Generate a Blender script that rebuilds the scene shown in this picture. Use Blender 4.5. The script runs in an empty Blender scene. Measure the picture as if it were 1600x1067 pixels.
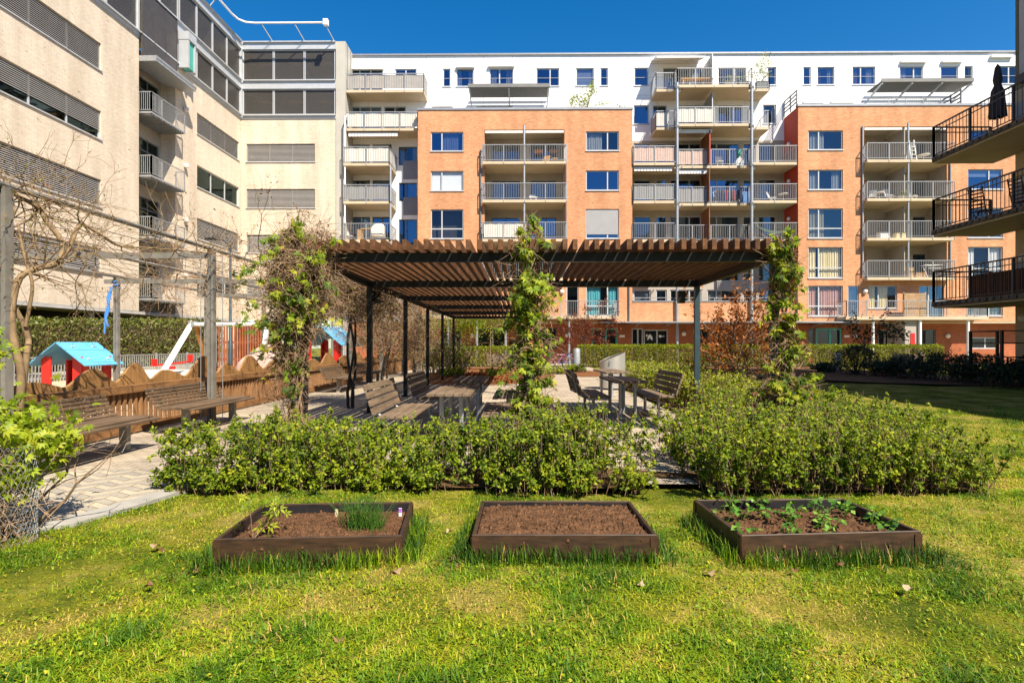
import bpy, math, random
import numpy as np
from mathutils import Vector, Matrix
random.seed(7)
rng = np.random.default_rng(11)
SC = bpy.context.scene
COL = SC.collection
PI = math.pi
# ------------------------------------------------------------------ camera model
EYE = 1.45
FPX = 889.0
CX, CY = 805.7, 538.0
YAW = math.radians(0.6)
FW = (-math.sin(YAW), math.cos(YAW)); RT = (math.cos(YAW), math.sin(YAW))
def ray(px, py):
    a = (px-CX)/FPX
    return Vector((FW[0]+RT[0]*a, FW[1]+RT[1]*a, (CY-py)/FPX))
def aty(px, py, Y):
    d = ray(px, py); t = Y/d.y; return Vector((d.x*t, Y, EYE+d.z*t))
def atx(px, py, X):
    d = ray(px, py); t = X/d.x; return Vector((X, d.y*t, EYE+d.z*t))
def atz(px, py, Z=0.0):
    d = ray(px, py); t = (Z-EYE)/d.z; return Vector((d.x*t, d.y*t, Z))
def fx(px, Y): return aty(px, CY, Y).x
def fy(px, X): return atx(px, CY, X).y

cam = bpy.data.cameras.new('camera'); cam_o = bpy.data.objects.new('camera', cam); COL.objects.link(cam_o)
cam.sensor_width = 36; cam.lens = 36*FPX/1600
cam.shift_x = -5.7/1600; cam.shift_y = 4.5/1600
cam_o.location = (0, 0, EYE); cam_o.rotation_euler = (PI/2, 0, YAW)
cam.clip_start = 0.05; cam.clip_end = 1000
SC.camera = cam_o

# ------------------------------------------------------------------ mesh builder
class MB:
    def __init__(s): s.v = []; s.f = []; s.m = []; s.cur = 0
    def add(s, vs, fs):
        n = len(s.v); s.v.extend([tuple(p) for p in vs])
        for f in fs: s.f.append(tuple(i+n for i in f)); s.m.append(s.cur)
        return s
    def quad(s, a, b, c, d): return s.add([a, b, c, d], [(0, 1, 2, 3)])
    def box(s, x0, x1, y0, y1, z0, z1, rot=0, piv=None):
        vs = [(x, y, z) for z in (z0, z1) for y in (y0, y1) for x in (x0, x1)]
        if rot:
            px, py = piv if piv else ((x0+x1)/2, (y0+y1)/2); c, sn = math.cos(rot), math.sin(rot)
            vs = [(px+(x-px)*c-(y-py)*sn, py+(x-px)*sn+(y-py)*c, z) for x, y, z in vs]
        return s.add(vs, [(0, 2, 3, 1), (4, 5, 7, 6), (0, 1, 5, 4), (2, 6, 7, 3), (0, 4, 6, 2), (1, 3, 7, 5)])
    def cbox(s, x, y, z, sx, sy, sz, rot=0): return s.box(x-sx/2, x+sx/2, y-sy/2, y+sy/2, z-sz/2, z+sz/2, rot, (x, y))
    def bar(s, p, q, w, h, up=(0, 0, 1)):
        p = Vector(p); q = Vector(q); d = (q-p).normalized(); u = Vector(up)
        if abs(d.dot(u)) > 0.99: u = Vector((0, 1, 0))
        r = d.cross(u).normalized(); u = r.cross(d).normalized()
        vs = []
        for e in (p, q):
            for a, b in ((-1, -1), (1, -1), (1, 1), (-1, 1)): vs.append(e+r*(a*w/2)+u*(b*h/2))
        return s.add(vs, [(0, 3, 2, 1), (4, 5, 6, 7), (0, 1, 5, 4), (1, 2, 6, 5), (2, 3, 7, 6), (3, 0, 4, 7)])
    def tube(s, pts, r, n=8, r2=None, cap=True):
        pts = [Vector(p) for p in pts]; N = len(pts); vs = []; prev = None
        for i, p in enumerate(pts):
            d = (pts[min(i+1, N-1)]-pts[max(i-1, 0)]).normalized()
            if prev is None:
                a = Vector((0, 0, 1)) if abs(d.z) < 0.9 else Vector((1, 0, 0)); u = d.cross(a).normalized()
            else: u = (prev-d*prev.dot(d)).normalized()
            prev = u; w = d.cross(u)
            rr = r if isinstance(r, (int, float)) else r[i]
            if r2 is not None and N > 1: rr = r+(r2-r)*i/(N-1)
            for k in range(n):
                t = 2*PI*k/n; vs.append(p+u*(math.cos(t)*rr)+w*(math.sin(t)*rr))
        fs = [(i*n+k, i*n+(k+1) % n, (i+1)*n+(k+1) % n, (i+1)*n+k) for i in range(N-1) for k in range(n)]
        if cap: fs += [tuple(range(n-1, -1, -1)), tuple(range((N-1)*n, N*n))]
        return s.add(vs, fs)
    def lathe(s, cx, cy, prof, n=24, cap=True):
        vs = []; fs = []
        for r, z in prof:
            for k in range(n): vs.append((cx+r*math.cos(2*PI*k/n), cy+r*math.sin(2*PI*k/n), z))
        for i in range(len(prof)-1):
            for k in range(n): fs.append((i*n+k, i*n+(k+1) % n, (i+1)*n+(k+1) % n, (i+1)*n+k))
        if cap: fs += [tuple(range(n-1, -1, -1)), tuple(range((len(prof)-1)*n, len(prof)*n))]
        return s.add(vs, fs)
    def prism(s, outline, a, b):
        """closed outline points [(x,y,z)] at a offset vector a and b"""
        n = len(outline); a = Vector(a); b = Vector(b)
        vs = [Vector(p)+a for p in outline]+[Vector(p)+b for p in outline]
        return s.add(vs, [tuple(range(n-1, -1, -1)), tuple(range(n, 2*n))]+[(i, (i+1) % n, n+(i+1) % n, n+i) for i in range(n)])
    def sphere(s, c, r, n=12, m=8, sz=1.0):
        c = Vector(c); prof = []
        vs = [c+Vector((0, 0, -r*sz))]; fs = []
        for i in range(1, m):
            t = -PI/2+PI*i/m
            for k in range(n): vs.append(c+Vector((r*math.cos(t)*math.cos(2*PI*k/n), r*math.cos(t)*math.sin(2*PI*k/n), r*sz*math.sin(t))))
        vs.append(c+Vector((0, 0, r*sz)))
        for k in range(n): fs.append((0, 1+(k+1) % n, 1+k)); fs.append((len(vs)-1, 1+(m-2)*n+k, 1+(m-2)*n+(k+1) % n))
        for i in range(m-2):
            for k in range(n): fs.append((1+i*n+k, 1+i*n+(k+1) % n, 1+(i+1)*n+(k+1) % n, 1+(i+1)*n+k))
        return s.add(vs, fs)
    def build(s, name, mat, parent=None, bevel=0, smooth=False, world=True):
        off = ORI.get(parent.name, (0, 0, 0)) if (parent is not None and world) else (0, 0, 0)
        me = bpy.data.meshes.new(name)
        me.from_pydata([(x-off[0], y-off[1], z-off[2]) for x, y, z in s.v], [], s.f)
        mats = mat if isinstance(mat, (list, tuple)) else [mat]
        for m in mats: me.materials.append(m)
        if len(mats) > 1: me.polygons.foreach_set('material_index', s.m)
        me.update()
        o = bpy.data.objects.new(name, me); COL.objects.link(o)
        if parent is not None: o.parent = parent; ORI[o.name] = ORI.get(parent.name, (0, 0, 0))
        if smooth:
            me.polygons.foreach_set('use_smooth', [True]*len(me.polygons))
            try: me.set_sharp_from_angle(angle=math.radians(40))
            except Exception: pass
        if bevel:
            b = o.modifiers.new('bevel', 'BEVEL'); b.width = bevel; b.segments = 1; b.limit_method = 'ANGLE'
        return o
ORI = {}
def tag(o, label=None, cat=None, group=None, kind=None):
    if label: o['label'] = label
    if cat: o['category'] = cat
    if group: o['group'] = group
    if kind: o['kind'] = kind
    return o
def thing(name, label, cat, loc=(0, 0, 0), rz=0, group=None, kind=None):
    o = bpy.data.objects.new(name, None); COL.objects.link(o); o.empty_display_size = 0.1
    o.location = loc; o.rotation_euler = (0, 0, rz); ORI[o.name] = tuple(loc)
    return tag(o, label, cat, group, kind)
def children(o): return [c for c in KIDS_OF(o)]
def KIDS_OF(o): return [c for c in bpy.data.objects if c.parent == o]
def copy_tree(o, parent=None):
    c = o.copy(); COL.objects.link(c)
    if parent is not None: c.parent = parent
    for ch in KIDS_OF(o): copy_tree(ch, c)
    return c
def dup(o, loc, rz, label, group=None, scale=None):
    c = copy_tree(o); c.location = loc; c.rotation_euler = (0, 0, rz); c['label'] = label
    if group: c['group'] = group
    if scale: c.scale = (scale,)*3
    ORI[c.name] = tuple(loc)
    return c

def np_obj(name, V, F, mat, parent=None, var=None, smooth=False):
    """V (n,3), F (m,k) equal sized faces; var per face"""
    V = np.asarray(V, dtype=np.float32).copy(); F = np.asarray(F, dtype=np.int32)
    off = ORI.get(parent.name, (0, 0, 0)) if parent is not None else (0, 0, 0)
    V -= np.array(off, dtype=np.float32)
    me = bpy.data.meshes.new(name); k = F.shape[1]
    me.vertices.add(len(V)); me.vertices.foreach_set('co', V.ravel())
    me.loops.add(F.size); me.loops.foreach_set('vertex_index', F.ravel())
    me.polygons.add(len(F)); me.polygons.foreach_set('loop_start', np.arange(0, F.size, k, dtype=np.int32))
    try: me.polygons.foreach_set('loop_total', np.full(len(F), k, dtype=np.int32))
    except Exception: pass
    if smooth: me.polygons.foreach_set('use_smooth', np.ones(len(F), dtype=bool))
    me.update(calc_edges=True)
    if var is not None:
        a = me.attributes.new('var', 'FLOAT', 'FACE'); a.data.foreach_set('value', np.asarray(var, dtype=np.float32))
    for m in (mat if isinstance(mat, (list, tuple)) else [mat]): me.materials.append(m)
    o = bpy.data.objects.new(name, me); COL.objects.link(o)
    if parent is not None: o.parent = parent; ORI[o.name] = off
    return o

def rand_dirs(n, up=0.0):
    d = rng.normal(size=(n, 3)); d[:, 2] += up; return d/np.linalg.norm(d, axis=1, keepdims=True)
def leaves_geo(P, size, up=0.9, aspect=0.55, axis=None, fold=0.12, droop=0.0, bias=None):
    """folded diamond leaves at points P; returns V,F"""
    n = len(P); N = rand_dirs(n, up)
    if bias is not None: N = rng.normal(size=(n, 3))*.75+np.array(bias); N /= np.linalg.norm(N, axis=1, keepdims=True)
    A = rng.normal(size=(n, 3)) if axis is None else axis+0.45*rng.normal(size=(n, 3))
    A[:, 2] -= droop
    A -= N*np.sum(A*N, axis=1, keepdims=True); A /= np.linalg.norm(A, axis=1, keepdims=True)+1e-9
    B = np.cross(N, A); s = (size*rng.uniform(0.65, 1.25, size=n))[:, None] if np.isscalar(size) else size[:, None]
    v0 = P; v1 = P+A*s*0.45+B*s*aspect*0.5+N*s*fold; v2 = P+A*s-N*s*0.1; v3 = P+A*s*0.45-B*s*aspect*0.5+N*s*fold
    V = np.stack([v0, v1, v2, v3], axis=1).reshape(-1, 3); F = np.arange(4*n).reshape(n, 4)
    return V, F
def palmate_geo(P, size, nl=5, spread=2.4, up=0.5):
    """palmate leaves of nl leaflets hanging at points P"""
    n = len(P); N = rng.normal(size=(n, 3))*.6+np.array([.25, -.6, .35+up*.4]); N /= np.linalg.norm(N, axis=1, keepdims=True)
    A = rng.normal(size=(n, 3))*0.7; A[:, 2] -= 0.55
    A -= N*np.sum(A*N, axis=1, keepdims=True); A /= np.linalg.norm(A, axis=1, keepdims=True)+1e-9
    B = np.cross(N, A); s = (size*rng.uniform(0.6, 1.25, size=n))[:, None]
    Vs = []
    for k in range(nl):
        t = (k/(nl-1)-0.5)*spread; L = s*(1-0.28*abs(t)/(spread/2))
        a = A*math.cos(t)+B*math.sin(t); b = np.cross(N, a)
        tip = P+a*L-N*L*rng.uniform(0.1, 0.35, size=(n, 1))
        Vs.append(np.stack([P+a*L*.06, P+a*L*0.48+b*L*0.15+N*L*0.05, tip, P+a*L*0.48-b*L*0.15+N*L*0.05], axis=1))
    V = np.stack(Vs, axis=1).reshape(-1, 3); F = np.arange(4*nl*n).reshape(-1, 4)
    return V, F, np.repeat(rng.uniform(0, 1, n), nl)
def segs_geo(P, Q, r0, r1, n=3):
    """many thin tapered prisms from P to Q"""
    m = len(P); D = Q-P; D = D/(np.linalg.norm(D, axis=1, keepdims=True)+1e-9)
    ref = np.where(np.abs(D[:, 2:3]) < 0.9, np.array([[0, 0, 1.0]]), np.array([[1.0, 0, 0]]))
    U = np.cross(D, ref); U /= np.linalg.norm(U, axis=1, keepdims=True)+1e-9; W = np.cross(D, U)
    r0 = np.broadcast_to(np.asarray(r0, float), (m,))[:, None]; r1 = np.broadcast_to(np.asarray(r1, float), (m,))[:, None]
    ring = []
    for k in range(n):
        t = 2*PI*k/n; c = U*math.cos(t)+W*math.sin(t); ring.append((P+c*r0, Q+c*r1))
    V = np.concatenate([np.stack([r[0] for r in ring], axis=1), np.stack([r[1] for r in ring], axis=1)], axis=1).reshape(-1, 3)
    base = (np.arange(m)*2*n)[:, None]; F = []
    for k in range(n):
        F.append(base+np.array([[k, (k+1) % n, n+(k+1) % n, n+k]]))
    return V, np.concatenate(F, axis=0)
def cat_geo(*gs):
    Vs = []; Fs = []; n = 0
    for V, F in gs: Vs.append(V); Fs.append(F+n); n += len(V)
    return np.concatenate(Vs), np.concatenate(Fs)
def vnoise(P, sc=1.0, seed=0):
    """cheap smooth pseudo noise -1..1"""
    x, y, z = (P[:, i]*sc for i in range(3)); s = seed*1.7
    return (np.sin(1.7*x+2.3*y+s)+np.sin(2.9*y-1.3*z+2.1*s+1)+np.sin(2.3*z+1.9*x+s*.7+2)+np.sin(3.7*x-2.7*y+4.1*z+s))/4

# ------------------------------------------------------------------ materials
def new_mat(name):
    m = bpy.data.materials.new(name); m.use_nodes = True
    nt = m.node_tree; b = nt.nodes['Principled BSDF']; return m, nt, b
def N(nt, t, **kw):
    n = nt.nodes.new(t)
    for k, v in kw.items():
        if k.startswith('i_'): n.inputs[k[2:].replace('_', ' ')].default_value = v
        else: setattr(n, k, v)
    return n
def rgb(c): return (c[0], c[1], c[2], 1)
def ramp(nt, fac, stops):
    r = nt.nodes.new('ShaderNodeValToRGB'); e = r.color_ramp.elements
    while len(e) < len(stops): e.new(0.5)
    for el, (p, c) in zip(e, stops): el.position = p; el.color = rgb(c)
    nt.links.new(fac, r.inputs[0]); return r.outputs[0]
def mixc(nt, fac, a, b, blend='MIX'):
    n = nt.nodes.new('ShaderNodeMix'); n.data_type = 'RGBA'; n.blend_type = blend
    for inp, v in ((n.inputs[0], fac), (n.inputs[6], a), (n.inputs[7], b)):
        if hasattr(v, 'is_linked') or hasattr(v, 'links'): nt.links.new(v, inp)
        elif isinstance(v, (int, float)): inp.default_value = v
        else: inp.default_value = rgb(v)
    return n.outputs[2]
def objco(nt): return nt.nodes.new('ShaderNodeTexCoord').outputs['Object']
def noise(nt, co, sc, det=4, rough=0.55, dist=0):
    n = nt.nodes.new('ShaderNodeTexNoise'); n.inputs['Scale'].default_value = sc; n.inputs['Detail'].default_value = det
    n.inputs['Roughness'].default_value = rough; n.inputs['Distortion'].default_value = dist
    if co is not None: nt.links.new(co, n.inputs['Vector'])
    return n.outputs['Fac']
def scaled(nt, co, s):
    n = nt.nodes.new('ShaderNodeMapping'); n.inputs['Scale'].default_value = s; nt.links.new(co, n.inputs[0]); return n.outputs[0]
def bump(nt, b, h, strength=0.3, dist=0.01):
    n = nt.nodes.new('ShaderNodeBump'); n.inputs['Strength'].default_value = strength; n.inputs['Distance'].default_value = dist
    nt.links.new(h, n.inputs['Height']); nt.links.new(n.outputs[0], b.inputs['Normal'])
MC = {}
def pm(name, col, rough=0.6, var=0.18, sc=6.0, metal=0, bmp=0, stretch=None, spec=0.5):
    if name in MC: return MC[name]
    m, nt, b = new_mat(name); co = objco(nt)
    if stretch: co = scaled(nt, co, stretch)
    f = noise(nt, co, sc, 5)
    lo = tuple(c*(1-var) for c in col); hi = tuple(min(1, c*(1+var)) for c in col)
    nt.links.new(ramp(nt, f, [(0.3, lo), (0.7, hi)]), b.inputs['Base Color'])
    b.inputs['Roughness'].default_value = rough; b.inputs['Metallic'].default_value = metal
    b.inputs['Specular IOR Level'].default_value = spec
    if bmp: bump(nt, b, f, bmp)
    MC[name] = m; return m
def leafmat(name, stops, trans=0.35, rough=0.5, nsc=1.5, namp=0.35):
    """foliage: per leaf random + slow noise through a colour ramp, some light through the leaf"""
    m, nt, b = new_mat(name)
    at = N(nt, 'ShaderNodeAttribute', attribute_name='var')
    nz = noise(nt, objco(nt), nsc, 2)
    ma = N(nt, 'ShaderNodeMath', operation='MULTIPLY_ADD'); nt.links.new(nz, ma.inputs[0]); ma.inputs[1].default_value = namp*2; ma.inputs[2].default_value = -namp
    ad = N(nt, 'ShaderNodeMath', operation='ADD', use_clamp=True); nt.links.new(at.outputs['Fac'], ad.inputs[0]); nt.links.new(ma.outputs[0], ad.inputs[1])
    c = ramp(nt, ad.outputs[0], stops)
    nt.links.new(c, b.inputs['Base Color']); b.inputs['Roughness'].default_value = rough
    b.inputs['Specular IOR Level'].default_value = 0.3
    tr = N(nt, 'ShaderNodeBsdfTranslucent'); nt.links.new(mixc(nt, 1.0, c, (1.0, 1.0, 0.55), 'MULTIPLY'), tr.inputs[0])
    mx = N(nt, 'ShaderNodeMixShader'); mx.inputs[0].default_value = trans
    nt.links.new(b.outputs[0], mx.inputs[1]); nt.links.new(tr.outputs[0], mx.inputs[2])
    nt.links.new(mx.outputs[0], nt.nodes['Material Output'].inputs[0]); return m
def brickmat(name, c1, c2, mortar, bw, bh, ms=0.01, tint=None, rough=0.85, patch=0.25):
    m, nt, b = new_mat(name); co = objco(nt)
    sx = N(nt, 'ShaderNodeSeparateXYZ'); nt.links.new(co, sx.inputs[0])
    ad = N(nt, 'ShaderNodeMath', operation='ADD'); nt.links.new(sx.outputs[0], ad.inputs[0]); nt.links.new(sx.outputs[1], ad.inputs[1])
    cb = N(nt, 'ShaderNodeCombineXYZ'); nt.links.new(ad.outputs[0], cb.inputs[0]); nt.links.new(sx.outputs[2], cb.inputs[1])
    br = N(nt, 'ShaderNodeTexBrick'); nt.links.new(cb.outputs[0], br.inputs['Vector'])
    br.inputs['Scale'].default_value = 1; br.inputs['Brick Width'].default_value = bw; br.inputs['Row Height'].default_value = bh
    br.inputs['Mortar Size'].default_value = ms; br.inputs['Mortar Smooth'].default_value = 0.3
    br.inputs['Color1'].default_value = rgb(c1); br.inputs['Color2'].default_value = rgb(c2); br.inputs['Mortar'].default_value = rgb(mortar)
    nz = noise(nt, cb.outputs[0], 0.35, 4)
    big = ramp(nt, nz, [(0.3, (1-patch,)*3), (0.7, (1+patch*0.3,)*3)])
    n2 = noise(nt, scaled(nt, cb.outputs[0], (3.2, 9, 1)), 1.0, 5, .7)
    sm = ramp(nt, n2, [(0.3, (0.86,)*3), (0.5, (1.0,)*3), (0.7, (1.08,)*3)])
    st = ramp(nt, noise(nt, scaled(nt, cb.outputs[0], (1.2, 0.12, 1)), 1.0, 4), [(0.38, (0.74, 0.72, 0.70)), (0.6, (1, 1, 1))])
    dk = ramp(nt, noise(nt, scaled(nt, cb.outputs[0], (2.6, 11, 1)), 1.0, 2, .5), [(0.70, (1, 1, 1)), (0.735, (.45, .40, .38))])
    c = mixc(nt, 1.0, mixc(nt, 1.0, mixc(nt, 1.0, br.outputs['Color'], big, 'MULTIPLY'), sm, 'MULTIPLY'), dk, 'MULTIPLY')
    c = mixc(nt, 0.6, c, mixc(nt, 1.0, c, st, 'MULTIPLY'))
    nt.links.new(c, b.inputs['Base Color']); b.inputs['Roughness'].default_value = rough; b.inputs['Specular IOR Level'].default_value = 0.2
    bump(nt, b, br.outputs['Fac'], 0.4, -0.006); return m
def glassmat(name, refl=0.35, tint=(0.55, 0.75, 1.0), trans=(0.35, 0.4, 0.45), wav=0.0):
    m, nt, b = new_mat(name); nt.nodes.remove(b)
    g = N(nt, 'ShaderNodeBsdfGlossy'); g.inputs[0].default_value = rgb(tint); g.inputs['Roughness'].default_value = 0.02
    t = N(nt, 'ShaderNodeBsdfTransparent'); t.inputs[0].default_value = rgb(trans)
    fr = N(nt, 'ShaderNodeFresnel'); ge = N(nt, 'ShaderNodeNewGeometry'); io = N(nt, 'ShaderNodeMath', operation='MULTIPLY_ADD'); nt.links.new(ge.outputs['Backfacing'], io.inputs[0]); io.inputs[1].default_value = -0.8333; io.inputs[2].default_value = 1.5; nt.links.new(io.outputs[0], fr.inputs[0])
    ma = N(nt, 'ShaderNodeMath', operation='MULTIPLY_ADD', use_clamp=True); nt.links.new(fr.outputs[0], ma.inputs[0]); ma.inputs[1].default_value = 1.0; ma.inputs[2].default_value = refl
    mx = N(nt, 'ShaderNodeMixShader'); nt.links.new(ma.outputs[0], mx.inputs[0]); nt.links.new(t.outputs[0], mx.inputs[1]); nt.links.new(g.outputs[0], mx.inputs[2])
    bp = N(nt, 'ShaderNodeBump'); bp.inputs['Strength'].default_value = 0.06; bp.inputs['Distance'].default_value = 0.05
    nt.links.new(noise(nt, objco(nt), 0.7, 1), bp.inputs['Height']); nt.links.new(bp.outputs[0], g.inputs['Normal'])
    nt.links.new(mx.outputs[0], nt.nodes['Material Output'].inputs[0]); return m
def woodmat(name, col, var=0.35, axis=0, rough=0.7, sc=1.0):
    if name in MC: return MC[name]
    m, nt, b = new_mat(name); co = objco(nt); st = [22.0*sc]*3; st[axis] = 1.6*sc
    f = noise(nt, scaled(nt, co, st), 1.0, 6, 0.6, 0.4); g = noise(nt, co, 2.2*sc, 3)
    lo = tuple(c*(1-var) for c in col); hi = tuple(c*(1+var) for c in col)
    c = ramp(nt, f, [(0.3, lo), (0.7, hi)]); gg = ramp(nt, g, [(0.3, (0.75,)*3), (0.7, (1.15,)*3)])
    nt.links.new(mixc(nt, 1.0, c, gg, 'MULTIPLY'), b.inputs['Base Color']); b.inputs['Roughness'].default_value = rough
    b.inputs['Specular IOR Level'].default_value = 0.3
    bump(nt, b, f, 0.35, 0.004); MC[name] = m; return m

M = {}
M['cream_brick'] = brickmat('cream_brick', (0.64, 0.545, 0.425), (0.69, 0.605, 0.49), (0.55, 0.465, 0.365), 0.30, 0.10, 0.012, patch=0.10)
M['orange_brick'] = brickmat('orange_brick', (0.54, 0.232, 0.105), (0.63, 0.33, 0.175), (0.54, 0.33, 0.21), 0.23, 0.077, 0.009, patch=0.12)
M['red_brick'] = brickmat('red_brick', (0.46, 0.14, 0.055), (0.38, 0.105, 0.04), (0.32, 0.17, 0.11), 0.23, 0.077, 0.009, patch=0.2)
M['white_panel'] = pm('white_panel', (0.80, 0.80, 0.81), 0.55, 0.03, 0.6)
M['grey_panel'] = pm('grey_panel', (0.22, 0.22, 0.25), 0.5, 0.08, 2)
M['cladding'] = pm('cladding', (0.42, 0.40, 0.35), 0.5, 0.08, 0.8)
M['render_tan'] = pm('render_tan', (0.42, 0.35, 0.24), 0.85, 0.10, 1.5)
M['render_grey'] = pm('render_grey', (0.42, 0.41, 0.39), 0.85, 0.10, 1.5)
M['loggia'] = pm('loggia_render', (0.36, 0.325, 0.28), 0.85, 0.08, 1)  # cream-grey render, darkened in colour to deepen the recess shade
M['soffit'] = pm('soffit_concrete', (0.50, 0.41, 0.29), 0.85, 0.10, 0.9)
M['slab'] = pm('slab_edge', (0.55, 0.50, 0.42), 0.8, 0.15, 2.0)
M['redwall'] = pm('red_render', (0.40, 0.045, 0.018), 0.7, 0.08, 1)
M['alu'] = pm('aluminium_frame', (0.50, 0.52, 0.54), 0.45, 0.06, 3, metal=0.3)
M['winframe'] = pm('window_frame_grey', (0.42, 0.44, 0.46), 0.5, 0.06, 3)
M['darkframe'] = pm('dark_frame', (0.10, 0.11, 0.12), 0.5, 0.1, 3)
M['galv'] = pm('galvanised_steel', (0.38, 0.40, 0.42), 0.45, 0.18, 9, metal=0.55)
M['steelpost'] = pm('weathered_steel', (0.165, 0.155, 0.135), 0.6, 0.25, 5)
M['rail'] = pm('railing_steel', (0.33, 0.34, 0.35), 0.5, 0.12, 9, metal=0.35)
M['blackrail'] = pm('black_railing', (0.025, 0.026, 0.03), 0.45, 0.2, 9)
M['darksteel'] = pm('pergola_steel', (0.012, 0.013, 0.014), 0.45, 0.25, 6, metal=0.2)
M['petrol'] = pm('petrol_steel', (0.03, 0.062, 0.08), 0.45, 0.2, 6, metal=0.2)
M['interior'] = pm('dark_interior', (0.03, 0.028, 0.026), 0.9, 0.4, 0.8)
M['interior_warm'] = pm('warm_interior', (0.16, 0.10, 0.05), 0.9, 0.5, 0.8)
M['glass'] = glassmat('window_glass', 0.24, (0.24, 0.46, 0.76), (.42, .46, .5))
M['glass_grey'] = glassmat('grey_window_glass', 0.15, (0.30, 0.46, 0.62), (.5, .54, .55))
M['glass_clear'] = glassmat('clear_glass', 0.03, (0.5, 0.65, 0.9), (0.85, 0.87, 0.88))
M['glass_green'] = glassmat('green_glass', 0.05, (0.35, 0.5, 0.5), (0.30, 0.36, 0.34))
def screenmat():
    m, nt, b = new_mat('mesh_screen'); b.inputs['Base Color'].default_value = (.085, .078, .07, 1); b.inputs['Roughness'].default_value = .35
    t = N(nt, 'ShaderNodeBsdfTransparent'); mx = N(nt, 'ShaderNodeMixShader'); mx.inputs[0].default_value = .62
    nt.links.new(t.outputs[0], mx.inputs[1]); nt.links.new(b.outputs[0], mx.inputs[2]); nt.links.new(mx.outputs[0], nt.nodes['Material Output'].inputs[0]); return m
M['screen_glass'] = screenmat()
M['shade_grey'] = pm('sun_shade_grey', (.16, .16, .155), .55, .1, 3)
M['blind'] = pm('venetian_blind', (0.34, 0.32, 0.30), 0.5, 0.08, 2, metal=0.2)
M['blind_white'] = pm('white_blind', (0.72, 0.74, 0.76), 0.6, 0.03, 2)
M['blind_grey'] = pm('grey_roller_shutter', (0.30, 0.30, 0.31), 0.5, 0.05, 2)
M['screen'] = pm('dark_screen', (0.055, 0.05, 0.05), 0.6, 0.2, 3)
M['curtain_white'] = pm('white_curtain', (0.70, 0.68, 0.66), 0.9, 0.05, 2)
M['curtain_yellow'] = pm('cream_curtain', (0.75, 0.62, 0.34), 0.9, 0.08, 2)
M['curtain_rose'] = pm('rose_curtain', (0.50, 0.28, 0.24), 0.9, 0.08, 2)
M['curtain_teal'] = pm('teal_curtain', (0.10, 0.40, 0.46), 0.9, 0.08, 2)
M['curtain_blue'] = pm('blue_grey_curtain', (0.35, 0.40, 0.55), 0.9, 0.08, 2)
M['door_wood'] = woodmat('door_wood', (0.22, 0.085, 0.035), 0.3, 2)
M['teal_door'] = pm('teal_paint', (0.06, 0.34, 0.28), 0.45, 0.08, 3)
M['dark'] = pm('dark_recess', (0.02, 0.02, 0.022), 0.8, 0.3, 2)
M['cloth_grey'] = pm('grey_privacy_cloth', (0.40, 0.37, 0.34), 0.9, 0.1, 3)
M['cloth_white'] = pm('white_privacy_cloth', (0.68, 0.65, 0.58), 0.9, 0.06, 3)
M['cloth_pink'] = pm('pink_privacy_cloth', (0.60, 0.43, 0.36), 0.9, 0.10, 5)
M['panel_grey'] = pm('grey_privacy_panel', (0.27, 0.27, 0.27), 0.8, 0.06, 3)
M['lamp_white'] = pm('opal_lamp', (0.75, 0.72, 0.66), 0.4, 0.03, 3)
M['zinc'] = pm('zinc_flashing', (0.30, 0.31, 0.33), 0.45, 0.1, 2, metal=0.5)
M['awning'] = pm('awning_casing', (0.70, 0.69, 0.66), 0.6, 0.05, 3)
M['white_paint'] = pm('white_paint', (0.76, 0.76, 0.75), 0.5, 0.05, 4)
# ------------------------------------------------------------------ building helpers
def mapy(Y): return lambda u, v, w=0.0: (u, Y+w, v)          # wall facing -Y
def mapx(X): return lambda u, v, w=0.0: (X-w, u, v)          # wall facing +X
def mapxn(X): return lambda u, v, w=0.0: (X+w, -u, v)        # wall facing -X (u = -y)
def mbox(mb, mf, u0, u1, v0, v1, w0, w1):
    vs = [mf(u, v, w) for w in (w0, w1) for v in (v0, v1) for u in (u0, u1)]
    return mb.add(vs, [(0, 1, 3, 2), (4, 6, 7, 5), (0, 4, 5, 1), (2, 3, 7, 6), (0, 2, 6, 4), (1, 5, 7, 3)])
def mquad(mb, mf, u0, u1, v0, v1, w): return mb.quad(mf(u0, v0, w), mf(u1, v0, w), mf(u1, v1, w), mf(u0, v1, w))
def wall(mb, mf, u0, u1, v0, v1, holes=(), depth=0.14):
    us = sorted({u0, u1, *[h[0] for h in holes], *[h[1] for h in holes]}); us = [u for u in us if u0 <= u <= u1]
    vs = sorted({v0, v1, *[h[2] for h in holes], *[h[3] for h in holes]}); vs = [v for v in vs if v0 <= v <= v1]
    for a, b in zip(us, us[1:]):
        run = None
        for c, d in zip(vs, vs[1:]):
            cu, cv = (a+b)/2, (c+d)/2
            inside = any(h[0] < cu < h[1] and h[2] < cv < h[3] for h in holes)
            if inside:
                if run is not None: mquad(mb, mf, a, b, run, c, 0); run = None
            elif run is None: run = c
        if run is not None: mquad(mb, mf, a, b, run, vs[-1], 0)
    for h in holes:
        a, b, c, d = h[:4]
        mb.quad(mf(a, c, 0), mf(a, c, depth), mf(a, d, depth), mf(a, d, 0))
        mb.quad(mf(b, c, 0), mf(b, d, 0), mf(b, d, depth), mf(b, c, depth))
        mb.quad(mf(a, d, 0), mf(a, d, depth), mf(b, d, depth), mf(b, d, 0))
        mb.quad(mf(a, c, 0), mf(b, c, 0), mf(b, c, depth), mf(a, c, depth))
wrnd = random.Random(5)
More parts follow.
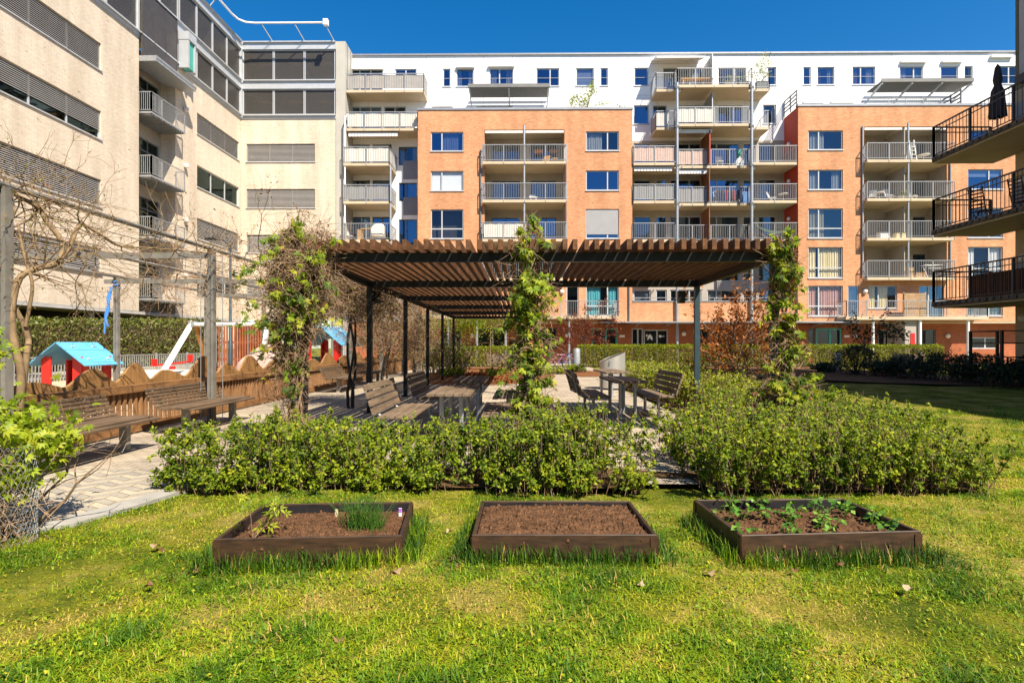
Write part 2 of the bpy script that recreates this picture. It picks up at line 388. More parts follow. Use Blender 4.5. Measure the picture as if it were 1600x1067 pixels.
def win(par, mf, u0, u1, v0, v1, mull=(), trans=(), frame='winframe', glass='glass', fw=0.07, w=0.07, sill=True, curtain=None, blind=None,
        deep=0.7, inner='interior', name='window', mullmat=None, cover=(0.0, 1.0)):
    if par.name == 'apartment_building' and curtain is None and blind is None and glass == 'glass':
        q = wrnd.random()
        if q < .16: curtain = [('curtain_white', .04, .30), ('curtain_white', .72, .96)]; glass = 'glass_grey'
        elif q < .26: blind = ('blind_white', .3+.4*wrnd.random())
        elif q < .36: curtain = [(wrnd.choice(['curtain_blue', 'curtain_white', 'curtain_yellow']), .05, .5)]; glass = 'glass_grey'
        elif q < .62: glass = 'glass_grey'
    mb = MB(); f0, f1 = w, w+0.07
    for a, b, c, d in ((u0, u0+fw, v0, v1), (u1-fw, u1, v0, v1), (u0+fw, u1-fw, v0, v0+fw), (u0+fw, u1-fw, v1-fw, v1)): mbox(mb, mf, a, b, c, d, f0, f1)
    for m in mull:
        c = u0+(u1-u0)*m; mbox(mb, mf, c-fw*0.6, c+fw*0.6, v0+fw, v1-fw, f0-0.004, f1)
    for t in trans:
        c = v0+(v1-v0)*t; mbox(mb, mf, u0+fw, u1-fw, c-fw*0.55, c+fw*0.55, f0-0.008, f1-0.003)
    mb.cur = 1; d0 = f1+0.02
    mquad(mb, mf, u0, u1, v0, v1, deep)
    for q in ((mf(u0, v0, d0), mf(u0, v0, deep), mf(u0, v1, deep), mf(u0, v1, d0)), (mf(u1, v0, d0), mf(u1, v0, deep), mf(u1, v1, deep), mf(u1, v1, d0)),
              (mf(u0, v0, d0), mf(u1, v0, d0), mf(u1, v0, deep), mf(u0, v0, deep)), (mf(u0, v1, d0), mf(u1, v1, d0), mf(u1, v1, deep), mf(u0, v1, deep))): mb.quad(*q)
    o = mb.build(name, [M[frame], M[inner]], par)
    p = MB(); mquad(p, mf, u0+fw*0.5, u1-fw*0.5, v0+fw*0.5, v1-fw*0.5, (f0+f1)/2+0.01); p.build('pane', M[glass], o)
    if sill:
        s = MB(); mbox(s, mf, u0-0.05, u1+0.05, v0-0.06, v0-0.003, -0.06, w-0.003); s.build('sill', M['alu'], o)
    if curtain:
        parts = curtain if isinstance(curtain, list) else [(curtain, 0.03, 0.97)]
        for cm, a, b in parts:
            c = MB(); ua = u0+(u1-u0)*a; ub = u0+(u1-u0)*b; n = max(6, int((ub-ua)/0.06)); pts = []
            for k in range(n+1):
                t = ua+(ub-ua)*k/n; ww = 0.24+0.035*math.sin(k*2.2)+0.012*math.sin(k*0.9)
                pts.append((mf(t, v0+0.05, ww), mf(t, v1-0.05, ww)))
            for (q0, q1), (r0, r1) in zip(pts, pts[1:]): c.quad(q0, r0, r1, q1)
            c.build('curtain', M[cm], o)
    if blind:
        b = MB(); bm, fr = blind; vb = v1-(v1-v0)*fr
        if bm in ('blind_white', 'blind_grey'):
            mquad(b, mf, u0+fw, u1-fw, max(vb, v0+fw), v1-fw, f1+0.05 if bm == 'blind_white' else f0-0.02)
        else:
            z = v1-0.05
            while z > vb+0.04:
                b.quad(mf(u0+0.03, z-0.032, w-0.045), mf(u1-0.03, z-0.032, w-0.045), mf(u1-0.03, z+0.022, w-0.008), mf(u0+0.03, z+0.022, w-0.008)); z -= 0.088
        b.build('blind', M[bm], o)
    return o
def railing(mb, pts, z0, z1, sp=0.125, bar=0.016, st=1.4, rail=0.045, stm=0.045):
    """post and baluster railing along a polyline in plan"""
    for a, b in zip(pts, pts[1:]):
        a = Vector((a[0], a[1], 0)); b = Vector((b[0], b[1], 0)); L = (b-a).length
        if L < 0.05: continue
        d = (b-a)/L; ang = math.atan2(d.y, d.x)
        mb.bar((a.x, a.y, z1), (b.x, b.y, z1), rail, rail); mb.bar((a.x, a.y, z0+0.10), (b.x, b.y, z0+0.10), 0.03, 0.03)
        n = max(1, int(L/sp))
        for k in range(1, n):
            p = a+d*(L*k/n); mb.box(p.x-bar/2, p.x+bar/2, p.y-bar/2, p.y+bar/2, z0+0.10, z1-0.01, ang, (p.x, p.y))
        ns = max(1, round(L/st))
        for k in range(ns+1):
            p = a+d*(L*k/ns); mb.box(p.x-stm/2, p.x+stm/2, p.y-stm/2, p.y+stm/2, z0-0.16, z1+0.01, ang, (p.x, p.y))
def balcony(par, pts, zb, back, th=0.2, rh=1.2, cloths=(), railpts=None, rail='rail', slab='soffit', sp=0.125):
    """pts: front polyline in plan from left-back to right-back; slab down to zb"""
    mb = MB(); ol = [(x, y, 0) for x, y in pts]
    mb.prism(ol, (0, 0, zb), (0, 0, zb+th)); o = mb.build('balcony', M[slab], par)
    r = MB(); rp = railpts or pts; railing(r, rp, zb+th, zb+th+rh, sp=sp); r.build('railing', M[rail], o)
    for (a, b, cm, lo, hi) in cloths:      # a,b plan points: a cloth tied inside the bars
        c = MB(); n = 14; A = Vector((a[0], a[1], 0)); B = Vector((b[0], b[1], 0)); nrm = Vector((-(B-A).y, (B-A).x, 0)).normalized()
        prev = None
        for k in range(n+1):
            p = A.lerp(B, k/n)+nrm*(0.045+0.012*math.sin(k*2.1)); sag = 0.02*math.sin(k*1.3)
            cur = (Vector((p.x, p.y, zb+th+lo+sag*0.5)), Vector((p.x, p.y, zb+th+hi+sag)))
            if prev: c.quad(prev[0], cur[0], cur[1], prev[1])
            prev = cur
        c.build('privacy_cloth', M[cm], o)
    return o

# ------------------------------------------------------------------ cream office building (left wing runs along Y, end wall faces the camera)
XO = -21.0; YE = 42.4
off = thing('office_building', 'cream brick office block with long dark blind strips and glazed top storeys', 'building', (XO, 30.0, 0.0))
mo = mapx(XO); me_ = mapy(YE)
YR0, YR1 = 31.0, 34.3
rows = [(15.1, 16.45), (11.66, 13.07), (8.3, 9.65), (4.93, 6.2)]
XE1 = fx(497, YE)
w = MB()
nearh = [(16.0, 28.2, a, b) for a, b in rows]
farh = [(36.6, 42.05, a, b) for a, b in rows]
XE1 = fx(525, YE); endx1 = fx(492, YE); endh = [(XO+0.4, endx1, a, b) for a, b in rows]
wall(w, mo, 8.0, YR0, 3.26, 18.5, nearh, 0.16)
wall(w, mo, YR1, YE, 3.26, 18.3, farh, 0.16)
wall(w, me_, XO, XE1, 3.26, 18.3, endh, 0.16)
RX = 0.9
w.quad((XO, YR0, 3.26), (XO-RX, YR0, 3.26), (XO-RX, YR0, 18.3), (XO, YR0, 18.3))
w.quad((XO, YR1, 3.26), (XO-RX, YR1, 3.26), (XO-RX, YR1, 18.3), (XO, YR1, 18.3))
w.quad((XO, 8.0, 3.26), (XO-8, 8.0, 3.26), (XO-8, 8.0, 18.3), (XO, 8.0, 18.3))
w.build('brick_wall', M['cream_brick'], off)
# underside of the overhang and dark recessed ground storey
w = MB(); w.box(XO-6, XO-0.01, 8.0, YE+0.0, 3.10, 3.255); w.build('overhang_soffit', M['render_grey'], off)
w = MB(); w.quad((XO-2.2, 8, 0), (XO-2.2, YE, 0), (XO-2.2, YE, 3.1), (XO-2.2, 8, 3.1)); w.build('ground_storey', M['interior'], off)
for y in (14, 19, 24.0, 29, 34.5, 39):
    win(off, mapx(XO-2.1), y, y+3.4, 0.9, 2.7, (.33, .66), (), frame='darkframe', glass='glass_green', sill=False)
for y in (17.5, 22.9, 28.2, 33.8, 39.4):
    c = MB(); c.lathe(XO-0.6, y, [(0.22, 0), (0.22, 3.1)], 14); c.build('column', M['render_tan'], off, smooth=True)
# blind strips
def strip(mf, u0, u1, v0, v1, step, op=1.0, sides=('blind',)):
    n = max(1, round((u1-u0)/step)); mull = [k/n for k in range(1, n)]
    return win(off, mf, u0, u1, v0, v1, mull, (), frame='alu', glass='glass_green', fw=0.06, w=0.10, sill=True, blind=('blind', op) if op else None, inner='interior_warm' if op < 1 else 'interior')
for i, (a, b) in enumerate(rows):
    strip(mo, 16.0, 28.2, a, b, 2.05, 0.72 if i == 1 else 1.0)
    strip(mo, 36.6, 42.05, a, b, 1.85, (1.0, 0.0, 1.0, 0.0)[i])
    strip(me_, XO+0.4, endx1, a, b, 1.9, 1.0)
# glazed storeys
def glazed(mf, u0, u1, v0, v1, step, nm='glazed_bay'):
    n = max(1, round((u1-u0)/step))
    for k in range(n):
        a = u0+(u1-u0)*k/n; b = u0+(u1-u0)*(k+1)/n
        o = win(off, mf, a+0.02, b-0.02, v0, v1, (), (), frame='alu', glass='screen_glass', fw=0.055, w=0.0, sill=False, inner='screen', name=nm, deep=1.6)
        lp = MB(); mbox(lp, mf, a+(b-a)*0.35, a+(b-a)*0.75, v1-0.55, v1-0.50, 0.8, 1.25); lp.build('ceiling_panel', M['ceil_lamp'], o)
M['ceil_lamp'] = pm('ceiling_panel_tan', (0.62, 0.38, 0.14), 0.6, 0.1, 2)
XE = fx(525, YE)
for (v0, v1) in ((18.62, 20.5), (21.2, 23.45)):
    glazed(mo, 12.0, YR0-0.1, v0, v1, 2.4); glazed(mo, YR1+0.4, YE-0.15, v0, v1, 2.0); glazed(me_, XO+0.12, XE-0.05, v0, v1, 2.35)
    if v0 > 20: glazed(mo, YR0+0.0, YR1+0.3, v0, v1, 1.8)
w = MB()
for (v0, v1, e) in ((18.3, 18.6, 0.06), (20.52, 21.18, 0.10), (23.47, 24.05, 0.10)):
    w.box(XO-0.3, XO+e, 8.0, YE-e-0.01, v0, v1); w.box(XO-0.3, XE, YE-e, YE+0.3, v0, v1)
    w.box(XO-0.3, XO+e+0.12, 8.0, YE-e-0.13, v1-0.1, v1-0.02); w.box(XO+e+0.13, XE, YE-e-0.12, YE-e-0.005, v1-0.1, v1-0.02)
w.box(XO-.1, XO+.13, YE-.16, YE+.1, 18.602, 20.518); w.box(XO-.1, XO+.13, YE-.16, YE+.1, 21.182, 23.468); w.box(XO-.1, XO+.05, YR0-.12, YR0+.02, 18.602, 20.518); w.box(XO-.1, XO+.05, YR1+.25, YR1+.42, 18.602, 20.518)
w.build('cornice', M['alu'], off)
w = MB()
XC = fx(540, YE)
w.box(XE+0.01, XC, YE-0.06, YE+5.5, 0, 24.05)
w.build('corner_cladding', M['cladding'], off)
w = MB()
for k in range(6): w.box(XC+0.002, XC+0.02, YE+0.4+k*0.85, YE+0.46+k*0.85, 19.8, 24.0)
w.build('cladding_joint', M['darkframe'], off)
w = MB(); w.box(XO-8, XO-0.31, 8, YE+5, 23.9, 24.0); w.box(XO-0.31, XE, YE+0.31, YE+5, 23.9, 24.0); w.build('roof', M['zinc'], off)
# roof rail
w = MB(); zr = 24.75; xr = XO+0.55; yr = YE-1.3
pts = [(xr, 16, zr), (xr, 30, zr), (xr, yr-1.2, zr), (xr+0.12, yr-0.5, zr), (xr+0.45, yr-0.12, zr), (xr+1.1, yr, zr), (fx(520, YE)-0.0, yr, zr)]
w.tube(pts, 0.07, 8)
w.box(fx(515, YE), fx(522, YE), yr-0.15, yr+0.15, zr-0.2, zr+0.22)
rro = w.build('roof_rail', M['white_paint'], off, smooth=True)
for y in (22, 26, 30, 34, 38): w = MB(); w.bar((xr, y, zr), (XO-0.1, y, 23.95), 0.04, 0.06); w.build('bracket', M['cladding'], rro)
for px in (420, 470, 516): w = MB(); x = fx(px, YE); w.bar((x, yr, zr), (x+0.35, YE-0.05, 24.0), 0.04, 0.06); w.build('bracket', M['cladding'], rro)
# recess: doors, balconies, canopy and dark screen
w = MB(); dl = []
for z in (14.27, 10.77, 7.4, 3.99): dl.append((YR0+0.15, YR1-0.15, z+0.02, z+2.6))
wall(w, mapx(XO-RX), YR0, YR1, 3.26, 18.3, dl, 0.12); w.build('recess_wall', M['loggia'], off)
for z in (14.27, 10.77, 7.4, 3.99):
    d = win(off, mapx(XO-RX), YR0+0.15, YR1-0.15, z+0.02, z+2.6, (.36, .68), (.74,), frame='darkframe', glass='glass_green', inner='interior_warm', sill=False, name='balcony_door')
    l = MB(); mbox(l, mapx(XO-RX), YR0+0.30, YR0+1.15, z+0.10, z+1.9, 0.055, 0.068); l.build('door_leaf', M['door_wood'], d)
    b = MB(); b.box(XO-RX+0.02, XO+0.65, YR0+0.1, YR1-0.06, z-0.10, z)
    for k in range(14): b.box(XO-RX+0.04, XO+0.63, YR0+0.2+k*0.22, YR0+0.25+k*0.22, z-0.17, z-0.101)
    bo = b.build('balcony', M['galv'], off)
    r = MB(); xo = XO+0.62; y0, y1 = YR0+0.13, YR1-0.1
    railing(r, [(XO-RX+0.05, y0), (xo, y0), (xo, y0+0.9)], z, z+1.08, sp=0.11, bar=0.02)
    r.bar((xo, y0+0.9, z+1.08), (xo, y1, z+1.08), 0.045, 0.045); r.bar((xo, y1, z), (xo, y1, z+1.08), 0.05, 0.05)
    r.bar((xo, y1, z+1.08), (XO+0.02, y1, z+1.08), 0.04, 0.04); r.bar((XO+0.10, y1, z+0.05), (XO+0.10, y1, z+1.08), 0.04, 0.04)
    r.build('railing', M['galv'], bo)
    r = MB()
    for k in range(1, 26): yy = y0+0.9+(y1-y0-0.9)*k/26; r.box(xo-0.003, xo+0.003, yy-0.003, yy+0.003, z+0.05, z+1.06)
    for k in range(1, 12): r.box(xo-0.003, xo+0.003, y0+0.9, y1, z+k*0.09-0.003, z+k*0.09+0.003)
    r.build('wire_infill', M['galv'], bo)
    l = MB(); l.lathe(XO+0.14, YR1+0.9, [(0.02, z+1.62), (0.12, z+1.68), (0.15, z+1.78), (0.12, z+1.9), (0.03, z+1.93)], 12)
    l.box(XO+0.001, XO+0.10, YR1+0.85, YR1+0.95, z+1.7, z+1.86); l.build('wall_lamp', M['lamp_white'], off, smooth=True)
w = MB(); w.box(XO-0.5, XO+0.95, YR0+0.02, YR1+0.55, 17.0, 17.16); w.box(XO-0.5, XO+0.97, YR0+0.02, YR1+0.57, 17.163, 17.30); w.build('canopy', M['galv'], off)
w = MB(); w.box(XO+0.11, XO+0.16, YR0+0.0, YR1-0.1, 17.32, 21.15)
for k in range(4): w.box(XO+0.162, XO+0.19, YR0+0.02+k*1.05, YR0+0.06+k*1.05, 17.32, 21.15)
w.build('dark_screen', M['screen'], off)
w = MB(); w.box(XO+0.10, XO+0.75, YR1+0.1, YR1+0.95, 20.0, 20.5); w.box(XO+0.12, XO+0.72, YR1+0.12, YR1+0.25, 18.3, 20.0); w.box(XO+0.12, XO+0.72, YR1+0.8, YR1+0.93, 18.3, 20.0)
w.build('bay_frame', M['alu'], off)
w = MB(); w.box(XO+0.2, XO+0.64, YR1+0.26, YR1+0.79, 18.35, 19.99); w.build('bay_glass', M['teal_door'], off)
# ------------------------------------------------------------------ orange brick and white apartment building
YB, YW = 42.0, 44.2
apt = thing('apartment_building', 'orange brick apartment block with white panelled upper storeys and many balconies', 'building', (5.0, YB, 0.0))
mB = mapy(YB); mW = mapy(YW)
def zB(py): return EYE+(CY-py)*YB/FPX
def zW(py): return EYE+(CY-py)*YW/FPX
XB = lambda px: fx(px, YB)
XW = lambda px: fx(px, YW)
LV = [20.3, 17.45, 14.6, 11.8, 8.95, 6.1, 3.25]      # slab undersides
# ---- white upper wall
topw = [(548, 598, [.28, .62], None), (617, 651, [.5], None), (692, 704, [], None), (713, 740, [], 'cw'), (765, 802, [.42], 'cw'), (838, 874, [.6], None),
        (900, 928, [], 'bl'), (938, 950, [], None), (991, 1013, [], None), (1036, 1098, [.35, .68], None), (1122, 1166, [.6], None), (1199, 1213, [], None),
        (1255, 1267, [], None), (1277, 1304, [], 'cr'), (1332, 1368, [.37], 'cr'), (1406, 1442, [.62], 'cg'), (1470, 1497, [], None), (1507, 1520, [], None), (1562, 1592, [.5], None)]
midw = [(548, 596, [.3, .65]), (600, 634, [.5]), (676, 706, []), (745, 800, [.5]), (990, 1014, []), (1020, 1042, []), (1060, 1112, [.5]), (1122, 1160, [.5]), (1192, 1213, []), (1254, 1285, []), (1298, 1330, []), (1390, 1440, [.5])]
zt0, zt1 = zW(135), zW(107); holes = []; specs = []
for a, b, m, c in topw:
    z0 = LV[0]+0.25 if (a < 600 or 1030 < a < 1180) else zt0
    h = (XW(a), XW(b), z0, zt1); holes.append(h); specs.append((h, m, c))
for a, b, m in midw:
    z0 = LV[1]+0.25 if b < 640 or 1015 < a < 1180 else zW(195)
    h = (XW(a), XW(b), z0, zW(165.5)); holes.append(h); specs.append((h, m, None))
w = MB(); XL, XR_ = XC+0.004, 46.0
wall(w, mW, XL, XR_, LV[2]+2.6, zW(87), holes, 0.14); w.build('white_wall', M['white_panel'], apt)
for h, m, c in specs:
    cur = {'cw': [('curtain_white', .03, .3), ('curtain_white', .7, .97)], 'cr': [('curtain_rose', .03, .27), ('curtain_white', .66, .97)], 'cg': [('curtain_white', .03, .35), ('curtain_teal', .62, .97)]}.get(c)
    win(apt, mW, h[0], h[1], h[2], h[3], m, (), curtain=cur, blind=('blind_white', .9) if c == 'bl' else None, fw=0.075)
# joints between the white panels
w = MB()
for z in (zW(150), zW(122.5), zW(101)): mbox(w, mW, XL, XR_, z-0.012, z+0.012, -0.004, 0.0)
for k in range(26):
    x = XL+1.2+k*2.25
    if x < XR_-1: mbox(w, mW, x-0.012, x+0.012, zW(101), zW(88), -0.006, -0.001); mbox(w, mW, x-0.012, x+0.012, zW(172), zW(150), -0.006, -0.001)
w.build('panel_joint', M['cladding'], apt)
w = MB(); w.box(XL, XR_, YW-0.12, YW+8, zW(87)+0.003, zW(84.5)); w.build('roof_edge', M['zinc'], apt)
w = MB(); w.box(XL, XR_, YW+0.75, YW+8, 0, zW(87)); w.build('block_core', M['render_grey'], apt)
# ---- recessed lower white / cream walls behind the balcony stacks
glz = [(990, 1017, []), (1025, 1042, []), (1047, 1096, [.62]), (1105, 1155, [.3]), (1161, 1181, []), (1185, 1213, [])]
hs = []; sp = []
for li in (2, 3, 4, 5, 6):
    z0 = LV[li]+0.22; z1 = z0+2.2
    for a, b, m in glz:
        h = (XW(a), XW(b), z0, z1); hs.append(h); sp.append((h, m, li))
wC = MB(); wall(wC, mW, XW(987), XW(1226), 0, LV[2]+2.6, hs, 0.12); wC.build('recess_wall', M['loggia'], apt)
for h, m, li in sp: win(apt, mW, h[0], h[1], h[2], h[3], m, (.22,) if li == 4 else (), frame='winframe', sill=False, name='glazed_door', fw=0.08)
hs = []; sp = []
for li in (2, 3, 4):
    z0 = LV[li]+0.22
    for a, b, m in ((546, 578, [.5]), (582, 612, [.5])):
        h = (XW(a), XW(b), z0, z0+2.2); hs.append(h); sp.append((h, m, 0))
    h = (XW(623), XW(651.5), z0+0.55 if li < 4 else z0, z0+2.0); hs.append(h); sp.append((h, [.45], 1))
wL = MB(); wall(wL, mW, XL, XB(653)+0.3, 0, LV[2]+2.6, hs, 0.12); wL.build('recess_wall', M['white_panel'], apt)
for i, (h, m, s) in enumerate(sp): win(apt, mW, h[0], h[1], h[2], h[3], m, (), frame='darkframe', sill=False, curtain=[('curtain_blue', .45, .97)] if s and i == 5 else None, name='window' if s else 'glazed_door')
w = MB()
for za, zb in ((zW(280), zW(251)), (zW(336), zW(308))): w = MB(); mbox(w, mW, XW(630), XW(652.5), za, zb, -0.03, -0.002); w.build('grey_panel', M['grey_panel'], apt)

# ---- brick blocks
wr = [(206, 236), (267, 298), (327, 373), (387, 435), (447, 494)]
blocks = []
def brick_block(x0p, x1p, ztop, wins, log, lz0, lz1):
    hs = [(XB(a), XB(b), zB(y1), zB(y0)) for a, b, y0, y1, *_ in wins]
    hs.append((XB(log[0]), XB(log[1]), lz0, lz1))
    mb = MB(); wall(mb, mB, XB(x0p), XB(x1p), 3.12, ztop, hs[:-1]+[hs[-1]], 0.14)
    X0, X1 = XB(x0p), XB(x1p)
    mb.quad((X1, YB, 3.12), (X1, YW, 3.12), (X1, YW, ztop), (X1, YB, ztop))
    if x0p < 1000: mb.quad((X0, YB, 3.12), (X0, YW, 3.12), (X0, YW, ztop), (X0, YB, ztop))
    mb.build('brick_wall', M['orange_brick'], apt)
    r = MB(); r.box(X0-0.05, X1+0.05, YB-0.06, YB+0.3, ztop+0.002, ztop+0.16); r.box(X0, X1, YB+0.3, YW-0.01, ztop-0.3, ztop-0.1); r.build('parapet_cap', M['zinc'], apt)
    r = MB(); r.box(X0, X1, YB+0.02, YW-0.01, 3.0, 3.115); r.build('first_floor_slab', M['soffit'], apt)
    for a, b, y0, y1, kw in wins: win(apt, mB, XB(a), XB(b), zB(y1), zB(y0), **kw)
W2 = dict(mull=[.34]); W2r = dict(mull=[.66])
A = []
for i, (y0, y1) in enumerate(wr):
    kl = dict(mull=[.34]); kr = dict(mull=[.66])
    if i >= 2: kl['trans'] = [.34]; kr['trans'] = [.34]
    if i == 0: kl['curtain'] = [('curtain_blue', .36, .85)]
    if i == 1: kl['blind'] = ('blind_white', .95); kl['glass'] = 'glass_clear'
    if i == 2: kl['glass'] = 'glass_clear'; kr['blind'] = ('blind_grey', .86)
    if i == 4: kr['curtain'] = [('curtain_teal', .05, .45), ('curtain_teal', .7, .95)]; kr['glass'] = 'glass_clear'
    A.append((673, 724, y0, y1, kl)); A.append((915.5, 967, y0, y1, kr))
A.append((885, 904, 445, 500, dict(mull=[], curtain=None, sill=False, name='glazed_door', frame='alu', inner='interior', glass='glass')))
brick_block(653, 988, zB(172), A, (757, 882), LV[5]+0.0, zB(203))
B = []
for i, (y0, y1) in enumerate(wr):
    kl = dict(mull=[.31]); kr = dict(mull=[.62])
    if i >= 2: kl['trans'] = [.33]; kr['trans'] = [.3]
    if i == 1: kr['blind'] = ('blind_white', .35)
    if i == 3: kl['curtain'] = [('curtain_yellow', .04, .27), ('curtain_yellow', .36, .96)]; kl['glass'] = 'glass_clear'; kr['curtain'] = [('curtain_white', .03, .25), ('curtain_white', .7, .97)]; kr['glass'] = 'glass_clear'
    if i == 4: kl['curtain'] = [('curtain_rose', .03, .28), ('curtain_rose', .36, .97)]; kl['glass'] = 'glass_clear'
    B.append((1263, 1317, y0, y1, kl)); B.append((1512.5, 1567, y0, y1, kr))
B.append((1325, 1342, 447, 497, dict(sill=False, name='glazed_door', frame='alu', curtain=[('curtain_rose', .3, .95)])))
B.append((1357, 1402, 447, 482, dict(mull=[.36], curtain=[('curtain_yellow', .04, .30), ('curtain_yellow', .4, .72)], glass='glass_clear')))
B.append((1436, 1475, 447, 497, dict(mull=[.4], sill=False, name='glazed_door', curtain=[('curtain_white', .55, .95)])))
brick_block(1247, 1640, zB(168.5), B, (1350, 1479.5), LV[5]+0.0, zB(200.5))
# red painted side wall of the right block
w = MB(); X0 = XB(1247); w.box(X0+0.0, X0+0.003, YB+0.004, YW, 3.12, zB(168.5)-0.004); w.quad((X0-0.004, YB+0.003, 3.12), (X0-0.004, YW, 3.12), (X0-0.004, YW, zB(168.5)), (X0-0.004, YB+0.003, zB(168.5)))
w.build('red_side_wall', M['redwall'], apt)
def wall_lamp(x, y, z, ax, r=0.15):
    l = MB()
    if ax == 'y': l.sphere((x, y-0.07, z), r, 12, 8); l.box(x-0.05, x+0.05, y-0.06, y-0.001, z-0.05, z+0.05)
    else: l.sphere((x-0.07, y, z), r, 12, 8); l.box(x-0.06, x-0.001, y-0.05, y+0.05, z-0.05, z+0.05)
    l.build('wall_lamp', M['lamp_white'], apt, smooth=True)
for li in (2, 3, 4, 5): wall_lamp(X0-0.005, YB+1.3, LV[li]+2.0, 'x')
for px, py in ((1351, 456), (878, 456)): wall_lamp(XB(px), YB, zB(py), 'y', 0.17)

# ---- loggias: back wall, side walls, divider, slabs with balconies
def loggia(x0p, x1p, divp, doors, front, divider, cl, ztop):
    X0, X1 = XB(x0p), XB(x1p); YL = YW-0.25; hs = []; sp = []
    for li in (2, 3, 4, 5):
        z0 = LV[li]+0.22
        for a, b, m in doors: h = (XB(a), XB(b), z0, z0+2.05); hs.append(h); sp.append((h, m))
    mb = MB(); wall(mb, mapy(YL), X0-0.02, X1+0.02, LV[5], ztop, hs, 0.1)
    mb.quad((X0-0.004, YB+0.14, LV[5]), (X0-0.004, YL, LV[5]), (X0-0.004, YL, ztop), (X0-0.004, YB+0.14, ztop))
    mb.quad((X1+0.004, YB+0.14, LV[5]), (X1+0.004, YL, LV[5]), (X1+0.004, YL, ztop), (X1+0.004, YB+0.14, ztop))
    mb.quad((X0, YB+0.1, ztop+0.01), (X1, YB+0.1, ztop+0.01), (X1, YL, ztop+0.01), (X0, YL, ztop+0.01))
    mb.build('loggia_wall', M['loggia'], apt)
    for h, m in sp: win(apt, mapy(YL), h[0], h[1], h[2], h[3], m, (), frame='darkframe', sill=False, name='glazed_door')
    for i, li in enumerate((2, 3, 4, 5)):
        z = LV[li]
        pts = [(X0+0.01, YL-0.01), (X0+0.01, YB), (X0-0.12, front), (X1+0.12, front), (X1-0.01, YB), (X1-0.01, YL-0.01)]
        cloths = [((X0+(X1-X0)*a, front), (X0+(X1-X0)*b, front), m, 0.1, 1.12) for (l, a, b, m) in cl if l == li]
        bo = balcony(apt, pts, z, YL, railpts=pts[1:5], cloths=cloths)
        xd = XB(divp); d = MB()
        d.lathe(xd, front+0.12, [(0.075, z+0.2), (0.075, z+2.85)], 12); d.build('post', M['galv'], bo, smooth=True)
        if divider:
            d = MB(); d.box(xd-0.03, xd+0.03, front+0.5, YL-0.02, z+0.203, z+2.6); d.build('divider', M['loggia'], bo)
    a = MB(); a.box(X0+0.05, XB(divp)-0.1, YB+0.02, YB+0.14, ztop-0.22, ztop-0.06); a.box(XB(divp)+0.1, X1-0.05, YB+0.02, YB+0.14, ztop-0.22, ztop-0.06)
    a.build('awning_casing', M['awning'], apt)
loggia(757, 882, 819, [(766, 812, [.5]), (830, 872, [.6])], YB-0.5, False, [(4, 0.0, 0.52, 'cloth_white')], zB(203))
loggia(1350, 1479.5, 1412, [(1352, 1377, []), (1415, 1443, [.5]), (1455, 1476, [])], YB-0.6, True, [], zB(200.5))
# ---- left balcony stack
XBk = XC+0.02
def bal_l(li, x1f, Yf, cm, part=(0, 1), lo=0.12, hi=1.13):
    xl = XBk; xr = fx(x1f, Yf)
    pts = [(xl, YW-0.01), (xl, Yf), (xr, Yf), (xr, YW-0.01)]
    cl = []
    if cm: cl = [((xl+0.05, Yf), (xr-0.05, Yf), cm, lo, hi), ((xr, Yf+0.05), (xr, YW-0.2), cm, lo, hi)]
    return balcony(apt, pts, LV[li], YW, railpts=pts[1:], cloths=cl)
bal_l(0, 662, 42.5, 'cloth_grey'); bal_l(1, 652.5, 42.55, 'cloth_white'); bal_l(2, 608, 41.8, 'cloth_white'); bal_l(3, 608, 41.8, 'panel_grey', lo=0.15, hi=1.08); bal_l(4, 608, 41.8, None); bal_l(5, 608, 41.8, None)
for li in (2, 3, 4, 5):
    d = MB(); d.lathe(fx(610, 41.9), 41.95, [(0.08, LV[li]-2.6), (0.08, LV[li])], 12); d.build('post', M['galv'], apt, smooth=True)
d = MB(); d.tube([(XC+0.1, 41.9, 0), (XC+0.1, 41.9, 18.2), (XC+0.25, 42.3, 18.6)], 0.06, 8); d.build('downpipe', M['galv'], apt, smooth=True)
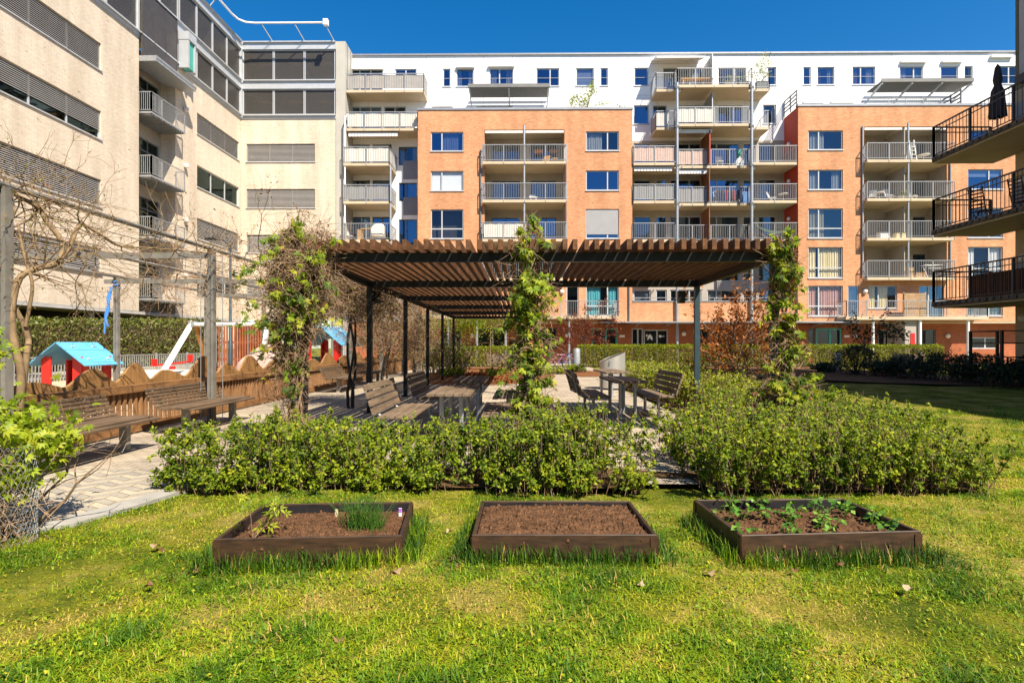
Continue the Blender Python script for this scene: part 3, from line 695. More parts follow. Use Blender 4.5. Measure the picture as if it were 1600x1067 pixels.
# ---- centre balcony stack (stepped fronts)
x = lambda p, Y: fx(p, Y)
for li, Ys, Ym, pl, pr in ((0, 42.6, 41.9, 1025, 1202), (1, 42.6, 41.9, 1025, 1202), (2, 41.9, 42.65, 989.5, 1246), (3, 41.9, 42.65, 989.5, 1246), (4, 41.9, 42.65, 989.5, 1246)):
    xl, xa, xb, xr = x(pl, Ys), x(1057, 42), x(1174, 42), x(pr, Ys)
    if li >= 2: xl = max(xl, XB(988)+0.02); xr = min(xr, XB(1247)-0.03)
    pts = [(xl, YW-0.01), (xl, Ys), (xa, Ys), (xa, Ym), (xb, Ym), (xb, Ys), (xr, Ys), (xr, YW-0.01)]
    cl = []
    if li == 1: cl = [((xl+.05, Ys), (xl+(xa-xl)*.72, Ys), 'cloth_white', .1, 1.1), ((xl, YW-.2), (xl, Ys), 'cloth_pink', .1, 1.1), ((xa+.1, Ym), (xa+(xb-xa)*.48, Ym), 'cloth_white', .1, 1.12)]
    if li == 2: cl = [((xl+.05, Ys), (xa-.05, Ys), 'cloth_pink', .1, 1.12), ((xa+.05, Ym), (xa+(xb-xa)*.46, Ym), 'cloth_pink', .08, 1.12)]
    if li == 3: cl = [((xl+.05, Ys), (xa-.05, Ys), 'panel_grey', .12, 1.1), ((xa+.05, Ym), (xa+(xb-xa)*.46, Ym), 'panel_grey', .08, 1.1)]
    bo = balcony(apt, pts, LV[li], YW, railpts=pts, cloths=cl)
    zt = LV[li]+.2; xm = xa+(xb-xa)*(.5 if li < 2 else .46)
    d = MB(); mz = 2.45
    d.prism([(xm-.03, 42.3, zt+.1), (xm-.03, YW-.02, zt+.1), (xm-.03, YW-.02, zt+mz), (xm-.03, 42.3, zt+(mz if li != 1 else mz))], (0, 0, 0), (.06, 0, 0))
    d.build('divider', M['galv'] if li < 2 else M['door_wood'], bo)
    if li == 2: d = MB(); d.box(xm-.04, xm+.04, 42.2, 42.295, zt+.02, zt+mz); d.build('divider_post', M['redwall'], bo)
for px in (1057, 1173):
    d = MB(); xx = x(px, 42.0); d.lathe(xx, 41.82, [(0.105, 0.0), (0.105, LV[0]+0.3)], 14); d.build('post', M['galv'], apt, smooth=True)
    for li in range(0, 5):
        k = MB(); k.box(xx-.14, xx+.14, 41.7, 42.0, LV[li]-.14, LV[li]+.0); k.bar((xx, 41.82, LV[li]-.5), (xx+.45, 42.1, LV[li]-.06), .06, .06); k.build('bracket', M['darkframe'], apt)
# awnings, retractable casings
def awn(x0p, x1p, li, dY, mat='awning'):
    a = MB(); xa, xb = fx(x0p, dY), fx(x1p, dY); z = LV[li]-.08; a.box(xa, xb, dY-.12, dY+.12, z-.17, z)
    n = int((xb-xa)/.22)
    for k in range(n): a.box(xa+(xb-xa)*k/n+.02, xa+(xb-xa)*(k+1)/n-.02, dY-.135, dY-.122, z-.30, z-.02)
    a.build('awning_casing', M[mat], apt)
awn(990, 1050, 2, 42.2); awn(1060, 1106, 2, 42.9); awn(1060, 1112, 1, 42.4); awn(545, 622, 1, 42.8)
a = MB(); xa, xb = fx(1024, 43), fx(1100, 43); zt = zW(97)
a.prism([(xa, 42.6, zt-.55), (xa, YW-.01, zt), (xa, YW-.01, zt+.1), (xa, 42.6, zt-.43)], (0, 0, 0), (xb-xa, 0, 0)); a.build('awning', M['awning'], apt)
for (p0, p1, y, n) in ((735, 857, 155, 3), (1352, 1490, 150, 4)):       # slatted brise-soleil on the white storey
    a = MB(); xa, xb = XW(p0), XW(p1); z = zW(y)
    for k in range(9): yy = YW-.15-k*.2; a.prism([(xa, yy, z+.04), (xa, yy-.16, z+.10), (xa, yy-.16, z+.13), (xa, yy, z+.07)], (0, 0, 0), (xb-xa, 0, 0))
    a.box(xa, xb, YW-2.02, YW-1.95, z+.02, z+.28)
    so = a.build('sun_shade', M['shade_grey'], apt)
    for k in range(n):
        xx = xa+.1+(xb-xa-.2)*k/(n-1); c = MB(); c.bar((xx, YW-.02, z-.55), (xx, YW-1.95, z-.02), .09, .12); c.build('strut', M['alu'], so)
for p0, p1, y in ((1406, 1446, 101), (1470, 1502, 101), (548, 600, 107), (713, 742, 105), (763, 804, 104), (1254, 1286, 163), (1297, 1333, 163), (676, 708, 166), (1546, 1580, 83.6+10)):
    a = MB(); z = zW(y); a.box(XW(p0), XW(p1), YW-.22, YW-.002, z-.1, z+.08); a.build('awning_casing', M['awning'], apt)
# terrace fences on the brick roofs
for (x0p, x1p, yl) in ((1222, 1246, 168), (1478, 1503, 168)):
    f = MB(); xx = fx(x1p, YB)
    for k in range(4): f.bar((xx, YB+.1, zB(yl)+.35+.28*k), (xx, YW-.1, zB(yl)+.35+.28*k), .04, .10)
    for yy in (YB+.1, YB+1.1, YW-.1): f.box(xx-.04, xx+.04, yy-.04, yy+.04, zB(yl), zB(yl)+1.25)
    f.build('terrace_fence', M['darkframe'], apt)
f = MB(); railing(f, [(XB(1395), YB+.5), (XB(1478), YB+.5)], zB(168.5), zB(168.5)+.75); f.build('terrace_railing', M['rail'], apt)
# ---- first floor brick parapet in the centre, canopy, ground floor
w = MB(); hs = []
wall(w, mB, XB(988)+.003, XB(1247)-.006, 3.12, zB(472), [], .1); w.build('brick_parapet', M['orange_brick'], apt)
w = MB(); w.box(XB(988)+.003, XB(1247)-.006, YB-.04, YB+.2, zB(472)+.002, zB(470)); w.build('parapet_cap', M['zinc'], apt)
w = MB(); w.box(XB(988)+.01, XB(1247)-.01, YB+.205, YW-.01, 3.15, 3.35); w.build('terrace_slab', M['soffit'], apt)
w = MB(); railing(w, [(XB(988)+.1, YB+.1), (XB(1247)-.1, YB+.1)], zB(470)-.1, zB(470)+.22, sp=3.0, st=3.0); w.build('railing', M['rail'], apt)
YG = YB+1.0; mG = mapy(YG)
gh = [(690, 720, 512, 560, 'd'), (745, 790, 512, 545, 'w'), (925, 965, 513, 560, 't'), (987, 1005, 513, 560, 'w'), (1006, 1044, 515, 560, 'g'), (1093, 1107, 512, 560, 'd'), (1120, 1150, 513, 550, 'w'),
      (1263, 1274, 513, 560, 'd'), (1275, 1316, 513, 560, 't'), (1372, 1393, 515, 560, 'w'), (1440, 1462, 515, 560, 'd'), (1516, 1560, 527, 545, 'w'), (830, 870, 512, 545, 'd')]
hs = []
for a, b, y0, y1, k in gh: hs.append((fx(a, YG), fx(b, YG), max(.02, EYE+(CY-y1)*YG/FPX), EYE+(CY-y0)*YG/FPX, k))
w = MB(); wall(w, mG, XL, XR_, 0, 3.11, hs, .12); w.build('ground_floor_wall', M['red_brick'], apt)
for a, b, c, d, k in hs:
    fr = {'t': 'teal_door', 'g': 'alu'}.get(k, 'darkframe' if k == 'd' else 'winframe')
    o = win(apt, mG, a, b, c, d, [.55] if k in 'tgw' else [], [], frame=fr, glass='glass_clear', fw=.13 if k == 't' else .09, sill=False, name='entrance_door' if k in 'tg' else ('glazed_door' if k == 'd' else 'window'))
    if k == 'g':      # white window stickers on the glass door
        s = MB(); yy = YG+.075
        def P(px, py): v = aty(px, py, yy); return (v.x, yy, v.z)
        for ol in ([(1011, 531), (1013, 524), (1016, 522), (1019, 526), (1020, 531), (1017.5, 531), (1016.5, 528.5), (1014, 528.5), (1013, 531)], [(1009, 524), (1011, 521.5), (1012, 524), (1010.5, 527)],
                   [(1029, 524), (1033, 523), (1034, 527), (1030, 527.5)], [(1034.5, 525), (1038, 524.5), (1038, 525.7), (1034.5, 526.2)]):
            s.prism([P(*q) for q in ol], (0, 0, 0), (0, -.004, 0))
        s.build('window_sticker', M['white_paint'], o)
w = MB(); zc = 3.0; w.box(XB(935), XB(1330), YB-1.15, YG-.003, zc, zc+.09); co = w.build('canopy', M['galv'], apt)
for px in range(950, 1330, 47): c = MB(); c.bar((XB(px), YB-1.1, zc+.05), (XB(px), YG-.01, zc-.18), .07, .12); c.build('bracket', M['galv'], co)
w = MB(); w.box(XB(640), XB(962), YB-1.4, YB-.005, LV[6]+.02, LV[6]+.22); lb = w.build('balcony', M['soffit'], apt)
r = MB(); railing(r, [(XB(645), YB-1.35), (XB(960), YB-1.35), (XB(960), YB-.05)], LV[6]+.22, LV[6]+1.3); r.build('railing', M['rail'], lb)
for px in (700, 745, 790, 840, 889): p = MB(); p.lathe(fx(px, YB-1.2), YB-1.2, [(.09, 0), (.09, LV[6])], 12); p.build('post', M['galv'], lb, smooth=True)
YT = YB-1.3
w = MB(); w.box(fx(1322, YT), fx(1545, YT), YT, YB-.005, LV[6]-.05, LV[6]+.17); tb = w.build('balcony', M['soffit'], apt)
r = MB(); railing(r, [(fx(1322, YT)+.05, YB-.1), (fx(1322, YT)+.05, YT+.05), (fx(1545, YT)-.05, YT+.05), (fx(1545, YT)-.05, YB-.1)], LV[6]+.17, LV[6]+1.3); r.build('railing', M['rail'], tb)
for px in (1364, 1437.5, 1512.5): p = MB(); p.lathe(fx(px, YT+.2), YT+.2, [(.10, 0), (.10, LV[6]-.05)], 12); p.build('post', M['white_paint'], tb, smooth=True)
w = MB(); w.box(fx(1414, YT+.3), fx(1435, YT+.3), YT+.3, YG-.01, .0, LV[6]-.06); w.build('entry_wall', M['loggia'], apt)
w = MB(); w.box(fx(1422.5, YT+.29), fx(1429.5, YT+.29), YT+.27, YT+.297, .7, 2.25); w.build('red_door_panel', pm('red_paint', (.5, .015, .015), .5), apt)
for px, py in ((1068, 521.5), (1336, 525), (1480, 525), (738, 524), (886, 524)): wall_lamp(fx(px, YG), YG, EYE+(CY-py)*YG/FPX, 'y', .17)
w = MB(); w.box(fx(968, YG), fx(976, YG), YG-.03, YG-.002, EYE+(CY-527)*YG/FPX, EYE+(CY-523.5)*YG/FPX); w.box(fx(1319, YG), fx(1327, YG), YG-.03, YG-.002, EYE+(CY-527)*YG/FPX, EYE+(CY-524)*YG/FPX); w.build('number_plate', M['white_paint'], apt)
for px, y0, y1 in ((982.5, 440, 503), (1245, 440, 503), (1347, 200, 432), (1484, 255, 432), (751, 235, 440), (884, 255, 440)):
    d = MB(); z1 = zB(y0); z0 = zB(y1); d.tube([(XB(px), YB-.08, z0), (XB(px), YB-.08, z1)], .055, 8); d.build('downpipe', M['darkframe'] if px < 1340 else M['rail'], apt, smooth=True)
w = MB(); xa, xb = fx(1413, YT+.4), fx(1447, YT+.4)
for k in range(16): w.box(xa, xb, YT+.4, YT+.44, 3.45+k*.105, 3.45+k*.105+.09)
for xx in (xa, xb): w.box(xx-.04, xx+.04, YT+.445, YT+.52, 3.42, 5.2)
w.build('slatted_screen', woodmat('slat_screen', (.36, .24, .13), .25, 0), apt)

# ------------------------------------------------------------------ block across the courtyard, mirrored in the lower windows
ob = thing('opposite_block', 'shaded apartment block behind the viewpoint, mirrored in the lower brick house windows', 'building', (0, -34, 0))
w = MB(); w.box(-30, 30, -44, -34, 0, 23); w.build('rendered_wall', M['render_tan'], ob)
for zf in range(7):
    for k in range(12): w = MB(); w.box(-28+k*4.7, -26.0+k*4.7, -33.995, -33.95, 1.0+zf*3, 2.6+zf*3); w.build('window', M['interior'], ob)
w = MB(); w.box(-30.4, 30.4, -44.4, -33.6, 23.003, 23.3); w.build('roof', M['zinc'], ob)

# ------------------------------------------------------------------ pale rendered block at the right edge with black balconies
XRB = 18.4; YRE = 21.4; HR = 17.3
rb = thing('residential_block', 'tan rendered block at the right edge with dark slab balconies and black railings', 'building', (XRB, 15.0, 0))
mR = mapxn(XRB)
hs = []
for z in (2.95, 5.8, 8.65): hs += [(-20.6, -19.6, z+.25, z+2.35), (-18.4, -16.4, z+.25, z+2.35)]
w = MB(); wall(w, mR, -YRE, 4.0, 0, 10.9, hs, .12)
w.quad((XRB, YRE, 0), (XRB+10, YRE, 0), (XRB+10, YRE, HR), (XRB, YRE, HR)); w.quad((XRB, -4, 0), (XRB+10, -4, 0), (XRB+10, -4, HR), (XRB, -4, HR))
w.build('rendered_wall', M['render_tan'], rb)
for h in hs: win(rb, mR, h[0], h[1], h[2], h[3], [.5] if h[1]-h[0] > 1.5 else [], (), frame='darkframe', sill=False, name='glazed_door')
w = MB(); w.box(XRB-.16, XRB+1, -4, YRE-.35, 11.15, HR); w.build('upper_wall', M['render_grey'], rb)
w = MB(); w.box(XRB-.5, XRB+.9, 0, YRE-.55, 10.9, 11.147); w.build('dark_soffit_beam', M['blackrail'], rb)
w = MB(); w.box(XRB-.3, XRB+10, -4, YRE+.1, HR+.003, HR+.2); w.build('roof', M['zinc'], rb)
for i, z in enumerate((8.5, 5.66, 2.86)):
    xi, y0, y1 = 16.1, 15.2, 22.4
    b = MB(); b.prism([(xi, y0, 0), (XRB-.01, y0, 0), (XRB-.01, y1, 0), (xi, y1, 0)], (0, 0, z), (0, 0, z+.22)); bo = b.build('balcony', M['render_tan'], rb)
    b = MB(); b.box(xi-.04, xi-.002, y0, y1+.02, z+.05, z+.24); b.box(xi-.04, XRB, y1+.003, y1+.04, z+.05, z+.24)
    for k in range(24): b.box(xi-.09, xi-.042, y0+.1+k*.3, y0+.28+k*.3, z+.10, z+.2)
    b.build('slab_edge', M['weathered_edge'] if 'weathered_edge' in M else pm('weathered_edge', (.10, .08, .06), .8, .4, 4), bo)
    r = MB(); railing(r, [(XRB-.1, y1), (xi, y1), (xi, y0)], z+.22, z+1.42, sp=.16, bar=.016, st=1.75, rail=.05, stm=.07)
    r.bar((xi, y0, z+1.22), (xi, y1, z+1.22), .03, .03); r.bar((xi, y1, z+1.22), (XRB-.1, y1, z+1.22), .03, .03); r.build('railing', M['blackrail'], bo)
    p = MB(); p.box(XRB-.9, XRB-.86, y0, 20.4, z+.24, z+1.46); p.build('side_panel', M['panel_grey'], bo)
for z in (2.4+2.2, 2.4+5.0, 2.4): l = MB(); l.sphere((XRB-.09, 20.95, z), .16, 12, 8); l.box(XRB-.08, XRB-.001, 20.9, 21.0, z-.05, z+.05); l.build('wall_lamp', M['lamp_white'], rb, smooth=True)
# ------------------------------------------------------------------ world and sun
SUN = Vector((1.0, -1.3, 2.0)).normalized()
wd = bpy.data.worlds.new('World'); SC.world = wd; wd.use_nodes = True
nt = wd.node_tree; bg = nt.nodes['Background']
sky = nt.nodes.new('ShaderNodeTexSky'); sky.sky_type = 'NISHITA'; sky.sun_disc = False
sky.sun_elevation = math.asin(SUN.z); sky.sun_rotation = math.atan2(SUN.x, SUN.y)
sky.altitude = 300; sky.air_density = 1.0; sky.dust_density = 0.7; sky.ozone_density = 3.0
hs_ = nt.nodes.new('ShaderNodeHueSaturation'); hs_.inputs['Saturation'].default_value = 1.42
nt.links.new(sky.outputs[0], hs_.inputs['Color']); nt.links.new(hs_.outputs[0], bg.inputs[0]); bg.inputs[1].default_value = 0.08
sl = bpy.data.lights.new('sun', 'SUN'); sl.energy = 5.0; sl.angle = math.radians(0.5); sl.color = (1.0, 0.89, 0.73)
so = bpy.data.objects.new('sun', sl); COL.objects.link(so); so.rotation_euler = (-SUN).to_track_quat('-Z', 'Y').to_euler(); so.location = (30, -30, 60)
vs = SC.view_settings; vs.view_transform = 'Standard'; vs.look = 'None'; vs.exposure = 1.12; vs.gamma = 1; vs.use_curve_mapping = False
SC.cycles.max_bounces = 8; SC.cycles.transparent_max_bounces = 12; SC.cycles.diffuse_bounces = 3; SC.cycles.glossy_bounces = 3
SC.cycles.sample_clamp_indirect = 8
try: SC.cycles.use_denoising = True
except Exception: pass

# ------------------------------------------------------------------ ground sheets
def sheet(name, outline, z, mat, label=None, kind='structure', holes=None):
    mb = MB(); mb.add([(p[0], p[1], z) for p in outline], [tuple(range(len(outline)))]); o = mb.build(name, mat); o['kind'] = kind; return o
def lawnmat():
    m, nt, b = new_mat('lawn'); co = objco(nt)
    n1 = noise(nt, co, 1.1, 5, 0.6); n2 = noise(nt, co, 9, 5, 0.6); n3 = noise(nt, co, 70, 3)
    c = ramp(nt, n1, [(0.32, (0.05, 0.08, 0.006)), (0.48, (0.15, 0.155, 0.012)), (0.62, (0.30, 0.235, 0.06))])
    c2 = ramp(nt, n2, [(0.3, (0.5, 0.62, 0.5)), (0.55, (1, 1, 1)), (0.75, (1.25, 1.05, 0.9))])
    c3 = ramp(nt, n3, [(0.3, (0.45,)*3), (0.6, (1.1,)*3)])
    nt.links.new(mixc(nt, 1, mixc(nt, 1, c, c2, 'MULTIPLY'), c3, 'MULTIPLY'), b.inputs['Base Color']); b.inputs['Roughness'].default_value = 0.95; b.inputs['Specular IOR Level'].default_value = 0.1
    bump(nt, b, n3, 0.8, 0.02); return m
def pavemat(name, cols, bw, bh, mortar, rot=0.0, zig=False, ms=0.006):
    m, nt, b = new_mat(name); co = objco(nt)
    mp = N(nt, 'ShaderNodeMapping'); mp.inputs['Rotation'].default_value = (0, 0, rot); nt.links.new(co, mp.inputs[0]); v = mp.outputs[0]
    if zig:
        sx = N(nt, 'ShaderNodeSeparateXYZ'); nt.links.new(v, sx.inputs[0])
        pp = N(nt, 'ShaderNodeMath', operation='PINGPONG'); nt.links.new(sx.outputs[0], pp.inputs[0]); pp.inputs[1].default_value = 0.17
        ma = N(nt, 'ShaderNodeMath', operation='MULTIPLY_ADD'); nt.links.new(pp.outputs[0], ma.inputs[0]); ma.inputs[1].default_value = 0.75; nt.links.new(sx.outputs[1], ma.inputs[2])
        cb = N(nt, 'ShaderNodeCombineXYZ'); nt.links.new(sx.outputs[0], cb.inputs[0]); nt.links.new(ma.outputs[0], cb.inputs[1]); v = cb.outputs[0]
    br = N(nt, 'ShaderNodeTexBrick'); nt.links.new(v, br.inputs['Vector']); br.inputs['Scale'].default_value = 1
    br.inputs['Brick Width'].default_value = bw; br.inputs['Row Height'].default_value = bh; br.inputs['Mortar Size'].default_value = ms
    br.inputs['Mortar Smooth'].default_value = 0.4; br.inputs['Bias'].default_value = 0.0
    br.inputs['Color1'].default_value = rgb(cols[0]); br.inputs['Color2'].default_value = rgb(cols[1]); br.inputs['Mortar'].default_value = rgb(mortar)
    n1 = noise(nt, co, 1.3, 5, 0.65); n2 = noise(nt, co, 40, 3)
    bc = br.outputs['Color']
    if zig:
        dv = N(nt, 'ShaderNodeMath', operation='DIVIDE'); s2 = N(nt, 'ShaderNodeSeparateXYZ'); nt.links.new(v, s2.inputs[0]); nt.links.new(s2.outputs[1], dv.inputs[0]); dv.inputs[1].default_value = bh
        fl_ = N(nt, 'ShaderNodeMath', operation='FLOOR'); nt.links.new(dv.outputs[0], fl_.inputs[0]); md = N(nt, 'ShaderNodeMath', operation='FLOORED_MODULO'); nt.links.new(fl_.outputs[0], md.inputs[0]); md.inputs[1].default_value = 2
        bc = mixc(nt, 0.75, bc, mixc(nt, md.outputs[0], (.29, .27, .24), (.44, .385, .295))); bc = mixc(nt, br.outputs['Fac'], bc, mortar)
    c = mixc(nt, 1, bc, ramp(nt, n1, [(0.3, (0.72, 0.72, 0.70)), (0.65, (1.1, 1.08, 1.02))]), 'MULTIPLY')
    c = mixc(nt, 1, c, ramp(nt, n2, [(0.3, (0.85,)*3), (0.7, (1.1,)*3)]), 'MULTIPLY')
    nt.links.new(c, b.inputs['Base Color']); b.inputs['Roughness'].default_value = 0.9; b.inputs['Specular IOR Level'].default_value = 0.2
    bump(nt, b, br.outputs['Fac'], 0.6, -0.006); return m
def soilmat(name, c0, c1, sc=18, b_=1.0):
    m, nt, b = new_mat(name); co = objco(nt); n1 = noise(nt, co, sc, 8, 0.7); n2 = noise(nt, co, sc*4, 4, 0.7)
    c = ramp(nt, n1, [(0.3, c0), (0.7, c1)]); c = mixc(nt, 1, c, ramp(nt, n2, [(0.35, (0.55,)*3), (0.65, (1.2,)*3)]), 'MULTIPLY')
    nt.links.new(c, b.inputs['Base Color']); b.inputs['Roughness'].default_value = 0.95; b.inputs['Specular IOR Level'].default_value = 0.1
    bump(nt, b, n1, b_, 0.03); return m
MLAWN = lawnmat()
MPAVE = pavemat('clay_paving', ((0.33, 0.28, 0.22), (0.42, 0.36, 0.29)), 0.21, 0.105, (0.10, 0.08, 0.055), rot=math.radians(0))
MZIG = pavemat('zigzag_paving', ((0.30, 0.275, 0.24), (0.43, 0.375, 0.29)), 0.34, 0.115, (0.16, 0.115, 0.06), rot=math.radians(-8), zig=True)
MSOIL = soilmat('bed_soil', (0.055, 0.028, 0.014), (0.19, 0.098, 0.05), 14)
MBARK = soilmat('bark_mulch', (0.09, 0.035, 0.014), (0.27, 0.12, 0.05), 12)
MLITTER = soilmat('leaf_litter', (0.05, 0.03, 0.015), (0.17, 0.10, 0.045), 22)
MSAND = soilmat('play_sand', (0.42, 0.33, 0.22), (0.55, 0.46, 0.33), 3, 0.3)
sheet('ground', [(-120, -20), (120, -20), (120, 200), (-120, 200)], -0.02, MLAWN)
lawn = [(-9, -3), (16, -3), (16, 34), (-9, 34)]
# lawn itself: gently uneven grid
def gz(x, y): return 0.018*np.sin(x*1.3+0.6*y)+0.014*np.sin(2.1*y-x*0.9+1)
gx_, gy_ = np.meshgrid(np.linspace(-9, 18.3, 110), np.linspace(-3, 34, 140)); P = np.stack([gx_, gy_, gz(gx_, gy_)], -1).reshape(-1, 3)
nx, ny = 110, 140; idx = np.arange(nx*ny).reshape(ny, nx); F = np.stack([idx[:-1, :-1], idx[:-1, 1:], idx[1:, 1:], idx[1:, :-1]], -1).reshape(-1, 4)
lw = np_obj('lawn', P, F, MLAWN, smooth=True); lw['kind'] = 'structure'
zp = 0.045

edge = [(-6.35, 4.18), (-4.6, 4.22), (-3.95, 4.3), (-3.72, 4.5), (-3.55, 5.05), (-3.42, 5.75)]
sheet('path', edge+[(-3.3, 6.35), (-9.5, 6.35), (-6.35, 6.352), (-6.35, -2.0)][0:1]+[(-6.35, 6.35)], zp, MZIG)
sheet('paving', [(-6.35, 6.354), (1.0, 6.354), (1.1, 5.75), (1.85, 5.75), (2.35, 6.354), (3.15, 7.6), (3.1, 22), (4.2, 24.5), (4.2, 35.4), (-6.35, 35.4)], zp, MPAVE)
# concrete edging between the zigzag paving and the lawn
e = MB(); pts = edge+[(-3.30, 6.3)]
for (a, b), (c, d) in zip(pts, pts[1:]): e.add([(a, b, -.02), (a+.15, b, -.02), (c+.15, d, -.02), (c, d, -.02), (a, b, zp+.004), (a+.15, b, .026), (c+.15, d, .026), (c, d, zp+.004)], [(4, 5, 6, 7), (1, 2, 6, 5), (0, 4, 7, 3), (0, 1, 5, 4)])
eo = e.build('path_edging', pm('concrete_edging', (.26, .25, .225), .85, .12, 5, bmp=.2)); eo['kind'] = 'structure'
sheet('hedge_bed_soil', [(-3.1, 5.55), (1.2, 5.55), (1.3, 6.0), (1.75, 6.0), (1.85, 5.5), (4.4, 5.5), (4.7, 6.2), (4.9, 20), (3.3, 20), (3.2, 7.4), (2.4, 6.6), (1.75, 6.2), (1.2, 6.4), (-3.0, 6.4)], 0.052, MLITTER)
sheet('playground_sand', [(-6.4, 5), (-6.4, 35.4), (-18, 35.4), (-18, 5)], 0.03, MSAND)
sheet('mulch_bed', [(-3.2, 20), (-1, 19.6), (1.0, 21.0), (1.5, 25), (1.3, 35), (-4.5, 35), (-4.2, 24)], 0.056, MBARK)
sheet('side_bed', [(2.6, 24.5), (4.1, 24.8), (4.1, 30), (1.4, 29)], 0.058, MBARK)
sheet('forecourt', [(-20, 38.6), (46, 38.6), (46, 44), (-20, 44)], 0.02, MPAVE)
sheet('bed_and_lawn_shade', [(9.8, 24.5), (13, 21), (18.3, 18), (18.3, 35.5), (5.2, 35.5), (5.2, 28.5)], 0.05, MSOIL)  # shrub bed; its left part is a dark sheet standing in for shaded lawn

# ------------------------------------------------------------------ pergola
WOODD = woodmat('pergola_wood', (0.115, 0.050, 0.019), 0.5, 1, 0.75, 0.9)
XP0, XP1, XPM = -3.12, 3.58, 0.14; ZB_ = 2.62
ys = [8.1, 11.66, 15.26, 18.86, 22.4, 26.1]
pg = thing('pergola', 'long steel pergola with dark brown wooden rafters over the seating tables', 'pergola', (0.0, 8.1, 0.0))
nr = 47
for k in range(nr):
    xx = XP0+0.02+k*(XP1+0.1-XP0)/(nr-1); y1 = 26.5 if xx < XPM+.05 else 12.0
    j = rng.uniform(-.01, .01); y0 = 7.86+rng.uniform(-.02, .02)
    r = MB(); zz = ZB_+.135+rng.uniform(-.004, .004); r.box(xx-.034+j, xx+.034+j, y0, y1, zz, zz+.148)
    r.build('rafter', WOODD, pg, bevel=.004)
for i, y in enumerate(ys):
    x1 = XP1 if i < 2 else XPM
    b = MB(); b.box(XP0-.03, x1+.05, y-.04, y+.04, ZB_, ZB_+.13); b.build('cross_beam', M['darksteel'], pg)
for xx, y1 in ((XP0, 26.1), (XP1, 11.66), (XPM, 26.1)):
    b = MB(); b.box(xx-.035, xx+.035, 8.145, 11.615, ZB_+.004, ZB_+.12)
    if y1 > 12:
        for a, c in zip(ys[1:], ys[2:]): b.box(xx-.035, xx+.035, a+.045, c-.045, ZB_+.004, ZB_+.12)
    b.build('side_beam', M['darksteel'], pg)
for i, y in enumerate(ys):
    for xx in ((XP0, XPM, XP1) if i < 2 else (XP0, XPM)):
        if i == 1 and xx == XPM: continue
        p = MB(); p.box(xx-.05, xx+.05, y-.05, y+.05, zp, ZB_-.002); p.box(xx-.1, xx+.1, y-.1, y+.1, zp, zp+.012); p.build('post', M['petrol'] if xx > 0 else M['darksteel'], pg)  # left posts get the darker steel in place of shade under the roof
for xx in (XP0+.1, 3.3):
    b = MB(); b.box(xx-.07, xx+.07, 11.75, 11.86, 2.3, 2.55); b.build('junction_box', M['darksteel'], pg)

# ------------------------------------------------------------------ steel trellis over the path
tr = thing('steel_trellis', 'weathered steel trellis frame with long tubes and wires beside the left path', 'trellis', (-8.0, 10.2, 0.0))
XA, XBb, XM, ZT = -5.56, -10.25, -7.9, 3.06
yt = [6.06, 10.15, 14.3, 18.4, 22.5, 26.6, 30.7]
for y in yt:
    for xx in (XA, XBb):
        p = MB(); p.box(xx-.055, xx-.01, y-.05, y+.05, 0, ZT+.08); p.box(xx+.01, xx+.055, y-.05, y+.05, 0, ZT+.08); p.box(xx-.009, xx+.009, y-.03, y+.03, 0, ZT+.06)
        p.box(xx-.10, xx+.10, y-.10, y+.10, .046, .062)
        p.build('post', M['steelpost'], tr)
    b = MB(); b.box(XBb-.3, XA-.06, y-.035, y+.035, ZT-.07, ZT+.03); b.build('cross_beam', M['steelpost'], tr)
for xx in (XA, XBb, XM):
    b = MB(); b.tube([(xx, 3.0, ZT+.10), (xx, 31.5, ZT+.10)], .035, 8); b.build('long_tube', M['steelpost'], tr, smooth=True)
b = MB()
for k in range(1, 9):
    xx = XBb+(XA-XBb)*k/9
    if abs(xx-XM) > .1: b.tube([(xx, 3.0, ZT+.05), (xx, 31.5, ZT+.05)], .006, 4)
b.build('wire', M['steelpost'], tr)
for y in (10.15, 14.3): b = MB(); b.tube([(XA-.14, y-.1, .05), (XA-.14, y-.1, ZT)], .006, 5); b.tube([(XA+.17, y+.05, .05), (XA+.17, y+.05, ZT)], .006, 5); b.build('guide_wire', M['galv'], tr)
t = MB(); x0, y0 = XBb, 14.3; pts = []
for k in range(14): a = k*2*PI/7; pts.append((x0+.075*math.cos(a), y0+.075*math.sin(a), 2.88+k*.012))
t.tube(pts, .018, 6); t.tube([(x0-.08, y0-.06, 2.9), (x0-.16, y0-.1, 2.6), (x0-.13, y0-.1, 2.35), (x0-.2, y0-.12, 2.1), (x0-.15, y0-.1, 1.9)], .03, 6); t.tube([(x0-.08, y0-.06, 2.9), (x0-.1, y0-.14, 2.5), (x0-.22, y0-.1, 2.2), (x0-.24, y0-.1, 1.72)], .022, 6)
tag(t.build('blue_rope', pm('blue_rope', (.05, .22, .62), .7, .2, 30), None, smooth=True), 'frayed blue rope tied round the top of a trellis post', 'rope')

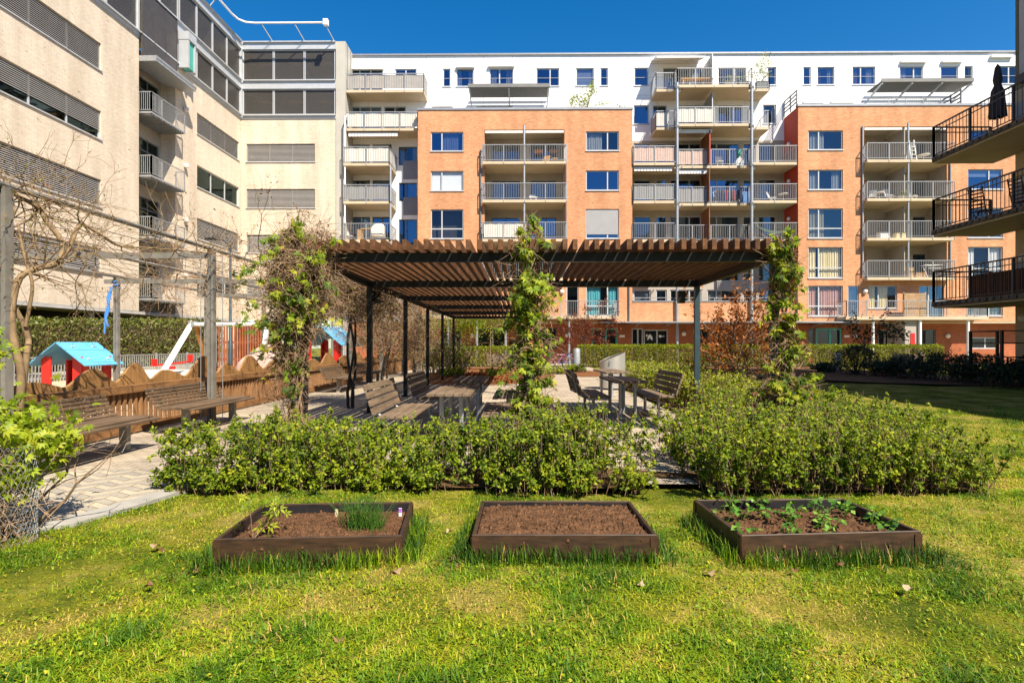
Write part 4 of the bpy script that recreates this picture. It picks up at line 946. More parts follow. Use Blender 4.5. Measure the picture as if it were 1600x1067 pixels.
# ------------------------------------------------------------------ benches and tables
WB = woodmat('bench_wood', (0.16, 0.115, 0.076), 0.35, 1); WBD = woodmat('curved_bench_wood', (0.125, 0.083, 0.05), 0.35, 1)
def fence_bench():
    t = thing('slatted_bench', 'weathered brown bench with curved slatted back nearest the climbing bush', 'bench', (0, 0, 0), 0, 'curved benches along the play fence')
    n = 2.0; prof = [(.50, .415), (.40, .44), (.30, .445), (.20, .44), (.10, .43), (.005, .435)]
    m = MB()
    for xx, zz in prof: m.box(xx-.045, xx+.045, -n/2, n/2, zz-.03, zz)
    m.build('seat', WBD, t, bevel=.004, world=False)
    m = MB()
    for k, (xx, zz, tl) in enumerate([(-.06, .455, .9), (-.11, .505, .7), (-.145, .555, .5), (-.175, .605, .4), (-.20, .655, .3), (-.22, .705, .25)]):
        m.bar((xx, -n/2, zz), (xx, n/2, zz), .028, .042, up=(-math.sin(tl*.6), 0, math.cos(tl*.6)))
    m.build('backrest', WBD, t, bevel=.004, world=False)
    for y in (-.72, .72):
        m = MB(); m.box(.20, .30, y-.04, y+.04, 0, .408); m.bar((-.12, y, .40), (-.275, y, .70), .03, .05); m.box(-.12, .5, y-.03, y+.03, .375, .41)
        m.build('leg', pm('concrete_leg', (.25, .235, .21), .85, .15, 8), t, world=False)
    return t
FB = [(6.7, 'weathered brown bench with curved slatted back behind the leafy bush at lower left'), (9.65, 'curved slatted bench against the play fence with a trellis post in front'),
      (17.3, 'shaded slatted bench by the wavy fence behind the pergola corner post'), (20.4, 'farthest slatted bench along the wavy play fence')]
b0 = fence_bench()
for i, (y, lb) in enumerate(FB):
    if i == 0: b0.location = (-5.46, y, zp); b0['label'] = lb; b0.rotation_euler.z = 0
    else: dup(b0, (-5.55 if i < 2 else -5.6, y, zp), 0.0, lb)
def back_bench():
    t = thing('wooden_bench', 'x', 'bench', (0, 0, 0), 0, 'wooden benches with backs around the tables'); n = 1.75
    m = MB()
    for k in range(4): m.box(.03+k*.125, .14+k*.125, -n/2, n/2, .405-.006*abs(k-1.5), .44-.006*abs(k-1.5))
    m.build('seat', WB, t, bevel=.004, world=False)
    m = MB()
    for k in range(4):
        xx, zz = -.03-k*.035, .50+k*.105; m.bar((xx, -n/2, zz), (xx, n/2, zz), .032, .092, up=(-.3, 0, 1))
    m.build('backrest', WB, t, bevel=.004, world=False)
    for y in (-.55, .55):
        m = MB(); m.tube([(.24, y, .0), (.24, y, .40)], .032, 10); m.box(.02, .5, y-.025, y+.025, .385, .402); m.tube([(.06, y, .39), (-.05, y, .44), (-.17, y, .86)], .018, 8); m.box(.12, .36, y-.05, y+.05, 0, .012)
        m.build('leg', M['galv'], t, world=False, smooth=True)
    return t
def table(n=1.7, wd_=.62):
    t = thing('picnic_table', 'x', 'table', (0, 0, 0), 0, 'wooden picnic tables on steel legs')
    m = MB(); k_ = 5
    for k in range(k_): a = -wd_/2+k*wd_/k_; m.box(a+.006, a+wd_/k_-.006, -n/2, n/2, .69, .732)
    m.build('tabletop', WB, t, bevel=.004, world=False)
    for y in (-.5, .5):
        for x_ in (-.14, .14):
            m = MB(); m.tube([(x_, y, 0), (x_, y, .67)], .034, 10); m.box(x_-.08, x_+.08, y-.08, y+.08, 0, .012); m.build('leg', M['galv'], t, world=False, smooth=True)
    m = MB(); m.box(-.26, .26, -.53, -.47, .672, .689); m.box(-.26, .26, .47, .53, .672, .689); m.build('table_frame', M['galv'], t, world=False)
    return t
bb = back_bench(); tb_ = table()
BS = [((-1.98, 8.5), 0, 'shaded wooden bench with back at the front left under the pergola'), ((-1.95, 11.2), 0, 'second shaded bench with back, behind the front left bench under the pergola'),
      ((-.04, 8.6), PI, 'shaded bench beside the leafy middle post, back to the vines'), ((-.02, 11.3), PI, 'bench half in the sun at the far table under the pergola'),
      ((1.12, 11.5), .04, 'sunlit wooden bench left of the table near the steel bin'), ((2.88, 11.6), PI+.02, 'sunlit wooden bench right of the table, back to the low hedge'),
      ((-1.0, 31.0), -PI/2, 'distant brown bench standing in the bark bed before the bright hedge')]
for i, (p, rz, lb) in enumerate(BS):
    if i == 0: bb.location = (*p, zp); bb.rotation_euler.z = rz; bb['label'] = lb
    else: dup(bb, (*p, zp), rz, lb)
TS = [((-1.0, 8.6), 'shaded picnic table at the front under the pergola'), ((-.98, 11.3), 'second picnic table farther back under the pergola'), ((1.98, 11.25), 'sunlit picnic table between two benches near the steel bin'),
      ((2.3, 14.7), 'picnic table standing right in front of the steel bin')]
for i, (p, lb) in enumerate(TS):
    if i == 0: tb_.location = (*p, zp); tb_['label'] = lb
    else: dup(tb_, (*p, zp), .02*i, lb)
# ------------------------------------------------------------------ stainless bin
bi = thing('litter_bin', 'brushed stainless steel litter bin with slanted top beside the hedge', 'litter bin', (2.85, 17.9, zp))
INOX = pm('brushed_inox', (.68, .66, .62), .42, .10, 2, metal=.75, stretch=(1, 1, .05))
m = MB(); n = 28; R = .40; vs = []; rings = [(R*1.0, .03), (R, .72)]
for r, z in rings:
    for k in range(n): vs.append((2.85+r*math.cos(2*PI*k/n), 17.9+r*math.sin(2*PI*k/n), zp+z))
for k in range(n): c = math.cos(2*PI*k/n); vs.append((2.85+R*c, 17.9+R*math.sin(2*PI*k/n), zp+1.02+.16*c))
fs = [(i*n+k, i*n+(k+1) % n, (i+1)*n+(k+1) % n, (i+1)*n+k) for i in range(2) for k in range(n)]
m.add(vs, fs); m.build('body', INOX, bi, smooth=True)
m = MB(); vs = [(2.85+(R-.004)*math.cos(2*PI*k/n), 17.9+(R-.004)*math.sin(2*PI*k/n), zp+1.0+.16*math.cos(2*PI*k/n)) for k in range(n)]; m.add(vs, [tuple(range(n))]); m.build('lid', M['darksteel'], bi)
m = MB(); m.lathe(2.85, 17.9, [(R+.012, zp), (R+.012, zp+.05)], 28); m.build('base_ring', M['darksteel'], bi, smooth=True)
m = MB(); m.box(2.70, 2.73, 17.49, 17.525, zp+.78, zp+.92); m.box(2.73, 2.76, 17.49, 17.52, zp+.885, zp+.92); m.build('latch', M['galv'], bi)

# ------------------------------------------------------------------ raised beds
WBED = pm('bed_board', (0.042, 0.021, 0.010), .55, .5, 7, bmp=.15, stretch=(1, 1, 5)); LINER = pm('black_liner', (.018, .018, .02), .35, .3, 8)
def soil_surface(c, z0, mound, amp, mat, name, par, nx=70, ny=46):
    u = np.linspace(0, 1, nx); v = np.linspace(0, 1, ny); U, Vv = np.meshgrid(u, v)
    c = [np.array(p) for p in c]
    XY = (1-U)[..., None]*(1-Vv)[..., None]*c[0]+U[..., None]*(1-Vv)[..., None]*c[1]+U[..., None]*Vv[..., None]*c[2]+(1-U)[..., None]*Vv[..., None]*c[3]
    Z = z0+mound*(np.sin(PI*U)**.5*np.sin(PI*Vv)**.5)+amp*(rng.normal(size=U.shape)*.6+np.sin(U*31+Vv*17)*.4+np.sin(Vv*37-U*23)*.4)
    P = np.concatenate([XY, Z[..., None]], -1).reshape(-1, 3); idx = np.arange(nx*ny).reshape(ny, nx)
    F = np.stack([idx[:-1, :-1], idx[:-1, 1:], idx[1:, 1:], idx[1:, :-1]], -1).reshape(-1, 4)
    V2, F2 = P, F
    # crumbs
    k = 900; q = P[rng.integers(0, len(P), k)]+rng.normal(size=(k, 3))*np.array([.015, .015, .002]); s = rng.uniform(.003, .012, k)[:, None]
    o = np.array([[-1, -1, -.5], [1, -1, -.5], [1, 1, -.5], [-1, 1, -.5], [-.7, -.7, 1], [.7, -.6, 1], [.6, .7, 1], [-.7, .6, 1]])
    CV = (q[:, None, :]+o[None]*s[:, None]).reshape(-1, 3); b = (np.arange(k)*8)[:, None]
    CF = np.concatenate([b+np.array([f]) for f in ((4, 5, 6, 7), (0, 1, 5, 4), (1, 2, 6, 5), (2, 3, 7, 6), (3, 0, 4, 7))])
    V2, F2 = cat_geo((P, F), (CV, CF)); return np_obj(name, V2, F2, mat, par)
beds = [((333, 842), (629, 836), (645, 783), (411, 787), .19, 'brown planter bed with chives and a young leafy cane at its left end', .115, .02),
        ((737, 835), (1028, 835), (985, 782), (752, 782), .19, 'brown planter bed filled with bare soil only', .15, .03),
        ((1158, 836), (1440, 829), (1318, 778), (1084, 780), .19, 'brown planter bed full of strawberry plants', .105, .03)]
BED = []
for fl, fr, br, bl, h, lb, zs, md in beds:
    q = [atz(*p, h) for p in (fl, fr, br, bl)]; cx = sum(p.x for p in q)/4; cy = sum(p.y for p in q)/4
    t = thing('planter_bed', lb, 'planter bed', (cx, cy, 0), 0, 'raised planter beds in a row on the lawn'); BED.append((q, t))
    P2 = [Vector((p.x, p.y, 0)) for p in q]
    inn = [p+(Vector((cx, cy, 0))-p)*.045 for p in P2]
    for i in range(4):
        j = (i+1) % 4; a, b, c, d = P2[i], P2[j], inn[j], inn[i]; m = MB()
        m.add([(p.x, p.y, -.03) for p in (a, b, c, d)]+[(p.x, p.y, h-.004*(i % 2)) for p in (a, b, c, d)], [(0, 3, 2, 1), (4, 5, 6, 7), (0, 1, 5, 4), (1, 2, 6, 5), (2, 3, 7, 6), (3, 0, 4, 7)])
        m.build('side_board', WBED, t, bevel=.004)
    m = MB(); li = [p+(Vector((cx, cy, 0))-p)*.006 for p in inn]
    for i in range(4):
        a, b = li[i], li[(i+1) % 4]; n = 12; pr = None
        for k in range(n+1):
            p = a.lerp(b, k/n); w_ = (Vector((cx, cy, 0))-p).normalized()*.006*math.sin(k*1.9); cur = ((p.x+w_.x, p.y+w_.y, .0), (p.x, p.y, h-.012-.006*math.sin(k*1.3)))
            if pr: m.quad(pr[0], cur[0], cur[1], pr[1])
            pr = cur
    m.build('liner', LINER, t)
    for i in range(4):
        m = MB(); p = P2[i]; e1 = (P2[(i+1) % 4]-p).normalized(); e2 = (P2[(i-1) % 4]-p).normalized()
        for e_, o_ in ((e1, e2), (e2, e1)):
            a = p-o_*.003; m.prism([(a.x, a.y, .02), (a.x+e_.x*.05, a.y+e_.y*.05, .02), (a.x+e_.x*.05, a.y+e_.y*.05, h-.02), (a.x, a.y, h-.02)], (0, 0, 0), (-o_.x*.003, -o_.y*.003, 0))
        m.build('corner_plate', pm('rusty_plate', (.07, .035, .02), .5, .4, 20, metal=.3), t)
    soil_surface([(p.x, p.y) for p in inn], zs, md, .006, MSOIL, 'soil', t)

# ------------------------------------------------------------------ playground
WF = woodmat('fence_wood', (0.23, 0.115, 0.045), 0.35, 1); WFV = woodmat('fence_slat_wood', (0.26, 0.135, 0.06), 0.35, 2); WAV = woodmat('wave_board_wood', (0.29, 0.155, 0.055), 0.3, 2)
pf = thing('play_fence', 'low wooden playground fence with wavy top boards and square rail', 'fence', (-6.1, 12, 0)); XF = -6.12
m = MB(); m.box(XF-.07, XF+.07, 4.0, 35, .70, .815); m.build('top_rail', WF, pf)
m = MB(); m.box(XF-.03, XF+.03, 4.0, 35, .07, .20); m.build('bottom_rail', WF, pf)
m = MB(); y = 4.05
while y < 34.9: m.box(XF-.02, XF+.02, y, y+.05, .10, .699); y += .125
m.build('slat_panel', WFV, pf)
y = 4.0
while y < 35: m = MB(); m.box(XF-.13, XF-.04, y-.05, y+.05, 0, .69); m.build('post', WFV, pf); y += 2.6
waves = [(7.2, .98), (8.25, 1.13), (9.15, 1.2), (9.9, 1.03), (11.15, 1.28), (12.0, 1.08), (13.0, 1.25), (14.4, 1.1), (15.6, 1.2), (17, 1.05), (18.3, 1.22), (20, 1.1), (21.6, 1.2), (23.4, 1.08), (25, 1.2), (27, 1.1), (29.5, 1.2), (32, 1.1)]
for i, (yc, ht) in enumerate(waves):
    wr_ = .5*(waves[i+1][0]-yc) if i+1 < len(waves) else .6; wl_ = .5*(yc-waves[i-1][0]) if i else .6; n = 18; tp = []
    for k in range(n+1): u = -1+2*k/n; tp.append((XF-.12, yc+u*(wr_ if u > 0 else wl_), .86+(ht-.86)*.86*(.5+.5*math.cos(u*PI))**.75))
    ol = [(tp[0][0], yc-wl_, .5)]+tp+[(tp[0][0], yc+wr_, .5)]
    m = MB(); m.prism(ol, (0, 0, 0), (-.045, 0, 0)); m.build('wave_board', WAV, pf)
def playhouse(p, rz, lb, s=1.0, wallc=True):
    RED = pm('red_plastic', (.55, .02, .012), .4, .1, 4); BLUE = pm('blue_panel', (.10, .38, .62), .4, .12, 3)
    t = thing('playhouse', lb, 'playhouse', (*p, .03), rz, 'red playhouses with blue roofs')
    L, W_, H, RH = .95*s, .95*s, 1.03*s, .42*s
    for sx in (-1, 1):
        for sy in (-1, 1):
            m = MB(); m.box(sx*L/2-.20*(sx > 0)-.0, sx*L/2+.20*(sx < 0), sy*W_/2-.02, sy*W_/2+.02, 0, H); m.box(sx*L/2-.02, sx*L/2+.02, min(sy*W_/2, sy*(W_/2-.22)), max(sy*W_/2, sy*(W_/2-.22)), 0, H+.1)
            m.build('corner_panel', RED, t, world=False)
    m = MB()
    for sy in (-1, 1): m.box(-L/2, L/2, sy*W_/2-.018, sy*W_/2+.018, 0, .32)
    m.box(-L/2-.015, -L/2+.015, -W_/2, W_/2, 0, .3); m.build('low_wall', RED, t, world=False)
    for sy in (-1, 1):
        m = MB(); ov = .2; m.prism([(-L/2-ov, sy*(W_/2+.2), H-.12), (L/2+ov, sy*(W_/2+.2), H-.12), (L/2+ov, 0, H+RH), (-L/2-ov, 0, H+RH)], (0, 0, 0), (0, 0, .025)); ro = m.build('roof_panel', BLUE, t, world=False)
        d = MB()
        for xx in (-L*.35, L*.35):
            for u in (.25, .8):
                yy = sy*(W_/2+.2)*(1-u); zz = H-.12+(RH+.12)*u+.026; d.box(xx-.03, xx+.03, yy-.03, yy+.03, zz, zz+.02)
        d.build('bolt_cap', M['white_paint'], ro, world=False)
    m = MB(); m.prism([(L/2+.0, -W_/2+.2, H+.16), (L/2, W_/2-.2, H+.16), (L/2, 0, H+RH-.06)], (0, 0, 0), (.02, 0, 0)); m.build('gable', BLUE, t, world=False)
    return t
    m = MB(); m.prism([(L/2+.0, -W_/2, H-.0), (L/2, W_/2, H-.0), (L/2, 0, H+RH-.05)], (0, 0, 0), (.02, 0, 0)); m.prism([(-L/2+.0, -W_/2, H-.0), (-L/2, W_/2, H-.0), (-L/2, 0, H+RH-.05)], (0, 0, 0), (-.02, 0, 0)); m.build('gable', RED, t, world=False)
    return t
q = aty(121, 575, 13.8); playhouse((q.x, 13.8), PI/2+.02, 'open red playhouse with light blue pitched roof near the leafy hedge', 1.0)
q = aty(517, 550, 23.0); playhouse((q.x, 23.0), PI/2-.15, 'red and blue playhouse seen through the dry vines', 1.45)
# swing
sw = thing('swing', 'white steel swing frame with orange wooden legs in the playground', 'swing', (-12, 21.3, .03))
x0, x1, ysw, zt = fx(301, 21.3), fx(419, 21.3), 21.3, 2.2
ORW = woodmat('orange_wood', (.45, .20, .05), .25, 2)
m = MB(); m.tube([(x0, ysw, zt), (x1, ysw, zt)], .075, 12); m.build('top_bar', M['white_paint'], sw, smooth=True)
for xx, dx in ((x0, -.75), (x1, .1)):
    m = MB(); m.bar((xx, ysw, zt+.1), (xx+dx, ysw-1.0, .03), .13, .16); m.build('leg', M['white_paint'], sw)
    m = MB(); m.bar((xx+.1, ysw+.05, zt), (xx+.1+(.0 if dx < 0 else .55), ysw+1.1, .03), .12, .14); m.build('leg', ORW, sw)
    m = MB(); m.box(xx-.11, xx+.11, ysw-.12, ysw+.12, zt-.08, zt+.12); m.build('joint', M['galv'], sw)
for xx in (x0+.7, x0+1.9):
    m = MB(); m.bar((xx-.2, ysw, zt), (xx-.2, ysw, .62), .02, .02); m.bar((xx+.2, ysw, zt), (xx+.2, ysw, .62), .02, .02); m.build('chain', M['galv'], sw)
    m = MB(); m.box(xx-.23, xx+.23, ysw-.09, ysw+.09, .58, .62); m.build('seat', M['blackrail'], sw)
# seesaw
ss = thing('seesaw', 'red spring seesaw behind the wavy fence', 'seesaw', (-14, 24, .03)); q0, q1 = aty(241, 572, 24), aty(297, 565, 24)
REDP = pm('red_paint_play', (.6, .02, .015), .4, .1, 4); m = MB(); m.bar((q0.x, 24, q0.z+.02), (q1.x, 24, q1.z), .16, .07); m.build('beam', REDP, ss)
cx = (q0.x+q1.x)/2
m = MB(); m.lathe(cx, 24, [(.12, .03), (.12, q0.z)], 12); m.build('spring_base', REDP, ss)
for q in (q0, q1): m = MB(); m.box(q.x-.04, q.x+.04, 23.85, 24.15, q.z, q.z+.3); m.build('handle', REDP, ss)
m = MB(); m.lathe(0, 0, [(1.3, 0), (1.3, .35), (1.2, .38)], 28); o = m.build('sand_table', pm('pale_concrete', (.6, .57, .5), .8, .1, 4), None, smooth=True); o.location = (cx+.5, 22.3, .03)
tag(o, 'low round pale concrete sandpit rim below the red seesaw', 'sandpit')
# slatted wooden shelter
sh = thing('slatted_shelter', 'reddish brown slatted wooden shelter behind the swing', 'shelter', (-13.2, 27, 0)); WS = woodmat('shelter_wood', (.27, .085, .035), .3, 2)
x0, x1 = fx(337, 27), fx(412, 27); z1 = EYE+(CY-503)*27/FPX
m = MB(); k = x0
while k < x1: m.box(k, k+.075, 27, 27.03, .1, z1-.1); k += .125
m.build('slat_panel', WS, sh)
m = MB(); m.box(x0-.1, x1+.1, 26.93, 29, z1-.1, z1); m.build('roof', WS, sh)
for xx in (x0, x1): m = MB(); m.box(xx-.06, xx+.06, 26.95, 27.07, 0, z1-.1); m.build('post', WS, sh)
for zz in (.7, 1.5): m = MB(); m.box(x0, x1, 27.035, 27.07, zz, zz+.09); m.build('rail', WS, sh)
# dark back wall of the shelter
m = MB(); m.box(x0, x1, 28.8, 28.85, .05, z1-.1); m.build('back_wall', WS, sh)
# climbing boulder
V = []; m = MB(); q = aty(412, 560, 20.0); m.sphere((q.x, 20.0, .55), .85, 18, 12, .95); 
m.v = [(x+.10*math.sin(3*z+x*4), y+.1*math.sin(4*x), z+.12*math.sin(5*x+2*y)) for x, y, z in m.v]
tag(m.build('climbing_boulder', pm('painted_boulder', (.45, .32, .27), .8, .25, 3, bmp=.3), None, smooth=True), 'pinkish white climbing boulder in the playground beside the swing', 'boulder')
# sun sail
sa = thing('sun_sail', 'cream triangular sun sail hung between posts over the sandpit', 'sun sail', (-7, 26, 0)); n = 10
c0, c1, c2 = aty(533, 518, 25.5), aty(596, 531, 24.5), aty(545, 545, 28.5); vs = []; fs = []; ids = {}
for i in range(n+1):
    for j in range(n+1-i):
        u, v = i/n, j/n; w_ = 1-u-v; p = c0*w_+c1*u+c2*v; p.z -= 3.0*u*v*w_*1.6; ids[i, j] = len(vs); vs.append(p)
for i in range(n):
    for j in range(n-i):
        fs.append((ids[i, j], ids[i+1, j], ids[i, j+1]))
        if i+j < n-1: fs.append((ids[i+1, j], ids[i+1, j+1], ids[i, j+1]))
m = MB(); m.add(vs, fs); so_ = m.build('sail', pm('cream_canvas', (.62, .50, .30), .9, .06, 2), sa, smooth=True)
for c in (c0, c1, c2): m = MB(); m.lathe(c.x, c.y, [(.05, 0), (.05, c.z+.25)], 10); m.build('post', M['steelpost'], sa)
# lamp post
q = aty(360, 580, 24.5); zl = EYE+(CY-384)*24.5/FPX; lp = thing('lamp_post', 'slim blue-grey lamp post behind the swing', 'lamp post', (q.x, 24.5, 0))
m = MB(); m.lathe(q.x, 24.5, [(.085, 0), (.085, 1.6), (.055, 1.65), (.045, zl)], 12); m.build('pole', M['petrol'], lp, smooth=True)
m = MB(); m.tube([(q.x, 24.5, zl), (q.x-.25, 24.4, zl+.25), (q.x-.6, 24.3, zl+.28)], .03, 8); m.box(q.x-.95, q.x-.55, 24.2, 24.4, zl+.24, zl+.32); m.build('lamp_head', M['darksteel'], lp)
# metal fence along the office hedge
mf = thing('metal_fence', 'galvanised playground fence of upright bars in front of the clipped hedge', 'fence', (-18.0, 25, 0))
r = MB(); a, b = (-18.2, 15.5), (-17.4, 34.5); d = Vector((b[0]-a[0], b[1]-a[1], 0)); L = d.length; d /= L; n = int(L/.14)
for k in range(n): p = Vector((*a, 0))+d*(L*k/n); r.box(p.x-.014, p.x+.014, p.y-.014, p.y+.014, .16, .98)
r.build('bar_panel', M['rail'], mf)
for zz in (.16, .96): m = MB(); m.bar((*a, zz), (*b, zz), .04, .04); m.build('rail', M['rail'], mf)
for k in range(9): p = Vector((*a, 0))+d*(L*k/8); m = MB(); m.box(p.x-.03, p.x+.03, p.y-.03, p.y+.03, 0, 1.05); m.build('post', M['rail'], mf)
m = MB(); m.box(-18.6, -18.32, 14, 35, 0, .35); tag(m.build('stone_kerb_wall', pm('kerb_stone', (.45, .42, .36), .9, .15, 3)), 'low pale stone edging wall under the playground fence', 'wall')
# standing sign / lantern and garden frames at the far right
q = aty(1309, 560, 30.5); bl_ = thing('bollard_light', 'short pale bollard light at the edge of the shaded bed', 'bollard light', (q.x, 30.5, 0))
m = MB(); m.lathe(q.x, 30.5, [(.09, 0), (.09, .55)], 14); m.build('column', M['alu'], bl_); m = MB(); m.lathe(q.x, 30.5, [(.13, .551), (.16, .95), (.15, .98)], 14); m.build('lamp_shade', M['lamp_white'], bl_, smooth=True); m = MB(); m.lathe(q.x, 30.5, [(.17, .981), (.17, 1.02)], 14); m.build('cap', M['alu'], bl_)
gf = thing('garden_trellis', 'dark metal trellis frame standing beside the right hand wall', 'trellis', (17.4, 21, 0))
for xx, yy in ((16.9, 20.2), (17.9, 20.2), (17.9, 21.6), (16.9, 21.6)): m = MB(); m.box(xx-.04, xx+.04, yy-.04, yy+.04, 0, 1.95); m.build('post', M['blackrail'], gf)
m = MB()
for zz in (.5, 1.0, 1.5, 1.93): m.bar((16.9, 20.2, zz), (17.9, 20.2, zz), .04, .04); m.bar((16.9, 21.6, zz), (17.9, 21.6, zz), .04, .04); m.bar((16.9, 20.2, zz), (16.9, 21.6, zz), .04, .04)
m.build('crossbar', M['blackrail'], gf)
bn = dup(bb, (aty(1418, 560, 31).x, 30.8, .05), PI/2+PI, 'dark reddish bench in the shade in front of the clipped hedge')
# bicycles
def bicycle(lb, loc, rz, col):
    t = thing('bicycle', lb, 'bicycle', loc, rz, 'bicycles parked by the house entrance'); fr = pm('bike_paint_'+col[0], col[1], .4, .1, 4)
    for xx in (-.52, .52):
        m = MB(); pts = [(xx+.33*math.cos(a*2*PI/18), 0, .34+.33*math.sin(a*2*PI/18)) for a in range(19)]; m.tube(pts, .022, 6, cap=False); wo = m.build('wheel', M['blackrail'], t, world=False)
        m = MB()
        for a in range(9): m.bar((xx, 0, .34), (xx+.31*math.cos(a*2*PI/9), 0, .34+.31*math.sin(a*2*PI/9)), .006, .006)
        m.build('spoke', M['galv'], wo, world=False)
    m = MB(); S = (-.2, 0, .78); H = (.36, 0, .80); Bm = (-.08, 0, .30); R_ = (-.52, 0, .34); Fk = (.52, 0, .34)
    for a, b in ((S, H), (Bm, H), (Bm, S), (Bm, R_), (R_, S), (H, Fk)): m.tube([a, b], .02, 6)
    m.build('frame', fr, t, world=False)
    m = MB(); m.box(-.34, -.08, -.06, .06, .84, .89); m.tube([(-.2, 0, .78), (-.2, 0, .85)], .015, 6); m.build('saddle', M['blackrail'], t, world=False)
    m = MB(); m.tube([(.36, 0, .80), (.34, 0, .96), (.34, -.28, 1.0)], .014, 6); m.tube([(.34, 0, .96), (.34, .28, 1.0)], .014, 6); m.build('handlebar', M['blackrail'], t, world=False)
for i, (px, c, lb) in enumerate(((873, ('red', (.35, .03, .05)), 'dark red bicycle parked at the end of the bright hedge'), (884, ('violet', (.12, .08, .35)), 'violet bicycle parked among others by the entrance post'), (893, ('grey', (.25, .27, .3)), 'grey bicycle parked nearest the clipped hedge'))):
    bicycle(lb, (fx(px, 34.0), 34.0+.25*i, zp), .25+.3*i, c)
q = fx(901, 34.6); m = MB(); m.lathe(q, 34.6, [(.22, 0), (.22, 1.15), (.20, 1.2)], 14); tag(m.build('waste_barrel', M['galv'], None, smooth=True), 'grey round waste barrel between the bicycles and the clipped hedge', 'barrel')
# ------------------------------------------------------------------ foliage materials
ML_HEDGE = leafmat('spirea_leaf', [(0.0, (0.025, 0.055, 0.003)), (0.3, (0.09, 0.155, 0.005)), (0.65, (0.215, 0.29, 0.008)), (1.0, (0.38, 0.40, 0.018))], .38, .6)
ML_CLIP = leafmat('clipped_hedge_leaf', [(0.0, (0.06, 0.085, 0.004)), (0.5, (0.19, 0.23, 0.007)), (1.0, (0.34, 0.355, 0.012))], .3)
ML_DARKHEDGE = leafmat('olive_hedge_leaf', [(0.0, (0.02, 0.032, 0.006)), (0.5, (0.09, 0.115, 0.018)), (1.0, (0.24, 0.24, 0.06))], .15, .4)
ML_VINE = leafmat('creeper_leaf', [(0.0, (0.04, 0.085, 0.005)), (0.4, (0.155, 0.245, 0.009)), (0.75, (0.32, 0.38, 0.016)), (0.93, (0.44, 0.42, 0.04)), (1.0, (0.2, 0.045, 0.025))], .4, .6)
ML_LIME = leafmat('lime_leaf', [(0.0, (0.10, 0.17, 0.006)), (0.5, (0.26, 0.35, 0.012)), (1.0, (0.42, 0.44, 0.035))], .42)
ML_DRY = leafmat('dry_vine_leaf', [(0.0, (0.08, 0.035, 0.015)), (0.4, (0.22, 0.12, 0.05)), (0.62, (0.17, 0.18, 0.03)), (0.85, (0.22, 0.26, 0.03)), (1.0, (0.22, 0.05, 0.035))], .3)
ML_RED = leafmat('copper_leaf', [(0.0, (0.055, 0.012, 0.008)), (0.6, (0.16, 0.035, 0.016)), (1.0, (0.26, 0.08, 0.03))], .3)
ML_BRONZE = leafmat('bronze_leaf', [(0.0, (0.12, 0.03, 0.01)), (0.5, (0.34, 0.10, 0.022)), (1.0, (0.48, 0.20, 0.05))], .35)
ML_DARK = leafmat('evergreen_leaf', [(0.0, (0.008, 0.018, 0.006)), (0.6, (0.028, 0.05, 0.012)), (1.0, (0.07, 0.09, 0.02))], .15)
ML_STRAW = leafmat('strawberry_leaf', [(0.0, (0.035, 0.10, 0.012)), (0.6, (0.10, 0.24, 0.025)), (1.0, (0.22, 0.36, 0.05))], .3)
ML_GRASS = leafmat('grass_blade', [(0.0, (0.028, 0.085, 0.004)), (0.35, (0.12, 0.235, 0.004)), (0.62, (0.255, 0.33, 0.006)), (0.82, (0.42, 0.395, 0.016)), (1.0, (0.44, 0.30, 0.09))], .28, .6, .8, .25)
ML_DEAD = leafmat('dead_leaf', [(0.0, (0.12, 0.055, 0.025)), (0.6, (0.26, 0.15, 0.07)), (1.0, (0.42, 0.33, 0.21))], .15)
MT_TWIG = pm('twig_bark', (.20, .13, .075), .85, .35, 14); MT_TAN = pm('tan_bark', (.20, .135, .07), .85, .3, 9, bmp=.4); MT_DRY = pm('dry_twig', (.30, .20, .12), .9, .35, 12)
MT_DARK = pm('dark_bark', (.055, .04, .03), .9, .3, 9, bmp=.4); MT_PALE = pm('pale_twig', (.42, .33, .21), .9, .25, 9)

